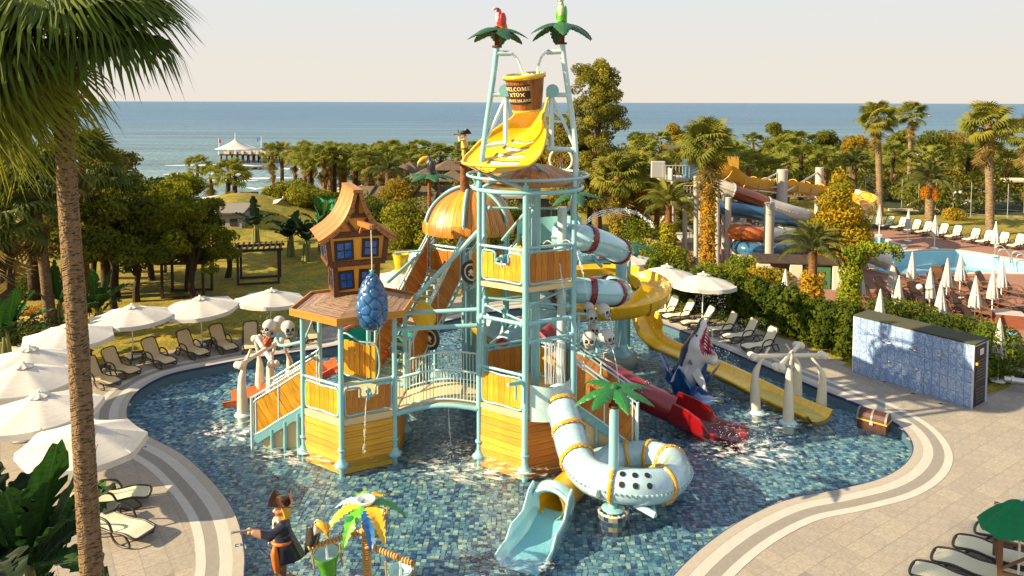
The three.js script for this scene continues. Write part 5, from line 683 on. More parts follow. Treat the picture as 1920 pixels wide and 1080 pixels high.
// ---------------------------------------------------------------- the many-coloured bucket palm
{
  const b = gp(689, 1094), d = -b.z, t = thing('bucket_palm', 'rope-wrapped toy palm with yellow, green and blue jagged leaves and a white dish', 'toy palm', V(b.x, 0, b.z)), L = (px, py, dd = d) => at(px, py, dd).sub(t.position), top = L(686, 948);
  mesh('trunk', rod(V(0, -.45, 0), V(top.x, top.y, 0), .085, .075, 14), M.rope, t); const helix = (a, c, r, n, k = 10) => pipe(Array.from({ length: n * k }, (_, i) => { const s = i / (n * k - 1), ax = c.clone().sub(a), e1 = V().crossVectors(ax, Math.abs(ax.y) > .5 * ax.length() ? V(1, 0, 0) : UPV).normalize(), e2 = V().crossVectors(ax, e1).normalize(), q = i / k * 6.2832; return a.clone().addScaledVector(ax, s).addScaledVector(e1, Math.cos(q) * r).addScaledVector(e2, Math.sin(q) * r); }), .028, n * 10, 5);
  const ropeM = [S([.58, .32, .09], .8), S([.40, .20, .05], .8)]; mesh('rope_winding', helix(V(0, -.4, 0), V(top.x, top.y - .05, 0), .092, 38), ropeM[0], t);
  const lc = [[.72, .46, .008], [.70, .42, .008], [.015, .14, .40], [.10, .42, .015], [.75, .46, .01], [.34, .56, .62], [.14, .46, .03], [.70, .42, .01], [.03, .22, .04]], az = [-60, 15, 48, 118, 172, 215, 262, 300, 340];
  const jag = (Ln, W, dr) => grid(40, 6, (i, j) => { const s = i / 40, u = j / 3 - 1, sw = (s * 9) % 1, w = W * Math.sin(Math.PI * (.1 + .88 * s)) ** .8 * (.55 + .45 * (1 - sw)); return [V(u * w, .12 * Math.sin(s * 3) - dr * s * s, Ln * s + Math.abs(u) * .05)]; });
  [[-62, 1.0, 0], [35, 1.02, 1], [18, .95, 2, .62], [-22, .95, 3, .6], [95, .95, 8, .4], [150, .8, 1, .2], [205, .8, 6, .15], [-105, .95, 5, .4]].forEach(([a, l, c, dr = .5]) => { const m = mesh('leaf', jag(l, .21, dr), P(lc[c], .4, { clearcoat: .3 }), t); m.position.copy(top); m.position.y += .02; m.rotation.y = R(a); });
  const lf = t.children.filter((c) => c.name === 'leaf'); mesh('leaf_tip', put(new THREE.SphereGeometry(.1, 10, 8), V(0, .02, .7), [0, 0, 0], [1, .14, 1.5]), P([.02, .22, .03], .4), lf[3]);
  mesh('dish', lathe([[0, .03], [.12, .03], [.2, .12], [.25, .13], [.22, .06], [.1, -.04], [0, -.04]], 28).translate(top.x, top.y + .05, 0), M.white, t); mesh('dish_drain', lathe([[0, .035], [.12, .04]], 20).translate(top.x, top.y + .05, 0), M.grey, t);
  const arms = [[L(683, 996), L(578, 1028, d - .35)], [L(690, 1022), L(772, 1056, d - .6)], [L(688, 985), L(706, 955, d + 1.1)]];
  for (const [p, q] of arms) { const a = mesh('arm', [rod(p, q, .045, .045, 10)], ropeM[1], t); mesh('rope_winding', helix(p, q, .05, 16), ropeM[0], a); mesh('arm_collar', new THREE.TorusGeometry(.1, .04, 8, 18).rotateX(Math.PI / 2).translate(p.x, p.y, p.z), ropeM[0], a); }
  const bk = (label, px, py, dd, col, inner, s, swing) => { const p = at(px, py, dd), k = thing('hanging_bucket', label, 'bucket', p, 0); k.rotation.set(R(swing), 0, R(swing * .5)); mesh('pail', lathe([[0, -.62], [.17, -.62], [.19, -.5], [.215, -.3], [.29, -.1], [.31, 0], [.29, 0], [.2, -.28], [.15, -.58]].map(([x, y]) => [x * s, y * s]), 32), gel(col), k); mesh('lining', lathe([[0, -.2], [.22, -.2], [.285, 0]].map(([x, y]) => [x * s, y * s]), 28), inner, k); for (const sg of [-1, 1]) mesh('hanger', rod(V(sg * .34 * s, .22, 0), V(sg * .34 * s, -.42, 0), .022), M.rope, k); mesh('inner_splash', rod(V(.02, .22, 0), V(.0, -.18, 0), .02, .035, 8), spray, k); return k; };
  const inn = P([.38, .58, .60], .3); bk('lime green tipping pail under the toucan arm of the toy palm', 612, 1036, d - .3, [.10, .42, .01], inn, 1.02, 8); bk('pale blue tipping pail on the right arm of the toy palm', 750, 1068, d - .55, [.36, .60, .66], inn, .98, 5); bk('yellow tipping pail behind the toy palm', 704, 962, d + 1.0, [.70, .40, .01], M.amber, .9, -4);
  bird('toucan', 'dark toucan with a big yellow beak perched on the left arm of the toy palm', 'toucan', at(591, 1022, d - .3).add(V(0, .03, 0)), R(62), 1.0, (v, w) => w ? [.03, .022, .018] : v.z > .05 && v.y > .3 ? [.7, .62, .5] : [.035, .025, .02], true);
}
// ---------------------------------------------------------------- treasure chest
{
  const p = gp(1638, 795), t = thing('treasure_chest', 'brown treasure chest with domed lid and yellow edge floating near the pool rim', 'treasure chest', V(p.x, -.12, p.z), R(-42)); const br = S([.07, .022, .012], .5, { map: woodTex }), w = 1.02, dd = .56;
  mesh('box', rbox(w, .36, dd, .03, V(0, .1, 0)), br, t); mesh('edge_band', rbox(w + .06, .07, dd + .06, .02, V(0, .30, 0)), M.amber, t);
  const lid = mesh('lid', new THREE.CylinderGeometry(dd / 2 + .02, dd / 2 + .02, w, 28, 1, false, 0, Math.PI).rotateZ(Math.PI / 2).rotateX(0).translate(0, .335, 0), br, t); for (const x of [-.5, 0, .5]) mesh('metal_band', new THREE.CylinderGeometry(dd / 2 + .045, dd / 2 + .045, .07, 28, 1, true, 0, Math.PI).rotateZ(Math.PI / 2).translate(x * (w - .06), .335, 0), S([.16, .16, .17], .45), lid); for (let i = 0; i < 7; i++) { const a = R(-80 + i * 26.6); mesh('lid_board', box(w - .1, .012, .11, V(0, .335 + Math.cos(a) * (dd / 2 + .024), Math.sin(a) * (dd / 2 + .024)), [a, 0, 0]), br, lid); }
  mesh('lock', rbox(.14, .16, .05, .015, V(0, .25, dd / 2 + .03)), M.metal, t);
}
// ---------------------------------------------------------------- tiled shower wall
{
  const a = gp(1599, 697), b = gp(1822, 766), dv = b.clone().sub(a), L = dv.length(); dv.normalize(); const nf = V(dv.z, 0, -dv.x); if (nf.dot(a) > 0) nf.negate(); const H = 2.5, D = 1.25, t = thing('shower_wall', 'blue tiled outdoor shower block with dark slab roof beside the pool', 'shower block', a), fr = (s, y, o) => dv.clone().multiplyScalar(s).addScaledVector(nf, o).add(V(0, y, 0));
  const core = new THREE.BoxGeometry(L - .04, H, D - .04); core.applyMatrix4(frameOf(dv, UPV, V().crossVectors(dv, UPV))); const cc = fr(L / 2, H / 2, -D / 2); core.translate(cc.x, cc.y, cc.z); const wall = mesh('wall', core, S([.45, .48, .52], .7), t);
  const NX = 16, NY = 5, w = L / NX, h = H / NY, tm = []; for (let k = 0; k < 8; k++) { const x = veinTex.clone(); x.repeat.set(.28, .42); x.offset.set(k * .37 % 1, k * .23 % 1); x.needsUpdate = true; tm.push(P([1, 1, 1], .22, { map: x, clearcoat: .4 })); }
  const q = new THREE.Quaternion().setFromRotationMatrix(frameOf(dv, UPV, V().crossVectors(dv, UPV))); for (let i = 0; i < NX; i++) for (let j = 0; j < NY; j++) { const m = mesh('wall_tile', unitBox, pick(tm), wall); m.position.copy(fr((i + .5) * w, (j + .5) * h, 0.0)); m.quaternion.copy(q); m.scale.set(w - .012, h - .012, .03); }
  const rb = (s0, s1, o0, o1, y0, y1, mat, n, par = t) => { const g = new THREE.BoxGeometry(s1 - s0, y1 - y0, o1 - o0); g.applyMatrix4(frameOf(dv, UPV, V().crossVectors(dv, UPV))); const c = fr((s0 + s1) / 2, (y0 + y1) / 2, (o0 + o1) / 2); g.translate(c.x, c.y, c.z); return mesh(n, g, mat, par); };
  const mossT = tex(256, 256, (u, v) => { const f = fb(u, v, 6, 70); return f > .52 ? [.42 - .1 * f, .34, .22] : [.30, .33, .28]; }); rb(-.02, L + .06, -D - .03, .03, H + .003, H + .07, S([.55, .55, .5], .95, { map: mossT, bumpMap: roughTex, bumpScale: .02 }), 'roof');
  rb(L - .03, L + .03, -.02, .035, 0, H, S([.40, .46, .60], .4), 'corner_trim'); rb(L - .018, L + .03, -D - .02, -D + .14, 0, H, S([.36, .42, .60], .35), 'corner_trim'); rb(-.03, .0, -.03, .02, 0, H, S([.6, .63, .68], .5), 'corner_trim');
  const door = rb(L - .02, L + .02, -D + .15, -.05, .03, H - .12, M.black, 'door'); for (let k = 0; k < 14; k++) if (k !== 6 && k !== 5) { const m = rb(L + .02, L + .045, -D + .26, -.2, .15 + k * .125, .15 + k * .125 + .085, S([.05, .05, .05], .5), 'louvre', door); } const sg = rb(L + .021, L + .03, -D + .42, -.52, 2.02, 2.25, M.white, 'notice'); for (let k = 0; k < 3; k++) rb(L + .03, L + .033, -D + .46, -.56, 2.06 + k * .06, 2.08 + k * .06, S([.15, .15, .18], .8), 'notice_line', sg);
  const lm = rb(L + .02, L + .12, -.16, -.06, 1.72, 1.82, S([.75, .35, .02], .4), 'lamp');
  for (const s of [.32, .555, .775]) { const p = fr(L * s, 1.72, .02), e = fr(L * s, 1.9, .4); mesh('shower_head', [pipe([p, fr(L * s, 1.86, .1), fr(L * s, 1.93, .3), e], .02, 16, 6), rod(e, fr(L * s, 1.83, .46), .05, .09, 14), rod(fr(L * s - .14, 1.7, .05), fr(L * s + .14, 1.7, .05), .025)], M.metal, t); mesh('tap', [ball(.055, fr(L * (s + .015), .95, .08)), rod(fr(L * (s + .015), .95, .0), fr(L * (s + .015), .95, .08), .03)], M.metal, t); }
}
// ---------------------------------------------------------------- parasols
function parasolGeo(Rr, apex, rim, n = 8) {
  return grid(7, n * 6, (i, j) => { const s = i / 7, seg = (j / 6) % 1, k = Math.floor(j / 6), a0 = k / n * 6.2832, a1 = (k + 1) / n * 6.2832, x = (Math.cos(a0) * (1 - seg) + Math.cos(a1) * seg) * Rr * s, z = (Math.sin(a0) * (1 - seg) + Math.sin(a1) * seg) * Rr * s, sag = Math.sin(seg * Math.PI) * .05 * s * s; return [V(x, apex - (apex - rim) * (.9 * s + .1 * s * s) - sag, z), j / (n * 2), s * 2]; });
}
function makeParasol(label) {
  const t = thing('parasol', label, 'parasol'); t.userData.base = 'parasol'; const Rr = 1.78, ap = 2.62, rm = 2.12;
  const c = mesh('canopy', parasolGeo(Rr, ap, rm), M.canvas, t);
  mesh('valance', grid(2, 48, (i, j) => { const seg = (j / 6) % 1, k = Math.floor(j / 6), a0 = k / 8 * 6.2832, a1 = (k + 1) / 8 * 6.2832, r = Rr * (1 + .004 * i), x = (Math.cos(a0) * (1 - seg) + Math.cos(a1) * seg) * r, z = (Math.sin(a0) * (1 - seg) + Math.sin(a1) * seg) * r; return [V(x, rm - Math.sin(seg * Math.PI) * .05 - .10 * i - (i === 2 ? .008 * Math.sin(j * 2.1) : 0), z), j / 24, i * .1]; }), M.canvas, c);
  mesh('vent', parasolGeo(.34, ap + .10, ap - .0), M.canvas, c); const pl = mesh('pole', rod(V(0, 0, 0), V(0, ap + .05, 0), .03, .026, 12), M.white, t); mesh('finial', ball(.05, V(0, ap + .12, 0)), M.white, pl);
  for (let k = 0; k < 8; k++) { const a = k / 8 * 6.2832; mesh('rib', rod(V(0, ap - .05, 0), V(Math.cos(a) * Rr * .985, rm + .01, Math.sin(a) * Rr * .985), .014, .01, 6), M.white, c); }
  mesh('base', lathe([[0, .16], [.3, .16], [.36, .1], [.36, 0], [0, 0]], 20), M.white, t); return t;
}
{
  const apexH = 2.66, list = [[247, 573, 26.9 * 1.2526, null, 1, 'white parasol second along the lawn edge counted from the big palm trunk'], [378, 556, 0, [379, 646], 1, 'white parasol with hanging valance over the two loungers in the middle of the lawn edge'], [505, 544, 0, [505, 628], 1, 'white parasol above the left skulls, nearest to the cottage platform'], [127, 608, 0, [128, 716], 1, 'white parasol directly behind the big palm trunk'], [44, 664, 0, null, 1, 'white parasol topmost of the four packed at the left edge'], [38, 696, 0, null, 1, 'white parasol second of the four packed at the left edge'], [82, 751, 0, null, 1, 'white parasol third of the four packed at the left edge, low behind the trunk'], [150, 812, 0, null, .94, 'white parasol lowest at the left, above the banana leaves'],
    [745, 510, 0, null, .95, 'white parasol half hidden between the cottage and the dome stairs'], [808, 466, 0, null, .95, 'white parasol seen behind the dome posts on the left'], [880, 466, 0, null, .95, 'white parasol seen behind the thick dome column'], [1172, 474, 0, null, 1, 'white parasol behind the pale blue tube slide'], [1248, 498, 0, [1272, 590], 1, 'white parasol left of the pair before the hedge'], [1318, 516, 0, null, 1, 'white parasol nearest of the pair before the hedge']];
  const first = makeParasol('x'); list.forEach(([x, y, d, base, s, l], i) => { const dd = base ? -gp(...base).z : (EYE - apexH * s) * 1380 / (y - 190); let p = at(x, y, dd); const hs = base ? (p.y / apexH) : s; const q = V(p.x, 0, p.z); const turn = rr(0, .78); if (i) { const o = copy(first, l, q, turn, [s, base ? Math.max(.8, Math.min(1.05, hs)) : s, s], 'open white parasols round the pool'); o.rotation.z = R(rr(-4, 4)); o.rotation.x = R(rr(-3, 3)); } else { const z = -gp(248, 670).z; p = at(247, 573, z); first.position.set(p.x, 0, p.z); first.scale.set(1, p.y / apexH, 1); first.rotation.y = turn; tag(first, l, null, 'open white parasols round the pool'); } });
}
// ---------------------------------------------------------------- loungers
function makeLounger(name, label, seatM, frameM, back = 58, arms = true) {
  const t = thing(name, label, 'sun lounger'); t.userData.base = name; const w = .68, cb = Math.cos(R(back)), sb = Math.sin(R(back)), hy = .34, hz = -.28;   // the foot end at +z
  const sp = [V(0, hy, hz), V(0, hy - .035, .2), V(0, hy + .01, .65), V(0, hy - .06, 1.02)], seat = mesh('seat', sweep(curve(sp), 16, () => [[-w / 2 + .05, .012], [w / 2 - .05, .012], [w / 2 - .05, -.012], [-w / 2 + .05, -.012], [-w / 2 + .05, .012]]), seatM, t);
  const bp = [V(0, hy, hz), V(0, hy + sb * .45, hz - cb * .45 - .02), V(0, hy + sb * .84, hz - cb * .84 + .02)], br = mesh('backrest', sweep(curve(bp), 14, (s) => { const k = w / 2 - .05 - (s > .85 ? (s - .85) * .5 : 0); return [[-k, .012], [k, .012], [k, -.012], [-k, -.012], [-k, .012]]; }), seatM, t);
  const bt = bp[2]; mesh('back_frame', pipe([V(-w / 2, hy, hz), V(-w / 2, hy + sb * .45, hz - cb * .45 - .02), V(-w / 2 + .02, bt.y - .04, bt.z), V(-w / 2 + .1, bt.y + .02, bt.z - .01), V(w / 2 - .1, bt.y + .02, bt.z - .01), V(w / 2 - .02, bt.y - .04, bt.z), V(w / 2, hy + sb * .45, hz - cb * .45 - .02), V(w / 2, hy, hz)], .028, 44, 7), frameM, br);
  mesh('seat_frame', pipe([V(-w / 2, hy, hz - .35), V(-w / 2, hy - .035, .2), V(-w / 2, hy + .01, .65), V(-w / 2 + .02, hy - .05, 1.0), V(-w / 2 + .12, hy - .07, 1.06), V(w / 2 - .12, hy - .07, 1.06), V(w / 2 - .02, hy - .05, 1.0), V(w / 2, hy + .01, .65), V(w / 2, hy - .035, .2), V(w / 2, hy, hz - .35)], .032, 60, 7), frameM, t);
  for (const s of [-1, 1]) { const x = s * (w / 2 + .02); mesh('leg', pipe([V(x, hy, .72), V(x, .1, .9), V(x, .03, .62), V(x, .1, .38), V(x, hy - .03, .2)], .027, 24, 7), frameM, t); mesh('leg', pipe([V(x, hy, hz - .3), V(x, .04, hz - .44), V(x, .03, hz - .2), V(x, hy, hz)], .027, 20, 7), frameM, t); if (arms) mesh('armrest', pipe([V(x, hy, .28), V(x, hy + .2, .16), V(x, hy + .27, -.06), V(x, hy + .25, -.3), V(x, hy + .1, -.44)], .032, 24, 7), frameM, t); }
  return t;
}
const between = (h, f) => { const d = f.clone().sub(h); return [h.clone().lerp(f, .52).setY(0), Math.atan2(d.x, d.z)]; };
{
  const L0 = makeLounger('sun_lounger', 'beige sling lounger in front of the second lawn-edge parasol pole', M.sling, M.resin); const list = [[[276, 676], [313, 688], 'beige lounger right of the pole of the left lawn-edge parasol'], [[341, 660], [376, 672], 'beige lounger left of the small table under the middle lawn-edge parasol'], [[407, 650], [426, 660], 'beige lounger right of the small table under the middle lawn-edge parasol'], [[470, 645], [470, 658], 'beige lounger facing the camera just left of the tusks'], [[196, 695], [250, 708], 'beige lounger next to the big palm trunk on its right'], [[160, 714], [210, 728], 'beige lounger whose back is hidden by the big palm trunk'], [[574, 628], [586, 640], 'beige lounger behind the left post of the cottage platform'], [[522, 640], [530, 652], 'beige lounger behind the left hand skulls'], [[650, 610], [668, 622], 'beige lounger seen under the cottage platform roof']];
  list.forEach(([h, f, l], i) => { const [p, a] = between(gp(...h), gp(...f)); if (i) copy(L0, l, p, a, 1, 'loungers along the lawn'); else { L0.position.copy(p); L0.rotation.y = a; tag(L0, l, null, 'loungers along the lawn'); } });
  const lp = makeLounger('sun_lounger', 'x', M.slingPale, M.resin, 60); const list2 = [[[1262, 590], [1236, 594], 'pale lounger half behind the yellow spiral at the head of the hedge row'], [[1297, 598], [1257, 602], 'pale lounger left of the pole of the left hedge parasol'], [[1334, 612], [1293, 615], 'pale lounger right behind the shark snout'], [[1378, 624], [1334, 628], 'pale lounger in the middle of the hedge row, right of the parasol pole'], [[1416, 636], [1370, 641], 'pale lounger second from the end of the hedge row'], [[1450, 654], [1408, 660], 'pale lounger at the near end of the hedge row']];
  list2.forEach(([h, f, l], i) => { const [p, a] = between(gp(...h), gp(...f)); if (i) copy(lp, l, p, a, 1, 'loungers before the hedge'); else { lp.position.copy(p); lp.rotation.y = a; tag(lp, l, null, 'loungers before the hedge'); } });
  const fl = makeLounger('sun_lounger', 'x', M.cushion, M.resin, 6); fl.userData.base = 'sun_lounger'; const l3 = [[[150, 936], [252, 922], 'flat lounger upper of the two beside the big palm trunk at the lower left'], [[160, 992], [272, 970], 'flat lounger lower of the two beside the big palm trunk at the lower left']];
  l3.forEach(([h, f, l], i) => { const hh = gp(h[0], h[1] + 22), ff = gp(f[0], f[1] + 22), [p, a] = between(hh, ff); if (i) copy(fl, l, p, a, 1.05); else { fl.position.copy(p); fl.rotation.y = a; fl.scale.setScalar(1.05); tag(fl, l); } });
  const fl2 = makeLounger('sun_lounger', 'x', M.slingPale, M.resin, 5, false); scene.remove(fl2); const l4 = ['topmost', 'second from the top', 'third from the top', 'lowest'].map((o, i) => [[1840 - i * 40, 994 + i * 26], o]); l4.forEach(([f, o]) => { const ff = gp(f[0], f[1] + 18), dir = V(.80, 0, .62).normalize(), p = ff.clone().addScaledVector(dir, 1.05); copy(fl2, 'flat pale sling lounger, ' + o + ' of the four at the lower right corner', V(p.x, 0, p.z), Math.atan2(-dir.x, -dir.z), 1.12, 'loungers at the lower right corner'); });
  // low tables
  const tb = thing('side_table', 'low dark table under the left lawn-edge parasol', 'side table', gp(258, 678), .4); tb.userData.base = 'side_table'; mesh('top', [rbox(.5, .03, .5, .012, V(0, .42, 0)), box(.42, .02, .42, V(0, .395, 0))], S([.03, .04, .04], .5), tb); for (const x of [-1, 1]) for (const z of [-1, 1]) mesh('leg', rod(V(x * .2, .4, z * .2), V(x * .23, 0, z * .23), .022), M.resin, tb);
  [[gp(392, 656), 'low dark table between the two loungers of the middle lawn-edge parasol'], [gp(196, 704), 'low dark table between the two loungers beside the big palm trunk'], [gp(206, 978), 'low dark table between the two flat loungers at the lower left'], [gp(1398, 628), 'low dark table between the hedge row loungers']].forEach(([p, l], i) => copy(tb, l, V(p.x, 0, p.z), rr(0, 1), i === 4 ? 1.2 : 1));
}
// green parasol and the rope-laced stall at the lower right
{
  const d = 17.2, p = at(1906, 938, d), t = thing('parasol', 'half open green parasol leaning at the lower right edge', 'parasol', V(p.x + .12, 0, p.z)); const gm = P([.016, .22, .085], .85, { map: fabricTex, transmission: .15, thickness: 0, specularIntensity: .2 });
  const c = mesh('canopy', grid(8, 48, (i, j) => { const s = i / 8, seg = (j / 6) % 1, k = Math.floor(j / 6), a0 = k / 8 * 6.2832, a1 = (k + 1) / 8 * 6.2832, rr0 = 1.06 * s, x = (Math.cos(a0) * (1 - seg) + Math.cos(a1) * seg) * rr0, z = (Math.sin(a0) * (1 - seg) + Math.sin(a1) * seg) * rr0, y = -.42 * s * s - .10 * s - Math.sin(seg * Math.PI) * .12 * s + .02 * Math.sin(seg * 25) * s; return [V(x, y, z), j / 16, s]; }), gm, t); c.position.y = p.y; c.rotation.z = R(8); c.rotation.x = R(-12);
  for (let k = 0; k < 8; k++) { const a = k / 8 * 6.2832; mesh('rib', rod(V(0, -.03, 0), V(Math.cos(a) * 1.07, -.54, Math.sin(a) * 1.07), .012, .01, 6), M.ivory, c); } mesh('pole', rod(V(0, 0, 0), V(0, p.y - .05, 0), .026), M.white, t); mesh('finial', ball(.055, V(0, p.y + .03, 0)), M.white, t);
  const s0 = gp(1872, 1130), st = thing('shade_stall', 'brown wooden stall frame with white canvas laced on with rope at the lower right edge', 'stall', V(s0.x, 0, s0.z), R(-30)), wd = S([.17, .075, .035], .7, { map: woodTex }), H = at(1874, 998, -s0.z).y;
  for (const [x, z] of [[0, 0], [1.9, 0], [0, -1.5], [1.9, -1.5]]) mesh('post', box(.1, H, .1, V(x, H / 2, z)), wd, st); for (const [a, b] of [[[0, 0], [1.9, 0]], [[0, -1.5], [1.9, -1.5]], [[0, 0], [0, -1.5]], [[1.9, 0], [1.9, -1.5]]]) for (const y of [H - .05, .75]) mesh('beam', alongY(new THREE.BoxGeometry(.08, Math.hypot(b[0] - a[0], b[1] - a[1]), .09), V(a[0], y, a[1]), V(b[0], y, b[1])), wd, st);
  mesh('brace', rod(V(.02, H - .85, .06), V(.9, H - .1, .06), .035), wd, st); mesh('canvas', grid(8, 10, (i, j) => { const u = j / 10, v = i / 8; return [V(.12 + 1.7 * u, H + .02 - .12 * Math.sin(u * 3.14) * Math.sin(v * 3.14) + .015 * Math.sin(u * 30), -.1 - 1.3 * v), u * 3, v * 3]; }), M.canvas, st);
  const rp = []; for (let i = 0; i < 9; i++) { const x = .1 + i * .2; rp.push(pipe([V(x, H + .02, -.16), V(x + .04, H + .06, 0), V(x + .08, H - .06, .06), V(x + .1, H - .1, .0), V(x + .06, H, -.12)], .016, 14, 5, true)); const z = -.1 - i * .15; rp.push(pipe([V(.16, H + .02, z), V(0, H + .06, z - .03), V(-.06, H - .06, z - .05), V(.0, H - .1, z - .06), V(.12, H, z - .03)], .016, 14, 5, true)); } mesh('rope_lacing', rp, M.ivory, st);
}
// plant machinery beside the shower block
{
  const p = gp(1902, 700), t = thing('cooling_unit', 'black air conditioning box behind the hedge at the right edge', 'machine box', V(p.x, 0, p.z), R(-30)); mesh('casing', rbox(1.5, 1.15, 1.1, .04, V(.3, .6, 0)), S([.02, .022, .026], .45), t); mesh('fan_grille', new THREE.TorusGeometry(.34, .03, 8, 26).rotateX(Math.PI / 2).translate(.3, 1.19, 0), M.black, t); mesh('warning_label', box(.08, .3, .01, V(-.2, .75, .556)), M.white, t);
  const q = thing('steel_pipes', 'two thick grey metal pipes lying at the right edge below the machine box', 'pipes', V(0, 0, 0)); for (const [a, b] of [[[1880, 708], [1960, 724]], [[1882, 730], [1960, 742]]]) mesh('pipe', [rod(gp(...a).setY(.45), gp(...b).setY(.45), .13, .13, 16), ringAt(gp(...a).setY(.45).lerp(gp(...b).setY(.45), .2), gp(...b).sub(gp(...a)), .13, .05, .05)], M.metal, q);
}
// ---------------------------------------------------------------- foliage
const leafM = (c, tr = .45) => P(c, 1, { transmission: tr, thickness: 0, vertexColors: true, specularIntensity: .12 });
const foliage = leafM([2.1, 2.05, 1.05]), palmGreen = [[.21, .215, .025], [.25, .235, .028], [.16, .18, .024]].map((c) => P(c, .95, { transmission: .42, thickness: 0, specularIntensity: .2 })), palmDead = [[.26, .19, .06], [.20, .15, .05]].map((c) => P(c, 1, { transmission: .3, thickness: 0, specularIntensity: .1 }));
const palmDark = [[.08, .11, .016], [.11, .13, .018]].map((c) => P(c, .9, { transmission: .35, thickness: 0, specularIntensity: .25 }));
function fanLeaf(pl, Rf, n, spread, droop, cup = .2, jn = .6) {   // stalk along +z, then a fan of folded fingers whose ends hang
  const pos = [], tri = (...q) => q.forEach((p) => pos.push(p.x, p.y, p.z)), pt = (a, r, y) => V(Math.sin(a) * r, y, pl + Math.cos(a) * r);
  const w = .018 + pl * .012; tri(V(-w, 0, 0), V(w, 0, 0), V(w * .7, .0, pl)); tri(V(-w, 0, 0), V(w * .7, 0, pl), V(-w * .7, 0, pl));
  for (let k = 0; k < n; k++) {
    const a0 = -spread + 2 * spread * k / n, a1 = -spread + 2 * spread * (k + 1) / n, am = (a0 + a1) / 2, L = Rf * (.82 + .18 * Math.cos(am)) * rr(.92, 1.06), y = (r) => cup * r - droop * (r / Rf) ** 3 * Rf, fold = .06 * Rf, tipDrop = rr(.8, 1.3);
    const c = V(0, 0, pl), m0 = pt(a0, L * jn, y(L * jn)), m1 = pt(a1, L * jn, y(L * jn)), mm = pt(am, L * jn, y(L * jn) + fold), e = pt(am + rr(-.03, .03), L * .86, y(L * .86) - droop * .12 * Rf), wd = L * jn * (a1 - a0) * .34, e0 = e.clone().add(V(Math.cos(am) * wd, -.0, -Math.sin(am) * wd)), e1 = e.clone().add(V(-Math.cos(am) * wd, 0, Math.sin(am) * wd)), tip = pt(am, L * .97, y(L) - droop * .55 * Rf * tipDrop);
    tri(c, m0, mm); tri(c, mm, m1); tri(m0, e1, e0.clone().lerp(e1, .5)); tri(m0, e0.clone().lerp(e1, .5), mm); tri(mm, e0.clone().lerp(e1, .5), m1); tri(m1, e0.clone().lerp(e1, .5), e0); tri(e0, e1, tip);
  }
  const g = new THREE.BufferGeometry(); g.setAttribute('position', new THREE.Float32BufferAttribute(pos, 3)); g.computeVertexNormals(); return g;
}
function featherLeaf(L, n, wl, arch) {
  const pos = [], tri = (...q) => q.forEach((p) => pos.push(p.x, p.y, p.z)), sp = (s) => V(0, .32 * L * Math.sin(s * 1.9) - arch * L * s * s, L * s * (1 - .18 * s));
  for (let k = 0; k < 8; k++) { const a = sp(k / 8), b = sp((k + 1) / 8), w = .03 * (1 - k / 9); tri(a.clone().add(V(-w, 0, 0)), a.clone().add(V(w, 0, 0)), b); }
  for (let k = 1; k <= n; k++) for (const s of [-1, 1]) { const t = .12 + .88 * k / n, p = sp(t), len = wl * Math.sin(Math.PI * (.12 + .80 * t)) * rr(.85, 1.1), d = V(s * .8, -.25 - .3 * rnd() - .3 * t, .55 + .3 * t).normalize(), q = p.clone().addScaledVector(d, len).add(V(0, -len * .15, 0)), w = .03 + .012 * wl; tri(p.clone().add(V(0, 0, -w)), p.clone().add(V(0, .01, w)), q); }
  const g = new THREE.BufferGeometry(); g.setAttribute('position', new THREE.Float32BufferAttribute(pos, 3)); g.computeVertexNormals(); return g;
}
const trunkGeo = (h, r0, r1, lean = V(0, 0, 0), rings = 0) => { const cv = curve([V(0, -.1, 0), V(lean.x * .3, h * .4, lean.z * .3), V(lean.x, h, lean.z)]), n = rings ? rings * 3 : 14; return sweep({ getLength: () => h / 3, getPointAt: (t) => cv.getPointAt(t), getTangentAt: (t) => cv.getTangentAt(t) }, n, (t) => circle((r0 + (r1 - r0) * t + (t < .05 ? .12 * r0 * (1 - t / .05) : 0)) * (rings ? 1 + .035 * (1 - (t * rings) % 1) : 1), 16), false); };
const fanSets = { far: [0, 1, 2].map(() => fanLeaf(.95, .92, 11, 1.75, .34, .15)), mid: [0, 1, 2, 3].map(() => fanLeaf(.95, .98, 18, 1.9, .36, .15)), old: [0, 1].map(() => fanLeaf(.7, .95, 10, 1.3, .9, -.1)) };
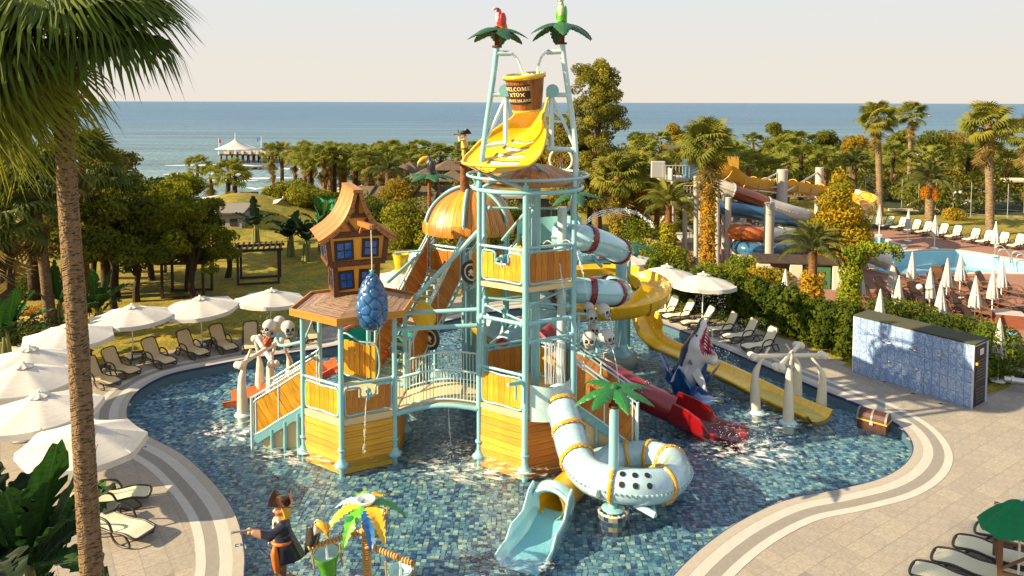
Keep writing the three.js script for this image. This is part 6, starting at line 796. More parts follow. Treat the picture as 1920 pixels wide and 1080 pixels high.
function fanPalm(name, label, h, s, nL, nDead, det, trunkM, o = {}) {
  const t = thing(name, label, 'palm tree'); t.userData.base = name; const lean = o.lean || V(rr(-.3, .3), 0, rr(-.3, .3)), top = V(lean.x, h, lean.z);
  mesh('trunk', trunkGeo(h, o.r0 || .24, o.r1 || .17, lean), trunkM, t);
  const crown = [], dead = [];
  for (let i = 0; i < nL; i++) { const q = i / (nL - 1), el = R(82 - 112 * q + rr(-14, 14)), yaw = i * 2.39996 + rr(-.3, .3), g = pick(fanSets[det]), sc = s * rr(.85, 1.12) * (.75 + .3 * Math.sin(q * 3)), m4 = M4(top.clone().add(V(0, .1 - .5 * q * s, 0)), [-el, yaw, rr(-.7, .7)], sc); if (o.parts) { const m = mesh('frond', g, pick(o.mats || palmGreen), t); m.applyMatrix4(m4); } else crown.push(g.clone().applyMatrix4(m4)); }
  for (let i = 0; i < nDead; i++) { const el = R(-55 - rr(0, 30)), yaw = i * 2.39996 + rr(-.3, .3), m4 = M4(top.clone().add(V(0, -.35 * s - rr(0, 1.5) * s, 0)), [-el, yaw, rr(-.5, .5)], s * rr(.6, 1.0)), g = pick(fanSets.old); if (o.parts) { const m = mesh('dead_frond', g, pick(palmDead), t); m.applyMatrix4(m4); } else dead.push(g.clone().applyMatrix4(m4)); }
  if (crown.length) mesh('crown', crown, pick(o.mats || palmGreen), t); if (dead.length) mesh('skirt', dead, pick(palmDead), t);
  return t;
}
function leafCloud(n, place, size, col, parent, name = 'crown', mat = foliage) {
  const pos = new Float32Array(n * 18), cl = new Float32Array(n * 18), a = V(0, 0, 0), u = V(0, 0, 0), w = V(0, 0, 0);
  for (let i = 0; i < n; i++) { const [p, out, tone] = place(i), s = size * rr(.6, 1.3); a.set(rr(-1, 1), rr(-1, 1), rr(-1, 1)).addScaledVector(out, .9).normalize(); u.set(rr(-1, 1), rr(-1, 1), rr(-1, 1)).cross(a).normalize(); w.crossVectors(a, u); const c = col(tone, p);
    const q = [[-.5, 0], [0, -.28], [.5, 0], [-.5, 0], [.5, 0], [0, .28]]; for (let k = 0; k < 6; k++) { const o = i * 18 + k * 3; pos[o] = p.x + (u.x * q[k][0] + w.x * q[k][1]) * s; pos[o + 1] = p.y + (u.y * q[k][0] + w.y * q[k][1]) * s; pos[o + 2] = p.z + (u.z * q[k][0] + w.z * q[k][1]) * s; cl[o] = c[0]; cl[o + 1] = c[1]; cl[o + 2] = c[2]; } }
  const g = new THREE.BufferGeometry(); g.setAttribute('position', new THREE.BufferAttribute(pos, 3)); g.setAttribute('color', new THREE.BufferAttribute(cl, 3)); g.setAttribute('uv', new THREE.BufferAttribute(new Float32Array(n * 12), 2)); g.computeVertexNormals(); const m = mesh(name, g, mat, parent); return m;
}
const inBlobs = (blobs, shell = .55) => { const wsum = blobs.map((b) => b[3] * b[4] * b[5]), tot = wsum.reduce((x, y) => x + y, 0); return () => { let r = rnd() * tot, k = 0; while (k < blobs.length - 1 && r > wsum[k]) r -= wsum[k++]; const [x, y, z, rx, ry, rz] = blobs[k], d = V(rr(-1, 1), rr(-1, 1), rr(-1, 1)); while (d.lengthSq() > 1 || d.lengthSq() < .01) d.set(rr(-1, 1), rr(-1, 1), rr(-1, 1)); const l = d.length(), q = shell * .45 + (1.12 - shell * .45) * Math.pow(l, .8); d.normalize(); return [V(x + d.x * rx * q, y + d.y * ry * q, z + d.z * rz * q), d, (k * 0.37) % 1]; }; };
const tones = (a, b) => (t) => { const j = rr(.75, 1.25), k = t; return a.map((v, i) => (v + (b[i] - v) * k) * j); };
function tree(name, label, h, blobs, n, size, colr, o = {}) {
  const t = thing(name, label, o.cat || 'tree'); t.userData.base = name; const base = Math.min(...blobs.map((b) => b[1] - b[4]));
  if (o.trunk !== 0) { const r = o.r || .16, g = [taper([V(0, -.1, 0), V(rr(-.15, .15), base * .5, rr(-.15, .15)), V(rr(-.2, .2), Math.max(base, h * .5), rr(-.2, .2)), V(0, h * .8, 0)], [r * 1.3, r, r * .75, r * .2], 10, 20)]; for (const b of blobs.slice(0, 9)) g.push(taper([V(0, base * .8 + .2, 0), V(b[0] * .5, base * .6 + b[1] * .4, b[2] * .5), V(b[0], b[1], b[2])], [r * .6, r * .35, r * .1], 7, 10)); mesh('trunk', g, o.bark || M.barkDark, t); }
  leafCloud(n, inBlobs(blobs, o.shell), size, colr, t); return t;
}
const blobsOf = (n, R0, h0, h1, r, flat = .7) => Array.from({ length: n }, (_, i) => { const a = i * 2.39996, q = Math.sqrt((i + .5) / n), y = h0 + (h1 - h0) * rnd(); const k = R0 * q * (1 - .5 * (y - h0) / (h1 - h0 + .01)); return [Math.cos(a) * k, y, Math.sin(a) * k, r * rr(.7, 1.2), r * flat * rr(.7, 1.1), r * rr(.7, 1.2)]; });
const place = (o, p, turn = 0) => { o.position.set(p.x, p.y || 0, p.z); o.rotation.y = turn; return o; };

// --- the big palm in front at the left
{
  const t = thing('palm_tree', 'huge fan palm in front at the left with a tall ringed trunk and hanging fronds', 'palm tree'), b = at(173, 1080, 11.4), tp = at(116, 110, 11.4), foot = V(b.x + .2, -.2, b.z - .2); const cv = curve([foot, b, at(145, 620, 11.4), at(125, 330, 11.4), tp]);
  const bt = barkTex.clone(); bt.repeat.set(1.5, .45); bt.needsUpdate = true; const bm = S([.36, .255, .155], .95, { map: bt, bumpMap: bt, bumpScale: .05 }); const rings = 130;
  mesh('trunk', sweep(cv, rings * 3, (s) => { const r = .185 - .052 * s, k = (s * rings) % 1; return circle(1, 26).map(([x, y], i) => { const q = r * (1 + .03 * (1 - k) + .025 * n2(i * .9, s * 60)); return [x * q, y * q]; }); }, false), bm, t);
  const big = [0, 1, 2].map(() => fanLeaf(.6, 1.42, 46, 2.0, .46, .10, .70)), drop = [0, 1].map(() => fanLeaf(.6, 1.3, 34, 1.5, .8, -.05)), top = tp.clone().add(V(-.05, .35, 0)), M3 = [[.055, .095, .010], [.07, .11, .012], [.09, .125, .012]].map((c) => P(c, .9, { transmission: .32, thickness: 0, specularIntensity: .3 })), lit = [[.24, .24, .02], [.16, .19, .018]].map((c) => P(c, .95, { transmission: .5, thickness: 0, specularIntensity: .2 }));
  const fr = (yaw, el, sc, set, mats, roll = 0) => { const m = mesh('frond', pick(set), pick(mats), t); m.position.copy(top); m.rotation.set(-R(el), R(yaw), R(roll), 'YXZ'); m.scale.setScalar(sc); };
  // yaw 90 points right, 0 towards the camera, -90 left, 180 away
  [[95, 22, 1.0, 0], [78, -4, .96, 12], [118, 34, 1.0, 0], [60, 26, .9, 10], [30, 10, .95, 0], [-10, 18, .95, 0], [-50, 8, 1.0, -8], [-85, 24, 1.0, 0], [-120, 30, .95, 0], [150, 36, .95, 0], [-160, 40, .9, 0], [100, 58, .85, 0], [-25, -18, 1.0, 0], [-70, -16, 1.05, 0], [112, 2, .95, 0]].forEach(([y, e, s, r]) => fr(y, e, s, big, M3, r));
  [[-30, -42, .95], [-75, -40, 1], [-110, -30, 1], [-55, -58, .9], [10, -56, .7]].forEach(([y, e, s]) => fr(y, e, s, drop, lit));
  [].forEach(([y, e, s]) => fr(y, e, s, drop, palmDead));
  // its neighbour's crown, mostly out of the frame
  const u = thing('palm_tree', 'second fan palm whose dark fronds hang in at the upper left edge', 'palm tree', at(-70, 150, 12.4).setY(0)), h = at(-70, 120, 12.4).y; mesh('trunk', trunkGeo(h, .26, .2), bm, u); const fu = (y, e, s, st, ms) => { const m = mesh('frond', pick(st), pick(ms), u); m.position.set(0, h, 0); m.rotation.set(-R(e), R(y), 0, 'YXZ'); m.scale.setScalar(s); };
  [[90, 10, 1], [70, -12, 1], [40, -6, 1], [115, 20, 1], [20, 20, 1], [-20, 10, 1], [-80, 10, 1], [150, 20, 1], [200, 25, 1], [240, 15, 1], [90, 48, .9], [0, 50, .9]].forEach((q) => fu(...q, big, M3)); [[85, -40, .95], [55, -46, 1], [25, -50, 1], [110, -40, .9]].forEach((q) => fu(...q, drop, lit));
}
// --- palms and trees of the left garden
{
  const P0 = (o, px, py, turn) => place(o, gp(px, py), turn);
  P0(fanPalm('palm_tree', 'fan palm with slim leaning trunk left of the big palm trunk', 7.8, 1.35, 30, 8, 'mid', M.bark, { lean: V(-.7, 0, 0), r0: .3, r1: .2, parts: true, mats: palmDark }), 96, 618, 1);
  P0(fanPalm('palm_tree', 'fan palm with reddish trunk right behind the big palm trunk', 8.4, 1.35, 30, 8, 'mid', M.barkWarm, { lean: V(.1, 0, 0), r0: .3, r1: .22, parts: true, mats: palmDark }), 160, 590, 2);
  P0(fanPalm('palm_tree', 'shorter fan palm at the left edge before the hedged lawn', 6.6, 1.4, 30, 6, 'mid', M.barkDark, { lean: V(.2, 0, 0), r0: .5, r1: .36, parts: true, mats: palmDark }), 10, 640, 0);
  P0(fanPalm('palm_tree', 'distant fan palm between the two left trunks', 6.6, 1.3, 26, 4, 'mid', M.barkDark, { r0: .36, r1: .28, parts: true, mats: palmDark }), 66, 560, 2);
  P0(fanPalm('palm_tree', 'fan palm behind the reddish trunk at the left', 6.0, 1.35, 26, 4, 'mid', M.barkDark, { r0: .3, r1: .2, parts: true, mats: palmDark }), 200, 560, 3);
  const dk = tones([.026, .036, .006], [.10, .105, .011]), T = (label, px, py, h, R0, h0, n, nb = 16, r = 1.2, sz = .26, c = dk) => P0(tree('garden_tree', label, h, blobsOf(nb, R0, h0, h - r * .5, r), n, sz, c, { r: .17, shell: .35 }), px, py, rr(0, 6));
  T('dense dark tree with forked trunk left of the pergola lawn', 216, 592, 6.6, 3.5, 3.6, 12000, 46, .72); T('broad dark tree in the middle of the garden group', 285, 525, 6.7, 4.1, 3.5, 13000, 52, .72); T('dark tree behind the middle of the garden group', 312, 490, 6.4, 3.8, 3.7, 11000, 46, .72); T('tall tree with airy drooping crown nearest to the lawn parasols', 366, 566, 6.0, 2.7, 2.3, 8000, 40, .55, .22); T('airy young tree right of the garden group', 352, 545, 5.6, 2.2, 2.4, 6000, 16, .8, .22);  T('dark tree left behind the reddish palm trunk', 180, 560, 6.8, 3.0, 3.4, 10000, 20, 1.1); T('dark tree far left behind the palms', 120, 540, 6.2, 2.8, 2.8, 8000, 18, 1.1); T('olive tree top right of the big palm trunk', 215, 500, 8.6, 2.2, 5.6, 8000, 18, .95, .26, tones([.04, .045, .012], [.09, .08, .015]));
  T('thin sapling on the lawn behind the left parasol', 256, 565, 3.4, .8, 1.9, 1200, 7, .5, .2); T('thin sapling on the lawn left of the parasol row', 220, 556, 3.0, .7, 1.8, 900, 6, .45, .2); T('thin sapling behind the middle parasol', 427, 520, 3.2, .7, 1.8, 800, 6, .45, .2);
  // pergolas
  const pg = thing('pergola', 'dark slatted garden pergola on the lawn left of the cottage', 'pergola', gp(487, 527), .25); pg.userData.base = 'pergola'; for (const x of [-1.25, 1.25]) for (const z of [-.9, .9]) mesh('post', box(.14, 2.2, .14, V(x, 1.1, z)), M.darkWood, pg); for (const z of [-.9, .9]) mesh('beam', box(3.1, .16, .12, V(0, 2.22, z)), M.darkWood, pg); for (let i = 0; i < 9; i++) mesh('slat', box(.1, .1, 2.5, V(-1.4 + i * .35, 2.36, 0)), M.darkWood, pg); for (const z of [-.9, .9]) mesh('ground_beam', box(2.6, .12, .12, V(0, .08, z)), M.darkWood, pg);
  copy(pg, 'dark garden pergola in the middle of the tree group', gp(352, 552), .1, .95); copy(pg, 'dark garden pergola behind the forked tree', gp(262, 517), .0, 1.05);
  const hut = thing('shelter', 'open shelter with flat pale roof among the left trees', 'shelter', gp(262, 480)); mesh('roof', box(5.2, .18, 3.2, V(0, 2.5, 0), [R(4), 0, 0]), M.sand, hut); for (const x of [-2.3, 0, 2.3]) for (const z of [-1.3, 1.3]) mesh('post', box(.14, 2.5, .14, V(x, 1.25, z)), M.darkWood, hut);
  // low shrubs and flowers at the far left
  const bed = (label, px, py, w, h, d, c, n = 2500, s = .14, cat = 'shrub', nm = 'shrub') => { const t = thing(nm, label, cat, gp(px, py), .2); leafCloud(n, inBlobs([[-w * .3, h * .5, 0, w * .4, h * .55, d], [w * .2, h * .5, 0, w * .45, h * .6, d], [0, h * .45, d * .3, w * .5, h * .5, d * .7]], .6), s, c, t, 'foliage'); return t; };
  bed('low round clipped shrub at the far left', 42, 556, 2.4, 1.1, 1.1, tones([.02, .03, .01], [.05, .06, .015])); bed('low clipped shrub right of the garden path', 66, 540, 2.2, 1.0, 1.0, tones([.02, .03, .01], [.05, .06, .015])); bed('dark shrub behind the left parasols', 60, 640, 2.6, 1.0, .9, tones([.015, .025, .008], [.04, .05, .012])); bed('strip of rusty red flowers along the path', 62, 588, 5, .4, .5, tones([.22, .07, .02], [.12, .10, .02]), 2600, .1, 'flowers', 'flower_bed'); bed('strip of pale pink flowers before the red ones', 70, 606, 5, .35, .45, tones([.4, .3, .26], [.2, .18, .06]), 2600, .1, 'flowers', 'flower_bed');
  const lm = thing('garden_lamp', 'small black garden lamp beside the left loungers', 'lamp', gp(170, 700)); mesh('post', rod(V(0, 0, 0), V(0, .75, 0), .04), M.black, lm); mesh('lamp_head', [rod(V(0, .75, 0), V(0, .98, 0), .09, .07), lathe([[0, .1], [.16, 0], [0, 0]], 12).translate(0, 1.0, 0)], M.black, lm);
}
// --- banana plants
const bananaM = [[.035, .115, .012], [.025, .09, .012], [.05, .15, .014]].map((c) => P(c, .85, { transmission: .35, thickness: 0, specularIntensity: .3, map: leafTex, bumpMap: leafTex, bumpScale: .02 })), bananaDark = [[.012, .035, .01], [.016, .045, .012]].map((c) => P(c, .85, { transmission: .3, thickness: 0, specularIntensity: .3, map: leafTex }));
function banana(label, p, s, list, mats = bananaM) { const t = thing('banana_plant', label, 'banana plant', p); mesh('stem', [0, 1, 2].map((k) => rod(V((k - 1) * .16, 0, (k % 2) * .12), V((k - 1) * .10, .9 + .2 * k, .05), .1, .06, 10)), S([.16, .17, .05], .7), t); list.forEach(([yaw, el, L, W, dr], i) => { const tear = 9 + Math.floor(rnd() * 6), g = grid(34, 8, (r, c) => { const q = r / 34, u = c / 4 - 1, blade = Math.max(0, (q - .22) / .78), w = q < .22 ? .02 : W * Math.sin(Math.PI * Math.min(.97, .12 + .86 * blade)) ** .7, cut = Math.abs(u) > .3 && ((blade * tear + n2(i, u * .4)) % 1) > .82 ? .45 : 1; return [V(u * w * cut, L * q * Math.sin(R(el)) - dr * L * q * q * q + Math.abs(u) * w * .35 - (cut < 1 ? .06 : 0) + .03 * Math.sin(q * 40) * Math.abs(u), L * q * Math.cos(R(el))), c / 8, q]; }); const m = mesh('leaf', g, pick(mats), t); m.position.set(0, .8 + .12 * (i % 4), 0); m.rotation.y = R(yaw); }); t.scale.setScalar(s); return t; }
{
  const many = (n, el0, el1, L0, L1, W) => Array.from({ length: n }, (_, i) => [i * 137.5 + rr(-20, 20), rr(el0, el1), rr(L0, L1), W * rr(.8, 1.2), rr(.15, .6)]);
  banana('banana plant with tall torn leaves at the lower left corner', at(46, 1080, 12.2).setY(0).add(V(0, 2.3, 0)), 1.28, [[70, 74, 2.5, .34, .06], [100, 66, 2.3, .36, .1], [-60, 76, 2.3, .36, .05], [20, 70, 2.0, .3, .2], ...many(12, 10, 55, 1.3, 1.9, .26)]);
  banana('dark banana plant behind the big palm trunk at the lower left', at(120, 1085, 13.4).setY(0).add(V(0, 1.2, 0)), .8, many(14, 5, 45, 1.3, 1.9, .25), bananaDark); banana('dark banana plant at the very left of the lower edge', at(-20, 1060, 12.6).setY(0).add(V(0, 2.1, 0)), 1.3, many(14, 30, 75, 1.6, 2.4, .3), bananaDark);
  banana('banana plant at the left edge beside the packed parasols', gp(12, 690), 1.3, [[80, 40, 2.2, .3, .35], [60, 70, 2.3, .3, .1], [100, 62, 2, .3, .1], ...many(8, 30, 75, 1.5, 2.2, .3)]); banana('bright green banana plant between the big trunk and the first lawn parasol', gp(186, 628), 1.15, [[0, 80, 2.4, .3, .05], [90, 74, 2.2, .3, .05], ...many(9, 20, 70, 1.4, 2.1, .28)]); banana('bright banana shoot left of the big palm trunk', gp(112, 615), 1.1, [[0, 84, 2.6, .26, .02], [60, 50, 2.0, .28, .3], [-50, 45, 2.0, .28, .3], [120, 40, 1.8, .28, .4]]);
  banana('dark banana clump on the lawn left of the cottage', gp(575, 490), 1.5, many(14, 30, 75, 1.4, 2.2, .28), bananaDark); banana('dark banana clump farther left on the lawn', gp(545, 480), 1.35, many(12, 30, 75, 1.4, 2.2, .28), bananaDark); banana('banana plant with upright leaf beyond the pergola', gp(480, 455), 1.4, [[0, 80, 2.2, .3, .05], ...many(9, 30, 70, 1.4, 2, .28)], bananaDark); banana('banana clump just behind the cottage roof', gp(605, 470), 1.6, many(12, 40, 78, 1.5, 2.3, .28), bananaM);
}
// ---------------------------------------------------------------- the palm belt along the shore
{
  const proto = [0, 1, 2, 3].map((k) => { const o = fanPalm('fan_palm', 'x', 5.2, 1.02, 20, k % 2 ? 6 : 2, 'far', k % 2 ? M.barkWarm : M.barkDark, { r0: .26, r1: .2 }); scene.remove(o); return o; }); used.fan_palm = -1;
  const rows = [];
  const put1 = (px, crown, d, k, label, group) => { const p = at(px, crown, d), o = copy(proto[k % 4], label, V(p.x, 0, p.z), rnd() * 6.3, 1, group), s = Math.max(.6, p.y / 5.2); o.scale.set(rr(.9, 1.15), s, rr(.9, 1.15)); const cy = 1 / s; o.children.forEach((c) => { if (c.name !== 'trunk') { c.scale.y = cy * rr(.95, 1.1); c.position.y = 5.2 * (1 - c.scale.y); } }); return o; };
  // named ones in the open
  put1(367, 312, 92, 0, 'small fan palm above the dark trees left of the shore', null); put1(398, 335, 84, 1, 'fan palm half hidden by the dark trees left of the pair', null); put1(424, 322, 78, 0, 'left one of the pair of slim fan palms by the beach hut', null); put1(440, 330, 77, 2, 'right one of the pair of slim fan palms by the beach hut', null);
  put1(512, 288, 96, 1, 'leftmost fan palm of the belt, just right of the pier', null); put1(528, 286, 97, 2, 'second fan palm of the belt right of the pier', null);
  const row = (n, x0, x1, y0, y1, d0, d1, name, group) => { for (let i = 0; i < n; i++) put1(x0 + (x1 - x0) * (i + rr(.2, .8)) / n, rr(y0, y1), rr(d0, d1), Math.floor(rnd() * 4), ordinal[i] + ' fan palm from the left in the ' + name, group); };
  row(14, 548, 770, 290, 308, 86, 96, 'front shore row', 'palms of the shore belt'); row(12, 560, 790, 280, 292, 104, 116, 'middle shore row', 'palms of the shore belt'); row(13, 690, 960, 284, 300, 100, 116, 'shore row behind the lookout figure', 'palms of the shore belt'); row(9, 700, 960, 276, 286, 118, 128, 'rearmost row behind the lookout figure', 'palms of the shore belt'); row(6, 560, 740, 290, 312, 76, 84, 'short row by the green screen', 'palms of the shore belt');
  row(8, 1090, 1300, 300, 340, 62, 84, 'row right of the tall tower', 'palms right of the tower'); row(11, 1180, 1560, 262, 300, 84, 104, 'row behind the far water slides', 'palms behind the far slides'); row(12, 1400, 1920, 262, 306, 86, 112, 'row behind the tall right palms', 'palms behind the tall right palms'); row(5, 1330, 1500, 285, 320, 66, 76, 'row just behind the yellow flume', 'palms behind the far slides');
  // shrubs and leafy trees in the belt
  const gr = tones([.05, .06, .012], [.12, .115, .018]), og = tones([.10, .08, .015], [.16, .11, .018]), dg = tones([.03, .045, .012], [.07, .075, .015]);
  const sh = (name, label, px, py, h, R0, h0, n, sz, c, r = 1.3, nb = 14, cat = 'tree', o = {}) => place(tree(name, label, h, blobsOf(nb, R0, h0, h - r * .5, r, .8), n, sz, c, { r: .18, shell: .3, cat, ...o }), gp(px, py), rr(0, 6));
  sh('shrub', 'large olive green bush on the grassy mound by the shore', 548, 396, 3.3, 3.0, .5, 7000, .28, gr, 1.2, 16, 'shrub', { trunk: 0 }); sh('shrub', 'large bush right of the mound before the green screen', 580, 404, 3.0, 2.6, .5, 6000, .28, gr, 1.1, 14, 'shrub', { trunk: 0 }); sh('shrub', 'bush at the left end of the shore belt', 520, 386, 2.4, 2.2, .4, 4000, .28, gr, .9, 12, 'shrub', { trunk: 0 }); sh('shrub', 'green bush right of the cottage roof', 705, 455, 4.2, 2.8, .8, 8000, .24, dg, 1.2, 14, 'shrub', { trunk: 0 }); sh('shrub', 'yellow green shrub tree right of the cottage', 745, 440, 5.0, 2.2, 1.6, 6000, .22, og, .9, 14, 'shrub'); sh('shrub', 'green bush below the left dome edge', 770, 475, 4.2, 2.6, .8, 7000, .24, gr, 1.2, 12, 'shrub', { trunk: 0 }); sh('shrub', 'bush under the dome seen between its posts', 850, 480, 3.4, 3.6, .6, 8000, .24, gr, 1.2, 14, 'shrub', { trunk: 0 }); sh('shrub', 'bush seen through the tower left of its column', 940, 465, 3.8, 2.8, .6, 7000, .24, gr, 1.2, 14, 'shrub', { trunk: 0 });
  sh('eucalyptus', 'tall grey green eucalyptus right of the tower top', 1118, 452, 15.4, 3.4, 3.0, 46000, .2, tones([.055, .06, .018], [.15, .14, .035]), .6, 170, 'tree', { r: .3, bark: M.bark }); sh('eucalyptus', 'lower eucalyptus seen directly behind the right mast', 1065, 442, 11.4, 2.2, 3.0, 18000, .24, tones([.055, .055, .02], [.13, .11, .03]), .9, 42, 'tree', { r: .25, bark: M.bark });
  const pines = [[1205, 246, 112, 6], [1268, 232, 116, 4.5], [1462, 216, 104, 5], [1545, 244, 112, 6], [1600, 252, 122, 7], [1690, 242, 116, 5], [1750, 245, 108, 6], [1790, 240, 124, 8], [1850, 254, 116, 6], [1500, 258, 112, 5], [1020, 268, 124, 8]];
  pines.forEach(([px, py, d, w], i) => { const p = at(px, py, d), h = p.y; place(tree('leafy_tree', ordinal[i] + ' olive green leafy tree of the far wood', h, blobsOf(22, w * .45, h * .4, h - w * .14, w * .18, .8), 6500, .34, i % 3 === 1 ? og : i % 3 ? gr : dg, { r: .22, shell: .5 }), V(p.x, 0, p.z), rr(0, 6)); });
  // the mass of foliage in the belt that nobody could count
  const belt = thing('far_wood', 'olive undergrowth mass between the far palms', 'wood'); tag(belt, null, null, null, 'stuff'); const bl = []; for (let i = 0; i < 90; i++) { const px = rr(1080, 2150), d = rr(76, 128), y = rr(.6, 2.6 + (d - 76) * .03); const p = at(px, 300, d); bl.push([p.x, y, p.z, 3.0, 1.5, 2.2]); } for (let i = 0; i < 34; i++) { const px = rr(640, 1080), d = rr(98, 130), p = at(px, 300, d); bl.push([p.x, rr(.4, 1.4), p.z, 3, 1.2, 2.2]); } const bf = leafCloud(70000, inBlobs(bl, .5), .42, (t) => { const j = rr(.7, 1.25); return (t < .5 ? [.065, .07, .014] : t < .75 ? [.10, .09, .016] : [.04, .05, .012]).map((v) => v * j); }, belt, 'foliage');
  // long clipped hedge beyond the court
  const hg = thing('hedge', 'long orange green hedge beyond the sports court', 'hedge'); leafCloud(12000, () => { const s = rnd(), p = gp(1640, 352).lerp(gp(2000, 358), s); return [p.add(V(0, rr(.1, 2.5) + .2 * n2(s * 20, 1), rr(-.8, .8))), V(-.3, rr(0, 1), .8), n2(s * 14, 7) * .5 + .5]; }, .36, og, hg, 'foliage');
}
// --- named palms at the right
{
  const tall = (label, px, base, crown, s, nL, nD, trunkM, r0 = .3, r1 = .24) => { const g = gp(px[1], base), p = at(px[0], crown, -g.z), o = fanPalm('palm_tree', label, p.y, s, nL, nD, 'mid', trunkM, { lean: V(p.x - g.x, 0, 0), r0, r1, parts: true }); return place(o, g); };
  const pale = S([.42, .33, .22], .95, { map: barkTex, bumpMap: barkTex, bumpScale: .08 });
  tall('tall fan palm with pale trunk left of the right hand pair', [1644, 1650], 405, 222, 1.18, 46, 16, pale, .34, .3); tall('tall fan palm with pale trunk near the right edge', [1852, 1856], 440, 232, 1.28, 52, 20, pale, .36, .32); tall('fan palm with dead skirt a little behind the left tall palm', [1708, 1704], 362, 214, 1.2, 36, 14, pale); tall('fan palm cut by the right edge of the picture', [1925, 1925], 400, 250, 1.2, 34, 20, pale);
  const w = tall('big shaggy fan palm over the far water slides with vine-wrapped trunk', [1328, 1326], 520, 268, 1.12, 50, 22, M.barkWarm, .34, .3);
  const vine = (o, h0, h1, r, c, n) => leafCloud(n, () => { const a = rnd() * 6.283, y = rr(h0, h1), k = r * rr(.75, 1.2) * (1 + .3 * n2(y * 1.6, a)); return [V(Math.cos(a) * k, y, Math.sin(a) * k), V(Math.cos(a), .2, Math.sin(a)), rnd()]; }, .2, c, o, 'vine'); const orangeV = tones([.30, .14, .02], [.14, .14, .02]), mixV = tones([.22, .13, .02], [.12, .14, .02]), greenV = tones([.10, .12, .015], [.2, .17, .02]);
  vine(w, 0, 6.8, .46, orangeV, 2600);
  for (const [px, base, top, l] of [[1158, 468, 330, 'ivy-covered fan palm trunk first right of the eucalyptus'], [1196, 462, 325, 'ivy-covered fan palm trunk second right of the eucalyptus'], [1280, 430, 300, 'ivy-covered fan palm behind the slide tower']]) { const o = tall(l, [px, px], base, top, 1.25, 30, 14, M.barkWarm, .3, .26); vine(o, .2, 5.5, .5, px === 1158 ? greenV : mixV, 1700); }
  const feather = (label, px, base, crown, L, n, trunkM, r, mats, wl = .55) => { const g = gp(px, base), p = at(px, crown, -g.z), t = thing('feather_palm', label, 'palm tree', g); mesh('trunk', trunkGeo(p.y, r, r * .9), trunkM, t); const gs = [0, 1, 2].map(() => featherLeaf(L, 34, wl, .38)); for (let i = 0; i < n; i++) { const q = i / n, m = mesh('frond', pick(gs), pick(mats), t); m.position.set(0, p.y - .1 * q, 0); m.rotation.set(-R(62 - 78 * q + rr(-8, 8)), i * 2.39996, 0, 'YXZ'); m.scale.setScalar(rr(.85, 1.08)); } return t; };
  const fg = [[.10, .12, .03], [.12, .13, .03], [.08, .10, .028]].map((c) => P(c, .95, { transmission: .42, thickness: 0, specularIntensity: .2 }));
  const ph = feather('short stout date palm with arching fronds and orange fruit on the lawn', 1742, 424, 340, 3.1, 44, pale, .42, fg, .6); const hgt = at(1742, 345, -gp(1742, 424).z).y; leafCloud(2200, inBlobs([0, 1, 2, 3, 4].map((k) => [Math.cos(k * 1.26) * .6, hgt - .7 - .2 * (k % 2), Math.sin(k * 1.26) * .55, .24, .6, .24]), .3), .13, tones([.30, .12, .01], [.22, .10, .01]), ph, 'fruit_cluster');
  const y1 = feather('bright yellow green feather palm with ivy trunk left of the slide tower', 1252, 500, 385, 2.7, 26, M.barkWarm, .28, [[.20, .20, .03], [.16, .17, .03]].map((c) => P(c, .95, { transmission: .45, thickness: 0, specularIntensity: .2 })), .6); vine(y1, .1, 3.2, .5, greenV, 1800);
  const y2 = feather('small feather palm with rusty trunk before the slide kiosk', 1522, 575, 470, 2.5, 30, M.barkWarm, .26, fg, .55); vine(y2, .1, 2.0, .55, orangeV, 1200);
  feather('feathery palm left of the huts', 728, 418, 322, 2.6, 26, M.bark, .3, fg, .6); feather('low feather palm behind the far yellow flume', 1420, 360, 305, 3.0, 26, M.bark, .3, fg, .7); feather('feather palm right of the eucalyptus', 1220, 395, 318, 2.8, 26, M.bark, .3, fg, .7); feather('feather palm behind the sports court', 1600, 372, 310, 3.0, 26, M.bark, .3, fg, .7);
  const ya = tones([.22, .15, .015], [.10, .10, .015]); place(tree('conifer', 'golden green bushy tree right of the far water slides', 7.4, [[0, 1.5, 0, 1.5, 1.2, 1.4], [.5, 2.8, .2, 1.6, 1.0, 1.4], [-.7, 3.4, 0, 1.3, .9, 1.2], [.2, 4.3, 0, 1.4, .9, 1.2], [-.3, 5.2, 0, 1.1, .8, 1], [.2, 6.1, 0, .8, .7, .8], [0, 6.9, 0, .45, .6, .45], [1.3, 3.6, 0, .9, .5, .8], [1.7, 2.2, 0, .8, .5, .8]], 16000, .22, ya, { r: .16, shell: .3 }), gp(1568, 520));
  const arch = thing('vine_arch', 'arching vine of green and red leaves hanging over the second pool', 'climbing plant', gp(1590, 590)); mesh('stem', [pipe([V(0, 0, 0), V(.1, 2.2, 0), V(.6, 3.5, 0), V(1.6, 3.9, .1), V(2.6, 3.5, .2)], .06, 30, 6)], M.barkDark, arch); leafCloud(5200, inBlobs([[0, .9, 0, .62, 1.1, .6], [.1, 2.4, 0, .6, .8, .6], [.3, 3.3, 0, .7, .6, .6], [1.0, 3.7, 0, .7, .4, .5], [1.9, 3.8, .1, .6, .3, .4], [2.6, 3.5, .2, .3, .4, .3], [1.5, 3.1, .1, .12, .6, .12]], .3), .17, (t) => { const j = rr(.7, 1.3); return (rnd() < .06 ? [.16, .05, .02] : t < .5 ? [.12, .15, .015] : [.07, .10, .015]).map((v) => v * j); }, arch, 'foliage');
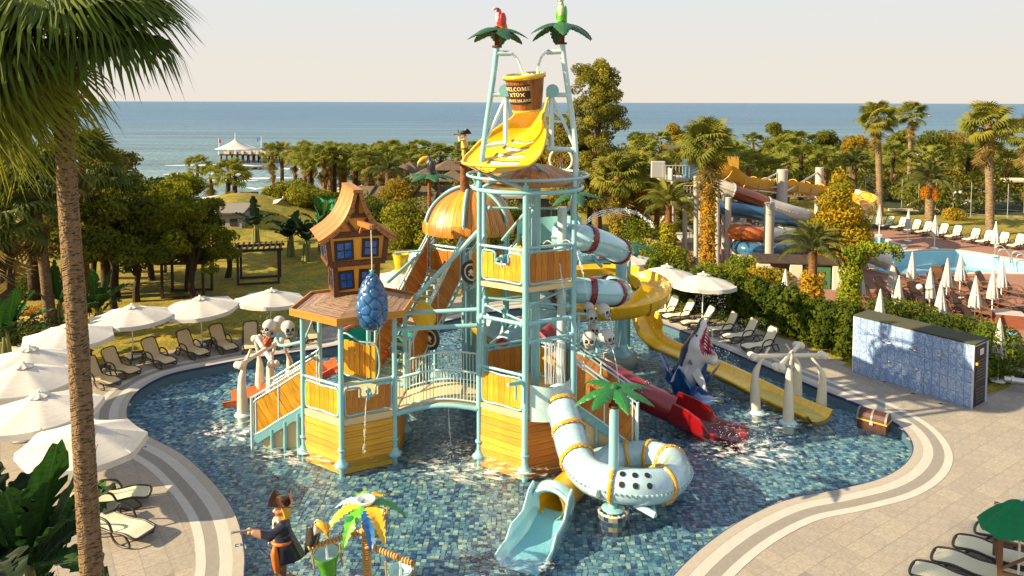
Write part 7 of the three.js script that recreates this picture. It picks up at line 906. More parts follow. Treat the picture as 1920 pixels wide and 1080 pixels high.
  // hedge along the pool deck
  const H = thing('hedge', 'tall green cypress hedge along the pool deck in front of the second pool', 'hedge'), line = [[1108, 552], [1180, 560], [1250, 578], [1335, 598], [1430, 620], [1520, 650], [1600, 684]].map(([x, y]) => gp(x, y)).map((p) => p.add(V(.55, 0, -.75))); const hc = curve(line);
  leafCloud(46000, () => { const s = rnd(), p = hc.getPointAt(s), T = hc.getTangentAt(s), n = V(-T.z, 0, T.x), top = 2.15 + .35 * n2(s * 16, 2) + .25 * n2(s * 50, 5), y = Math.pow(rnd(), .8) * top, a = rr(-1, 1), wd = .8 * (1 - .55 * (y / top) ** 3) + .15 * n2(s * 30, y * 2); return [p.addScaledVector(n, a * wd).add(V(0, y, 0)).addScaledVector(T, rr(-.1, .1)), n.clone().multiplyScalar(a).add(V(0, y / top, 0)), n2(s * 18, 9) * .5 + .5]; }, .2, tones([.014, .026, .005], [.055, .075, .008]), H, 'foliage'); const core = []; for (let i = 0; i < 24; i++) { const p = hc.getPointAt(i / 24), q = hc.getPointAt((i + 1) / 24); core.push(alongY(new THREE.BoxGeometry(.8, p.distanceTo(q), 1.5), p.clone().setY(.8), q.clone().setY(.8)).translate(0, 0, 0)); } mesh('branches', hc.getSpacedPoints(60).map((p) => rod(p, p.clone().add(V(rr(-.2, .2), 1.6, rr(-.2, .2))), .05, .02, 5)), M.barkDark, H);
  const bush = (label, px, py, w, h, c, n = 3500, s = .17) => { const t = thing('shrub', label, 'shrub', gp(px, py)); leafCloud(n, inBlobs([[-w * .25, h * .5, 0, w * .36, h * .55, w * .35], [w * .22, h * .48, .1, w * .36, h * .5, w * .35], [0, h * .62, -.1, w * .3, h * .42, w * .3]], .5), s, c, t, 'foliage'); };
  const bg = tones([.06, .085, .014], [.13, .13, .018]); bush('round shrub behind the shower block at its right end', 1868, 712, 1.7, 2.3, tones([.05, .08, .012], [.09, .11, .014]), 5000, .13); bush('dark low hedge shrub behind the shower roof', 1790, 652, 3.4, 1.5, tones([.02, .035, .008], [.05, .065, .012]), 5000, .15); bush('dark low shrub behind the left end of the shower roof', 1690, 628, 3.4, 1.7, tones([.03, .045, .01], [.06, .08, .012]), 5000, .16); bush('yellow green shrub left of the kiosk', 1400, 530, 2.4, 1.7, bg); bush('yellowish shrub before the white kiosk wall', 1440, 545, 2.6, 1.4, tones([.16, .12, .02], [.10, .10, .016])); bush('green shrub behind the left hedge parasol', 1250, 510, 3.0, 1.8, bg, 5000); bush('green shrub with pale blossom near the blue tube', 1215, 500, 2.6, 1.9, tones([.08, .10, .02], [.3, .28, .2]), 4000); bush('leafy shrub right of the pale blue tube', 1200, 470, 2.6, 2.4, bg, 5000); bush('green shrub behind the right hedge parasol', 1350, 545, 3.2, 1.6, bg, 5000); bush('round clipped bush under the slide tower', 1215, 402, 3, 1.8, tones([.02, .04, .012], [.05, .07, .015])); bush('clump of green growth under the far slides', 1300, 450, 3, 1.6, bg); bush('rusty shrub on the lawn by the court', 1790, 412, 2.0, 1.1, tones([.2, .14, .02], [.10, .10, .015]), 1800);
}
// ---------------------------------------------------------------- far water slides
{
  const fy = gel([.62, .33, .03]), fo = gel([.55, .13, .012]), fw = gel([.62, .58, .50]), fb2 = gel([.035, .13, .25]), fr = gel([.20, .045, .02]), gp0 = S([.36, .34, .31], .7);
  const q = (l) => curve(l.map(([x, y, d]) => at(x, y, d))); const open = (t, cv, n, w, h, mat) => mesh('flume', sweep(cv, n, () => [[-w - .06, h], [-w, h], [-w * .86, .28], [-w * .4, 0], [w * .4, 0], [w * .86, .28], [w, h], [w + .06, h], [w * .9, .1], [w * .4, -.1], [-w * .4, -.1], [-w * .9, .1], [-w - .06, h]]), mat, t);
  const a = thing('water_slide', 'far yellow open flume waving from the grey slide tower to the right', 'water slide'); const cy = q([[1326, 322, 56], [1352, 326, 55.5], [1384, 348, 56], [1420, 356, 57], [1468, 357, 58.5], [1530, 366, 60], [1590, 374, 61], [1622, 384, 59.5], [1618, 398, 57], [1580, 404, 55.5], [1545, 407, 55]]); open(a, cy, 130, .62, .85, fy); for (let i = 1; i < 16; i++) { const T = cy.getTangentAt(i / 16), p = cy.getPointAt(i / 16); mesh('joint', ringAt(p.clone().add(V(0, .3, 0)), T, .66, .03, .06, 16), fy, a); }
  mesh('entry_wall', box(2.6, 1.5, .15, at(1352, 316, 55).add(V(.2, .1, -.6))), fy, a);
  const b = thing('water_slide', 'far enclosed tube slide in brown, white and orange sections', 'water slide'); tubeSlide(b, q([[1345, 348, 55], [1372, 358, 55], [1412, 372, 55.4], [1450, 388, 55.6], [1482, 398, 56], [1510, 406, 57], [1524, 420, 58], [1510, 434, 57], [1480, 440, 55], [1440, 440, 53.6], [1400, 438, 53.2], [1376, 434, 54], [1372, 428, 55.5], [1400, 430, 57]]), 130, .58, [fw, fr, fw, fo, fw, fr, fw, fw, fo, fw, fr], [.05, .18, .34, .44, .52, .60, .66, .74, .86, .95], fw, .05, .05);
  const c = thing('water_slide', 'far blue tube slide below the coloured one', 'water slide'); tubeSlide(c, q([[1340, 386, 54.5], [1400, 396, 55], [1450, 406, 55.4], [1490, 416, 56.4], [1520, 432, 57], [1524, 452, 56], [1490, 466, 53.8], [1440, 470, 52.6], [1400, 468, 52.6], [1384, 462, 54]]), 110, .56, fb2, [.2, .4, .55, .68, .78, .88], fb2, .05, .05);
  const e = thing('water_slide', 'white and rusty tube end pouring into the second pool', 'water slide'); tubeSlide(e, q([[1536, 466, 54], [1575, 470, 53], [1610, 474, 52], [1640, 482, 51.4], [1668, 493, 51]]), 40, .56, [fw, fr, fw, fr], [.2, .55], fw, .05, .05);
  const tw = thing('slide_tower', 'grey stair tower with railings where the far slides begin', 'slide tower'); const post = (px, y0, y1, d, r = .2) => mesh('post', rod(at(px, y1, d).setY(0), at(px, y0, d), r, r, 12), gp0, tw);
  [[1262, 330, 470, 55], [1284, 370, 500, 53], [1305, 330, 520, 52], [1345, 335, 515, 51], [1357, 362, 480, 54.5], [1312, 340, 470, 56]].forEach((v) => post(...v, .17)); const plat = (px0, px1, py, d, dep) => { const l = at(px0, py, d), r = at(px1, py, d); mesh('platform', box(r.x - l.x, .2, dep, l.clone().lerp(r, .5).add(V(0, 0, -dep / 2))), gp0, tw); const rl = [rod(l.clone().add(V(0, 1.1, 0)), r.clone().add(V(0, 1.1, 0)), .04)]; const m = mesh('railing', rl, gp0, tw); const n = Math.round((r.x - l.x) / .24); for (let i = 0; i <= n; i++) mesh('baluster', rod(l.clone().lerp(r, i / n), l.clone().lerp(r, i / n).add(V(0, 1.1, 0)), .025, .025, 5), gp0, m); }; plat(1242, 1292, 338, 55, 3); plat(1282, 1330, 376, 54, 3); plat(1280, 1318, 452, 53, 3);
  for (const [p0, p1, d] of [[[1282, 376], [1330, 402], 53.5], [[1318, 452], [1284, 420], 53.5]]) { const A = at(...p0, d), B = at(...p1, d); mesh('stair_flight', [rod(A, B, .12), rod(A.clone().add(V(0, 1, 0)), B.clone().add(V(0, 1, 0)), .04)], gp0, tw); }
  mesh('sail_roof', grid(4, 8, (i, j) => [at(1243 + j * 8, 272 + i * 1.5 + 2 * Math.sin(j), 56 + i * .6)]), M.white, tw); mesh('white_slide_top', [rbox(1.1, 1.3, .2, .09, at(1234, 318, 55.5)), rbox(.2, .9, 1.4, .09, at(1256, 326, 55.2))], S([.36, .37, .37], .6), tw); mesh('blue_box', box(1.5, 1.4, 1.2, at(1300, 316, 57)), fb2, tw);
  const sp = thing('slide_masts', 'thick grey concrete masts carrying the far slides', 'mast'); for (const [px, y0, d, r] of [[1467, 318, 57, .42], [1537, 314, 62, .34], [1443, 380, 52, .36], [1366, 370, 54, .22], [1380, 380, 56, .2]]) mesh('mast', rod(at(px, y0, d).setY(-.1), at(px, y0, d), r, r, 18), gp0, sp); const st = []; for (const [p0, p1] of [[[1405, 352, 56], [1462, 322, 57]], [[1472, 360, 57], [1535, 322, 62]], [[1440, 352, 57], [1467, 350, 57]], [[1405, 356, 56], [1462, 362, 57]], [[1467, 368, 57], [1525, 368, 60]]]) st.push(rod(at(...p0), at(...p1), .07)); for (const g of st) mesh('strut', g, M.metal, sp);
  const kb = thing('kiosk', 'low white walled kiosk with flat dark roof under the far slides', 'kiosk', gp(1470, 540), R(-8)); kb.scale.set(.8, .62, .7); mesh('roof', rbox(7.2, .2, 4.0, .06, V(1.6, 2.55, -2)), M.darkWood, kb); mesh('wall', box(8.2, 2.4, .2, V(2, 1.2, -4)), M.sand, kb); for (const [x, w] of [[-1.6, 1.0], [.9, .9], [4.4, 1.4]]) mesh('pier', box(w, 2.45, .4, V(x, 1.22, -.1)), S([.60, .54, .42], .9), kb); mesh('green_panel', box(1.9, 2.2, .12, V(2.6, 1.15, -.2)), S([.05, .16, .07], .8), kb); const no = mesh('notice', box(.7, 1.0, .04, V(4.4, 1.5, .13)), M.white, kb); for (let k = 0; k < 5; k++) mesh('notice_line', box(.5, .06, .02, V(4.4, 1.15 + k * .17, .16)), S([.3, .05, .05], .8), no); const bx = thing('planter_box', 'pale rectangular box before the kiosk under the far slides', 'box', gp(1410, 505)); mesh('body', rbox(2.6, .95, 1.3, .05, V(.4, .47, 0)), S([.56, .50, .40], .9), bx);
}
// --- parasols and loungers by the second pool
{
  const cp = thing('closed_parasol', 'x', 'closed parasol'); cp.userData.base = 'closed_parasol'; mesh('pole', rod(V(0, 0, 0), V(0, 2.75, 0), .03), M.white, cp); mesh('folded_canopy', grid(12, 40, (i, j) => { const s = i / 12, a = j / 40 * 6.2832, r = (.035 + .25 * Math.pow(s, .8)) * (1 + .25 * Math.sin(a * 8) * s) * (s > .9 ? .92 : 1); return [V(r * Math.cos(a), 2.7 - 1.62 * s - .06 * Math.cos(a * 8) * (s > .95 ? 1 : 0), r * Math.sin(a)), j / 10, s]; }), M.canvas, cp); mesh('tie', new THREE.TorusGeometry(.19, .02, 6, 20).rotateX(Math.PI / 2).translate(0, 1.75, 0), M.white, cp); mesh('base', lathe([[0, .1], [.28, .1], [.3, 0], [0, 0]], 16), M.white, cp);
  const L = [[1650, 385, 'tallest folded white parasol on the lawn before the left tall palm'], [1704, 393, 'folded white parasol on the lawn left of the date palm'], [1754, 404, 'folded white parasol right of the date palm'], [1868, 415, 'folded white parasol before the right tall palm'], [1675, 489, 'folded white parasol leftmost at the near edge of the second pool'], [1711, 474, 'folded white parasol second at the near pool edge, by the rusty tube end'], [1745, 505, 'folded white parasol in the second row behind the shower block, middle one'], [1686, 520, 'folded white parasol leftmost of the row nearest to the shower block'], [1777, 486, 'folded white parasol fourth along the near pool edge'], [1765, 531, 'folded white parasol right above the shower roof beside the globe lamp'], [1802, 476, 'folded white parasol before the middle of the second pool'], [1830, 520, 'folded white parasol right of the globe lamp behind the shower block'], [1863, 505, 'folded white parasol near the wooden crate tables'], [1880, 487, 'folded white parasol rightmost at the near pool edge'], [1875, 602, 'folded white parasol right behind the end of the shower block'], [1614, 500, 'folded white parasol half behind the hanging vine'], [1651, 546, 'folded white parasol small between vine and shower block'], [1473, 508, 'folded white parasol before the kiosk'], [1178, 394, 'folded white parasol left in the loungers beyond the blue tube'], [1215, 386, 'folded white parasol right in the loungers beyond the blue tube']];
  L.forEach(([x, y, l], i) => { const d = (EYE - 2.7) * 1380 / (y - 190) * 1.0, p = at(x, y, d), q = V(p.x, 0, p.z); if (i) copy(cp, l, q, rr(0, 1), 1, 'folded parasols of the second pool'); else { cp.position.copy(q); tag(cp, l, null, 'folded parasols of the second pool'); } });
  const wl = makeLounger('sun_lounger', 'x', S([.60, .62, .44], .85, { map: meshTex }), M.resin, 56), far = [[1614, 424], [1637, 426], [1662, 428], [1686, 431], [1712, 436], [1733, 440], [1763, 444], [1788, 448], [1822, 454], [1847, 458], [1876, 462], [1906, 466]]; far.forEach(([x, y], i) => { const p = gp(x, y), l = ordinal[i] + ' pale lounger from the left in the row beyond the second pool', a = R(-58); if (i) copy(wl, l, p, a, 1.08, 'pale loungers beyond the second pool'); else { wl.position.copy(p); wl.rotation.y = a; wl.scale.setScalar(1.08); tag(wl, l, null, 'pale loungers beyond the second pool'); } });
  [[1206, 432], [1219, 438], [1188, 428], [1232, 426], [1196, 440], [1380, 428], [1405, 424], [1420, 430]].forEach(([x, y], i) => copy(wl, ordinal[i] + ' pale lounger from the left in the group beyond the slide tower', gp(x, y), R(-70 + rr(-10, 10)), 1.05, 'pale loungers beyond the slide tower'));
  const bl = makeLounger('sun_lounger', 'x', M.slingBrown, M.hide, 56), br = [[560, 590], [700, 600], [815, 560], [960, 585], [1085, 610], [580, 700], [705, 735], [845, 655], [1000, 685], [1180, 730], [1235, 640], [1430, 680], [630, 840], [790, 870], [920, 780], [1045, 815], [1235, 850], [1370, 780], [985, 925], [1160, 970], [440, 690], [330, 765], [190, 730], [460, 790]]; br.sort((a, b) => a[1] - b[1]);
  br.forEach(([x, y], i) => { const p = gp(1560 + x / 4.153, 380 + (y + 55) / 4.153), l = 'brown lounger seen from behind, number ' + (i + 1) + ' from the pool edge backwards'; const l2 = ordinal[i % 20] + (i > 19 ? ' of the last' : '') + ' brown lounger counted from the far pool edge towards the shower block', a = R(150 + rr(-8, 8)); if (i) copy(bl, l2, p, a, 1.08, 'brown loungers by the second pool'); else { bl.position.copy(p); bl.rotation.y = a; bl.scale.setScalar(1.08); tag(bl, l2, null, 'brown loungers by the second pool'); } });
  for (const [x, y, l] of [[1830, 590, 'orange brown wooden crate table between the rear loungers'], [1710, 540, 'small wooden crate table under the left folded parasols'], [1746, 570, 'small wooden crate table under the middle folded parasol']]) { const t = thing('crate_table', l, 'crate table', gp(x, y), .5); mesh('top', rbox(.62, .05, .62, .015, V(0, .42, 0)), M.barkWarm, t); for (const s of [0, 1, 2, 3]) mesh('side', box(.54, .36, .03, V(Math.sin(s * 1.5708) * .27, .2, Math.cos(s * 1.5708) * .27), [0, s * 1.5708, 0]), M.barkWarm, t); }
  const bk = thing('brick_block', 'low brick block with pale top at the right edge of the second pool area', 'block', gp(1890, 612), R(-20)); mesh('body', box(1.35, .7, .9, V(0, .35, 0)), S([.24, .07, .04], .9, { map: stoneTex[0] }), bk); mesh('top', rbox(1.4, .06, .95, .02, V(0, .73, 0)), M.concrete, bk);
  const ring0 = solo('swim_ring', new THREE.TorusGeometry(.36, .11, 10, 28).rotateX(Math.PI / 2), P([.10, .32, .62], .3), 'light blue swim ring lying on the red paving at the right', 'swim ring'); ring0.position.copy(gp(1888, 632)).setY(.12);
  const lamp = (label, px, py, h) => { const t = thing('globe_lamp', label, 'lamp', gp(px, py)); mesh('post', [rod(V(0, 0, 0), V(0, h, 0), .05), rod(V(-.28, h - .1, 0), V(.28, h - .1, 0), .03)], M.black, t); for (const s of [-1, 1]) mesh('globe', ball(.16, V(s * .28, h + .06, 0)), P([.6, .62, .66], .1, { clearcoat: 1 }), t); }; lamp('black garden lamp with two globes behind the shower roof', 1731, 622, 2.3); lamp('black lamp with two globes on the court edge', 1794, 404, 2.4); lamp('slim lamp with two globes seen through the tower', 972, 430, 2.2);
  const hr = thing('pool_handrail', 'curved steel handrails at the right end of the second pool', 'handrail'); for (const [x, y] of [[1866, 483], [1872, 490], [1898, 494], [1906, 500]]) { const p = gp(x, y); mesh('rail', pipe([p.clone(), p.clone().add(V(0, .8, 0)), p.clone().add(V(.3, .95, .2)), p.clone().add(V(.7, .3, .5)), p.clone().add(V(.8, -.3, .55))], .03, 20, 6), M.metal, hr); }
  const gl = thing('goal_cage', 'white netted goal frame beyond the yellow flume', 'goal', gp(1634, 368)); mesh('frame', [rod(V(-.8, 0, 0), V(-.8, 2.6, 0), .06), rod(V(1.2, 0, -1.2), V(1.2, 2.6, -1.2), .06), rod(V(-.8, 2.6, 0), V(1.2, 2.6, -1.2), .06), rod(V(-.8, 0, 0), V(1.2, 0, -1.2), .05), rod(V(-1.4, 0, -1), V(-.8, 2.6, 0), .04)], M.white, gl); const gn = []; for (let i = 1; i < 10; i++) gn.push(rod(V(-.8 + .2 * i, 0, -.12 * i), V(-.8 + .2 * i, 2.6, -.12 * i), .008, .008, 4)); for (let i = 1; i < 12; i++) gn.push(rod(V(-.8, i * .22, 0), V(1.2, i * .22, -1.2), .008, .008, 4)); tag(mesh('net', gn, M.white, gl), null, null, null, 'stuff');
  const fs = thing('court_fence', 'thin posts and rails of the sports court fence', 'fence'); for (let i = 0; i < 9; i++) { const p = gp(1690, 398).lerp(gp(1960, 415), i / 8); mesh('post', rod(p, p.clone().add(V(0, 3.6, 0)), .03), M.grey, fs); } mesh('rail', rod(gp(1690, 398).setY(.3), gp(1960, 415).setY(.3), .018), M.grey, fs);
  const sd = thing('shelter', 'small open hut with flat roof beyond the court at the right edge', 'shelter', gp(1905, 372)); mesh('roof', box(4.2, .25, 3, V(0, 2.3, 0)), M.sand, sd); for (const x of [-1.8, 0, 1.8]) mesh('post', box(.16, 2.3, .16, V(x, 1.15, 1.2)), M.barkWarm, sd); const tt = thing('tent_cover', 'grey cloth covered heap beyond the court', 'cover', gp(1835, 372)); mesh('cloth', grid(8, 20, (i, j) => { const a = j / 20 * 6.2832, r = i / 8; return [V(Math.cos(a) * 4.4 * r, 1.9 * (1 - r * r), Math.sin(a) * 2 * r)]; }), S([.20, .16, .13], .9), tt);
}
// --- huts, screen, beach, pier
{
  const thatch = S([.14, .10, .075], .95, { map: woodTex, bumpMap: woodTex, bumpScale: .03 });
  const hut = (label, px, apex, d, w) => { const p = at(px, apex, d), t = thing('beach_hut', label, 'hut', V(p.x, 0, p.z), rr(-.3, .3)), h = p.y, e = h - w * .30; for (let k = 0; k < 4; k++) mesh('roof', grid(3, 6, (i, j) => { const s = i / 3, a0 = k * 1.5708 + .7854, a1 = a0 + 1.5708, u = j / 6; return [V((Math.cos(a0) * (1 - u) + Math.cos(a1) * u) * w * .72 * s, h - (h - e) * s, (Math.sin(a0) * (1 - u) + Math.sin(a1) * u) * w * .72 * s), u * 3, s * 2]; }), thatch, t); for (const x of [-1, 1]) for (const z of [-1, 1]) mesh('post', box(.2, e, .2, V(x * w * .42, e / 2, z * w * .42)), M.darkWood, t); };
  hut('dark pyramid roofed beach hut left of the toucan palm', 768, 302, 74, 3.4); hut('dark pyramid roofed beach hut right of the toucan palm', 842, 298, 76, 3.4); hut('low dark pyramid roof directly behind the toucan', 800, 314, 68, 3.0); hut('dark hut roof right before the scoop edge', 850, 318, 66, 3.0);
  const lr = thing('long_roof', 'long low brown sloping roof before the beach huts', 'roofed shelter', at(735, 345, 66).setY(0)); mesh('roof', grid(4, 16, (i, j) => [V(-4 + j * .85, 3.9 - .35 * i + (i === 4 ? -.1 : 0), -3 + 2.2 * i), j * .5, i]), S([.13, .105, .06], .95, { map: woodTex }), lr); for (let i = 0; i < 6; i++) mesh('post', box(.2, 2.6, .2, V(-3.6 + i * 2.5, 1.3, 5)), M.darkWood, lr); for (let i = 0; i < 7; i++) mesh('roof_batten', rod(V(-4 + i * 2, 3.98, -3), V(-4 + i * 2, 2.6, 5.6), .08), M.darkWood, lr);
  const wb = thing('white_building', 'low white building among shrubs left of the dome', 'building', gp(800, 420), R(-10)); mesh('wall', box(7, 2.6, 3, V(0, 1.3, 0)), S([.62, .56, .48], .9), wb); mesh('roof', rbox(7.4, .2, 3.4, .05, V(0, 2.7, 0)), M.sand, wb); for (const x of [-2, .4, 2.4]) mesh('window', box(1.1, 1.2, .1, V(x, 1.5, 1.52)), M.black, wb); const wb2 = thing('white_building', 'dark glazed building front behind the tall tower', 'building', gp(985, 432), R(4)); mesh('wall', box(9, 3.2, 3, V(0, 1.6, 0)), S([.10, .10, .10], .6), wb2); for (const x of [-3, -1, 1, 3]) mesh('window', box(1.5, 1.7, .1, V(x, 1.6, 1.53)), P([.02, .03, .05], .1), wb2); mesh('roof', rbox(9.6, .3, 3.6, .05, V(0, 3.3, 0)), M.concrete, wb2);
  const gs = thing('green_screen', 'green cloth windbreak screen behind the cottage roof', 'screen', gp(614, 422), R(-14)); mesh('cloth', grid(10, 16, (i, j) => [V(-1.2 + j * .16, .1 + i * .265, .04 * Math.sin(j * 1.1 + i * .3)), j / 4, i / 4]), P([.015, .30, .14], .85, { map: fabricTex, transmission: .3, thickness: 0 }), gs); for (const x of [-1.2, 0, 1.36]) mesh('post', rod(V(x, 0, -.05), V(x, 2.9, -.05), .05), M.barkDark, gs); const gv = thing('shrub', 'trailing ivy over the top of the green screen', 'shrub', gp(618, 422)); leafCloud(900, inBlobs([[0, 2.9, 0, 1.3, .25, .3], [.9, 2.6, .1, .4, .4, .2]], .3), .18, tones([.05, .06, .012], [.1, .1, .015]), gv, 'foliage'); const pl = thing('timber_pole', 'thick dark wooden pole right of the cottage ridge', 'pole', gp(692, 402)); mesh('pole', rod(V(0, 0, 0), V(0, at(692, 343, -gp(692, 402).z).y, 0), .34, .3, 12), M.barkDark, pl);
  const bh = thing('beach_building', 'grey beach building with low roof behind the slim palm pair', 'building', gp(432, 432)); mesh('wall', box(6, 2.4, 5, V(-1, 1.2, -1)), S([.24, .235, .23], .9), bh); bh.scale.setScalar(.72); mesh('roof', [box(7, .2, 3.4, V(-1, 2.9, .5), [R(14), 0, 0]), box(7, .2, 3.4, V(-1, 2.9, -2.6), [R(-14), 0, 0])], S([.16, .15, .14], .9), bh); for (const x of [-3, -1, 1]) mesh('window', box(.9, .9, .1, V(x, 1.3, 1.53)), M.black, bh); const br = thing('beach_canopy', 'broad pale flat beach canopy behind the beach building', 'canopy', gp(440, 408)); br.scale.set(.75, .8, .7); mesh('canopy', grid(6, 20, (i, j) => [V(-4.5 + j * .55, 2.5 + .35 * Math.sin(j * .31) - .1 * Math.abs(i - 3), -2.4 + i * .8), j, i]), M.canvas, br); for (const x of [-4, 0, 4, 6]) for (const z of [-2, 2]) mesh('post', rod(V(x, 0, z), V(x, 2.5, z), .06), M.white, br);
  for (let i = 0; i < 7; i++) { const t = thing('beach_chair', ordinal[i] + ' dark beach chair from the left on the sand by the mound', 'beach chair', gp(452 + i * 4.2, 377 + (i % 2) * 3).setY(-.1)); mesh('seat', box(.6, .08, .9, V(0, .4, 0)), M.black, t); mesh('backrest', box(.6, .8, .08, V(0, .75, -.45), [R(-15), 0, 0]), M.black, t); tag(t, null, null, 'dark beach chairs'); }
  for (const [x, y, s] of [[462, 311, 1], [476, 312, 1.3], [490, 311, .9], [505, 310, 1.1], [452, 313, .7]]) { const p = at(x, y, 138); const r = thing('shore_rock', 'dark rock in the shallow water under the pier, ' + (x < 455 ? 'leftmost' : x < 470 ? 'second' : x < 485 ? 'largest' : x < 500 ? 'fourth' : 'rightmost'), 'rock', V(p.x, -1, p.z)); const g = new THREE.IcosahedronGeometry(1, 2); const q = g.attributes.position; for (let i = 0; i < q.count; i++) { const k = 1 + .3 * n3(q.getX(i) * 1.5, q.getY(i) * 1.5, q.getZ(i) * 1.5 + x); q.setXYZ(i, q.getX(i) * k * 1.5 * s, q.getY(i) * k * .5, q.getZ(i) * k * s); } g.computeVertexNormals(); mesh('stone', g, S([.05, .045, .04], .9), r); }
  const D = 152, pr = thing('pier', 'wooden bathing pier on many piles with a white peaked tent', 'pier'), l = at(412, 290, D), dY = l.y; mesh('deck', box(30, .35, 6, V(l.x + 14.8, dY, l.z - 3)), M.barkWarm, pr); for (let i = 0; i < 26; i++) for (let k = 0; k < 3; k++) mesh('pile', rod(V(l.x + .3 + i * 1.15, -1.8, l.z - k * 2.8), V(l.x + .3 + i * 1.15, dY, l.z - k * 2.8), .16, .16, 6), M.barkDark, pr);
  const tp = at(441, 257, D + 3), w0 = 3.7; const tn0 = mesh('tent', grid(8, 16, (i, j) => { const s = i / 8, a = j / 16 * 6.2832, k = Math.max(Math.abs(Math.cos(a)), Math.abs(Math.sin(a))), r = w0 * (s * .45 + .55 * s * s) * (1 / k) ** .6; return [V(tp.x + Math.cos(a) * r, tp.y - (tp.y - dY - 1.1) * Math.sqrt(s) * (.55 + .45 * s), tp.z + Math.sin(a) * r)]; }), M.canvas, pr); for (const a of [.785, 2.356, 3.927, 5.498]) mesh('tent_pole', rod(V(tp.x + Math.cos(a) * 3.6, dY, tp.z + Math.sin(a) * 3.6), V(tp.x + Math.cos(a) * 3.6, dY + 1.3, tp.z + Math.sin(a) * 3.6), .07), M.white, pr); mesh('tent_mast', rod(tp, tp.clone().add(V(0, .9, 0)), .05), M.white, pr);
  const chair = []; for (let i = 0; i < 16; i++) chair.push(box(.5, .7, .5, V(l.x + 1.2 + i * .75, dY + .5, l.z + .1 + .4 * (i % 2)))); tag(mesh('pier_chairs', chair, M.sand, pr), null, null, null, 'stuff');
  for (const [px, y0, y1, c, lb] of [[411, 259, 290, [.5, .05, .05], 'white flagpole with small red flag at the left end of the pier'], [490, 255, 282, [.05, .15, .4], 'white flagpole with blue flag at the right of the pier']]) { const a = at(px, y1, D), b = at(px, y0, D), t = thing('flagpole', lb, 'flagpole', V(a.x, a.y, a.z)); mesh('pole', rod(V(0, 0, 0), V(0, b.y - a.y, 0), .06), M.white, t); mesh('flag', grid(3, 6, (i, j) => [V(-.05 - j * .13 * (px > 450 ? 1 : -.6), b.y - a.y - .05 - i * .25 - j * .06, .05 * Math.sin(j))]), S(c, .8), t); }
  const bt = thing('motor_boat', 'tiny white boat on the sea at the right', 'boat', gp(1743, 218.5, -1)); const s = -bt.position.z / 1380 * 6; mesh('hull', put(new THREE.SphereGeometry(.5, 12, 8, 0, 6.3, 1.4, 1.7), V(0, .22 * s, 0), [0, 0, 0], [s * 1.1, s * .5, s * .4]), M.white, bt); mesh('cabin', rbox(s * .35, s * .25, s * .25, .1, V(-.1 * s, .3 * s, 0)), M.white, bt);
  for (const [x, y, l] of [[885, 238, 'red buoy on the sea left of the mast'], [1400, 217, 'red buoy on the sea above the far palms']]) { const b = thing('buoy', l, 'buoy', gp(x, y, -1)), k = -b.position.z / 1380 * 2; mesh('float', [ball(k * .6, V(0, k * .3, 0)), rod(V(0, 0, 0), V(0, k * 1.3, 0), k * .25, k * .05)], S([.6, .06, .03], .5), b); }
}
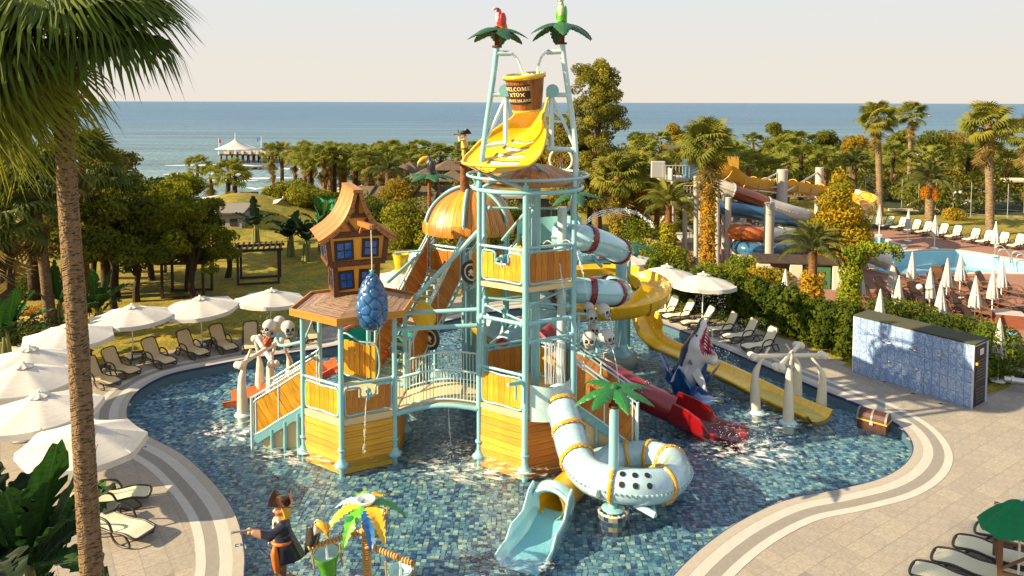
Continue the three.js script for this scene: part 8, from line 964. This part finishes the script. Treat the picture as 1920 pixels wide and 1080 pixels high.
// ---------------------------------------------------------------- falling and splashing water
{
  const drops = (label, n, fn, r0 = .008, r1 = .02) => { const im = new THREE.InstancedMesh(new THREE.IcosahedronGeometry(1, 1), spray, n); for (let i = 0; i < n; i++) { const [p, sx, sy] = fn(i), r = rr(r0, r1); im.setMatrixAt(i, M4(p, [0, rnd() * 6, 0], [r * (sx || 1), r * (sy || 1), r * (sx || 1)])); } im.name = numbered('water_spray'); scene.add(im); tag(im, label, 'water spray', null, 'stuff'); return im; };
  const jet = (label, pts, r = .018, n = 60) => { const cv = curve(pts), t = thing('water_jet', label, 'water jet'); mesh('stream', sweep(cv, 30, (s) => circle(r * (1 - .55 * s) * (1 + .3 * Math.sin(s * 50)), 6), false), spray, t); const g = []; for (let i = 0; i < n; i++) { const s = .25 + .75 * rnd(), p = cv.getPointAt(s); g.push(put(new THREE.OctahedronGeometry(rr(.008, .02)), p.add(V(rr(-.05, .05) * s, rr(-.05, .05), rr(-.05, .05) * s)), [0, 0, 0], [1, 1.8, 1])); } tag(mesh('droplets', g, spray, t), null, null, null, 'stuff'); };
  const dm = -hexP(TC, 1, 0).z; jet('water jet from the left mast spout into the tipping bucket', [at(959, 100, dm), at(968, 108, dm), at(976, 124, dm), at(984, 148, dm)], .05); jet('water jet from the right mast spout into the tipping bucket', [at(1024, 98, dm), at(1016, 106, dm), at(1010, 122, dm), at(1007, 140, dm)], .05);
  jet('thin arc of water over the upper right rail, left one', [at(1018, 458, 24.6), at(1026, 451, 24.4), at(1036, 458, 24.2), at(1048, 490, 23.9), at(1058, 560, 23.6)], .016); jet('thin arc of water over the upper right rail, right one', [at(1050, 455, 25), at(1062, 450, 24.8), at(1076, 462, 24.6), at(1090, 500, 24.4), at(1102, 560, 24.2)], .016); for (let k = 0; k < 3; k++) jet(['long high jet arching right above the blue tube', 'long low jet arching right above the blue tube', 'long middle jet arching right above the blue tube'][k], [at(1082, 436, 25.5), at(1110, 412 - k * 4, 26), at(1150, 398 - k * 3, 27), at(1195, 402 - k * 2, 28), at(1225, 420 + k * 3, 29)], .016);
  jet('thin stream falling from the cannon of the left platform front', [at(690, 727, 23.9), at(686, 760, 23.7), at(684, 810, 23.6), at(683, 850, 23.6)], .014); jet('stream under the lower left skull of the right cluster', [at(1106, 648, 24.7), at(1104, 690, 24.6), at(1102, 730, 24.6)], .02); jet('stream from the lower right skull of the right cluster', [at(1142, 640, 24.6), at(1150, 660, 24.4), at(1158, 700, 24.2), at(1164, 760, 24.1)], .02); jet('second stream under the right skull cluster', [at(1098, 650, 25), at(1094, 680, 25), at(1090, 720, 25)], .016); jet('stream from the upper right skull', [at(1140, 588, 24.9), at(1147, 605, 24.8), at(1150, 650, 24.7)], .012); jet('stream falling under the footbridge', [at(840, 750, 25), at(842, 790, 24.9), at(845, 830, 24.9)], .012);
  // the curtain under the bar of the tower
  { const t = thing('water_curtain', 'curtain of falling water strands below the blue bar of the tower', 'water curtain'), g = []; for (let i = 0; i < 22; i++) { const x = 1022 + i * 1.7 + rr(-1, 1), a = at(x, 640, 24.3); g.push(pipe([a, a.clone().add(V(rr(-.03, .03), -.7, .03)), a.clone().add(V(rr(-.05, .05), -1.45, .05))], rr(.008, .018), 10, 5)); } mesh('strands', g, spray, t); const b = thing('spray_bar', 'short pale blue bar that sprays the water curtain', 'pipe', V(0, 0, 0)); mesh('bar', [rod(at(1015, 640, 24.3), at(1060, 633, 24.3), .05), rod(at(1038, 636, 24.3), at(1038, 634, 25.2), .04)], M.blue, b); }
  const foamT = tex(256, 256, (u, v) => { const r = Math.hypot(u - .5, v - .5) * 2, f = fb(u, v, 9, 160, 5), c = Math.abs(fb(u, v, 16, 170, 3) - .5) * 5; return Math.max(0, Math.min(1, (f - .38 - .34 * r * r) * 3.2)) * Math.max(0, Math.min(1, 1.15 - c * .8)) * Math.max(0, 1 - r ** 3); }, false); foamT.wrapS = foamT.wrapT = THREE.ClampToEdgeWrapping;
  const foamM = S([.80, .80, .76], .9, { alphaMap: foamT, transparent: true });
  const foam = (label, px, py, rx, rz) => { const c = gp(px, py, -.04), g = grid(20, 20, (i, j) => [V(c.x + (j / 10 - 1) * rx * 1.5, -.038 + .012 * n2(i * .7, j * .7 + px), c.z + (i / 10 - 1) * rz * 1.5), j / 20, i / 20]); const m = mesh('foam', g, foamM); m.castShadow = false; tag(m, label, 'foam', null, 'stuff'); };
  foam('white foam where the red slide meets the water', 1408, 845, 1.5, 1.1, 1500); foam('foam by the foot of the left stairs', 450, 805, 1.3, 1.2, 900); foam('foam in front of the left platform wall', 590, 850, 1.9, .8, 700); foam('foam before the tall tower wall', 900, 880, 2.0, .9, 900); foam('foam ring round the shark base', 1296, 742, 1.4, .8, 500); foam('foam under the tusks at the right', 1430, 790, 1.6, .8, 500); foam('foam at the end of the white run-out', 975, 1058, .8, .4, 500); foam('foam patch under the bridge stream', 850, 835, .8, .5, 400); foam('foam under the skull streams', 1120, 760, 1.0, .8, 500);
  drops('droplets thrown up where the red slide ends', 200, () => { const u = rr(-1, 1), v = rnd(), p = gp(1402, 838); return [p.add(V(u * 1.1, .05 + v * v * .7, rr(-.6, .6)))]; }, .004, .014); drops('fine droplets over the left platform and skulls', 700, () => [at(rr(480, 760), rr(560, 850), rr(24, 27.5))], .006, .012); drops('droplets in front of the tower wall', 700, () => { const p = gp(rr(820, 990), rr(860, 900)); return [p.setY(rr(0, 1) ** 2 * .8)]; }, .004, .010); drops('droplets in the air right of the shark', 700, () => [at(rr(1340, 1440), rr(600, 790), rr(26, 29))], .004, .010); drops('droplets falling from the right hedge parasol', 500, () => [at(rr(1300, 1360), rr(540, 640), rr(33, 36))], .008, .014);
}
[[447, 1022, 'left rim in the foreground'], [1572, 893, 'right rim'], [1480, 934, 'right rim near the white run-out'], [268, 838, 'left rim behind the trunk']].forEach(([x, y, w]) => { const t = thing('depth_mark', 'small dark blue printed mark on the pool coping, ' + w, 'marking', gp(x, y, .02), .4); const b = []; for (const [a, c, ww, h] of [[-.07, 0, .025, .12], [-.03, .05, .09, .025], [-.03, -.05, .09, .025], [.06, 0, .025, .12], [.09, .05, .06, .025], [.09, 0, .06, .025]]) b.push(box(ww, .004, h, V(a, .0, c))); mesh('print', b, S([.02, .03, .16], .6), t); });
[[1658, 716], [1712, 738], [1764, 757]].forEach(([x, y], i) => { const t = thing('floor_drain', ['left', 'middle', 'right'][i] + ' small dark floor drain in front of the blue shower block', 'drain', gp(x, y, .004), .6); mesh('frame', [box(.16, .012, .16)], M.metal, t); mesh('grate', box(.12, .006, .12, V(0, .008, 0)), M.black, t); });
renderer.render(scene, camera);
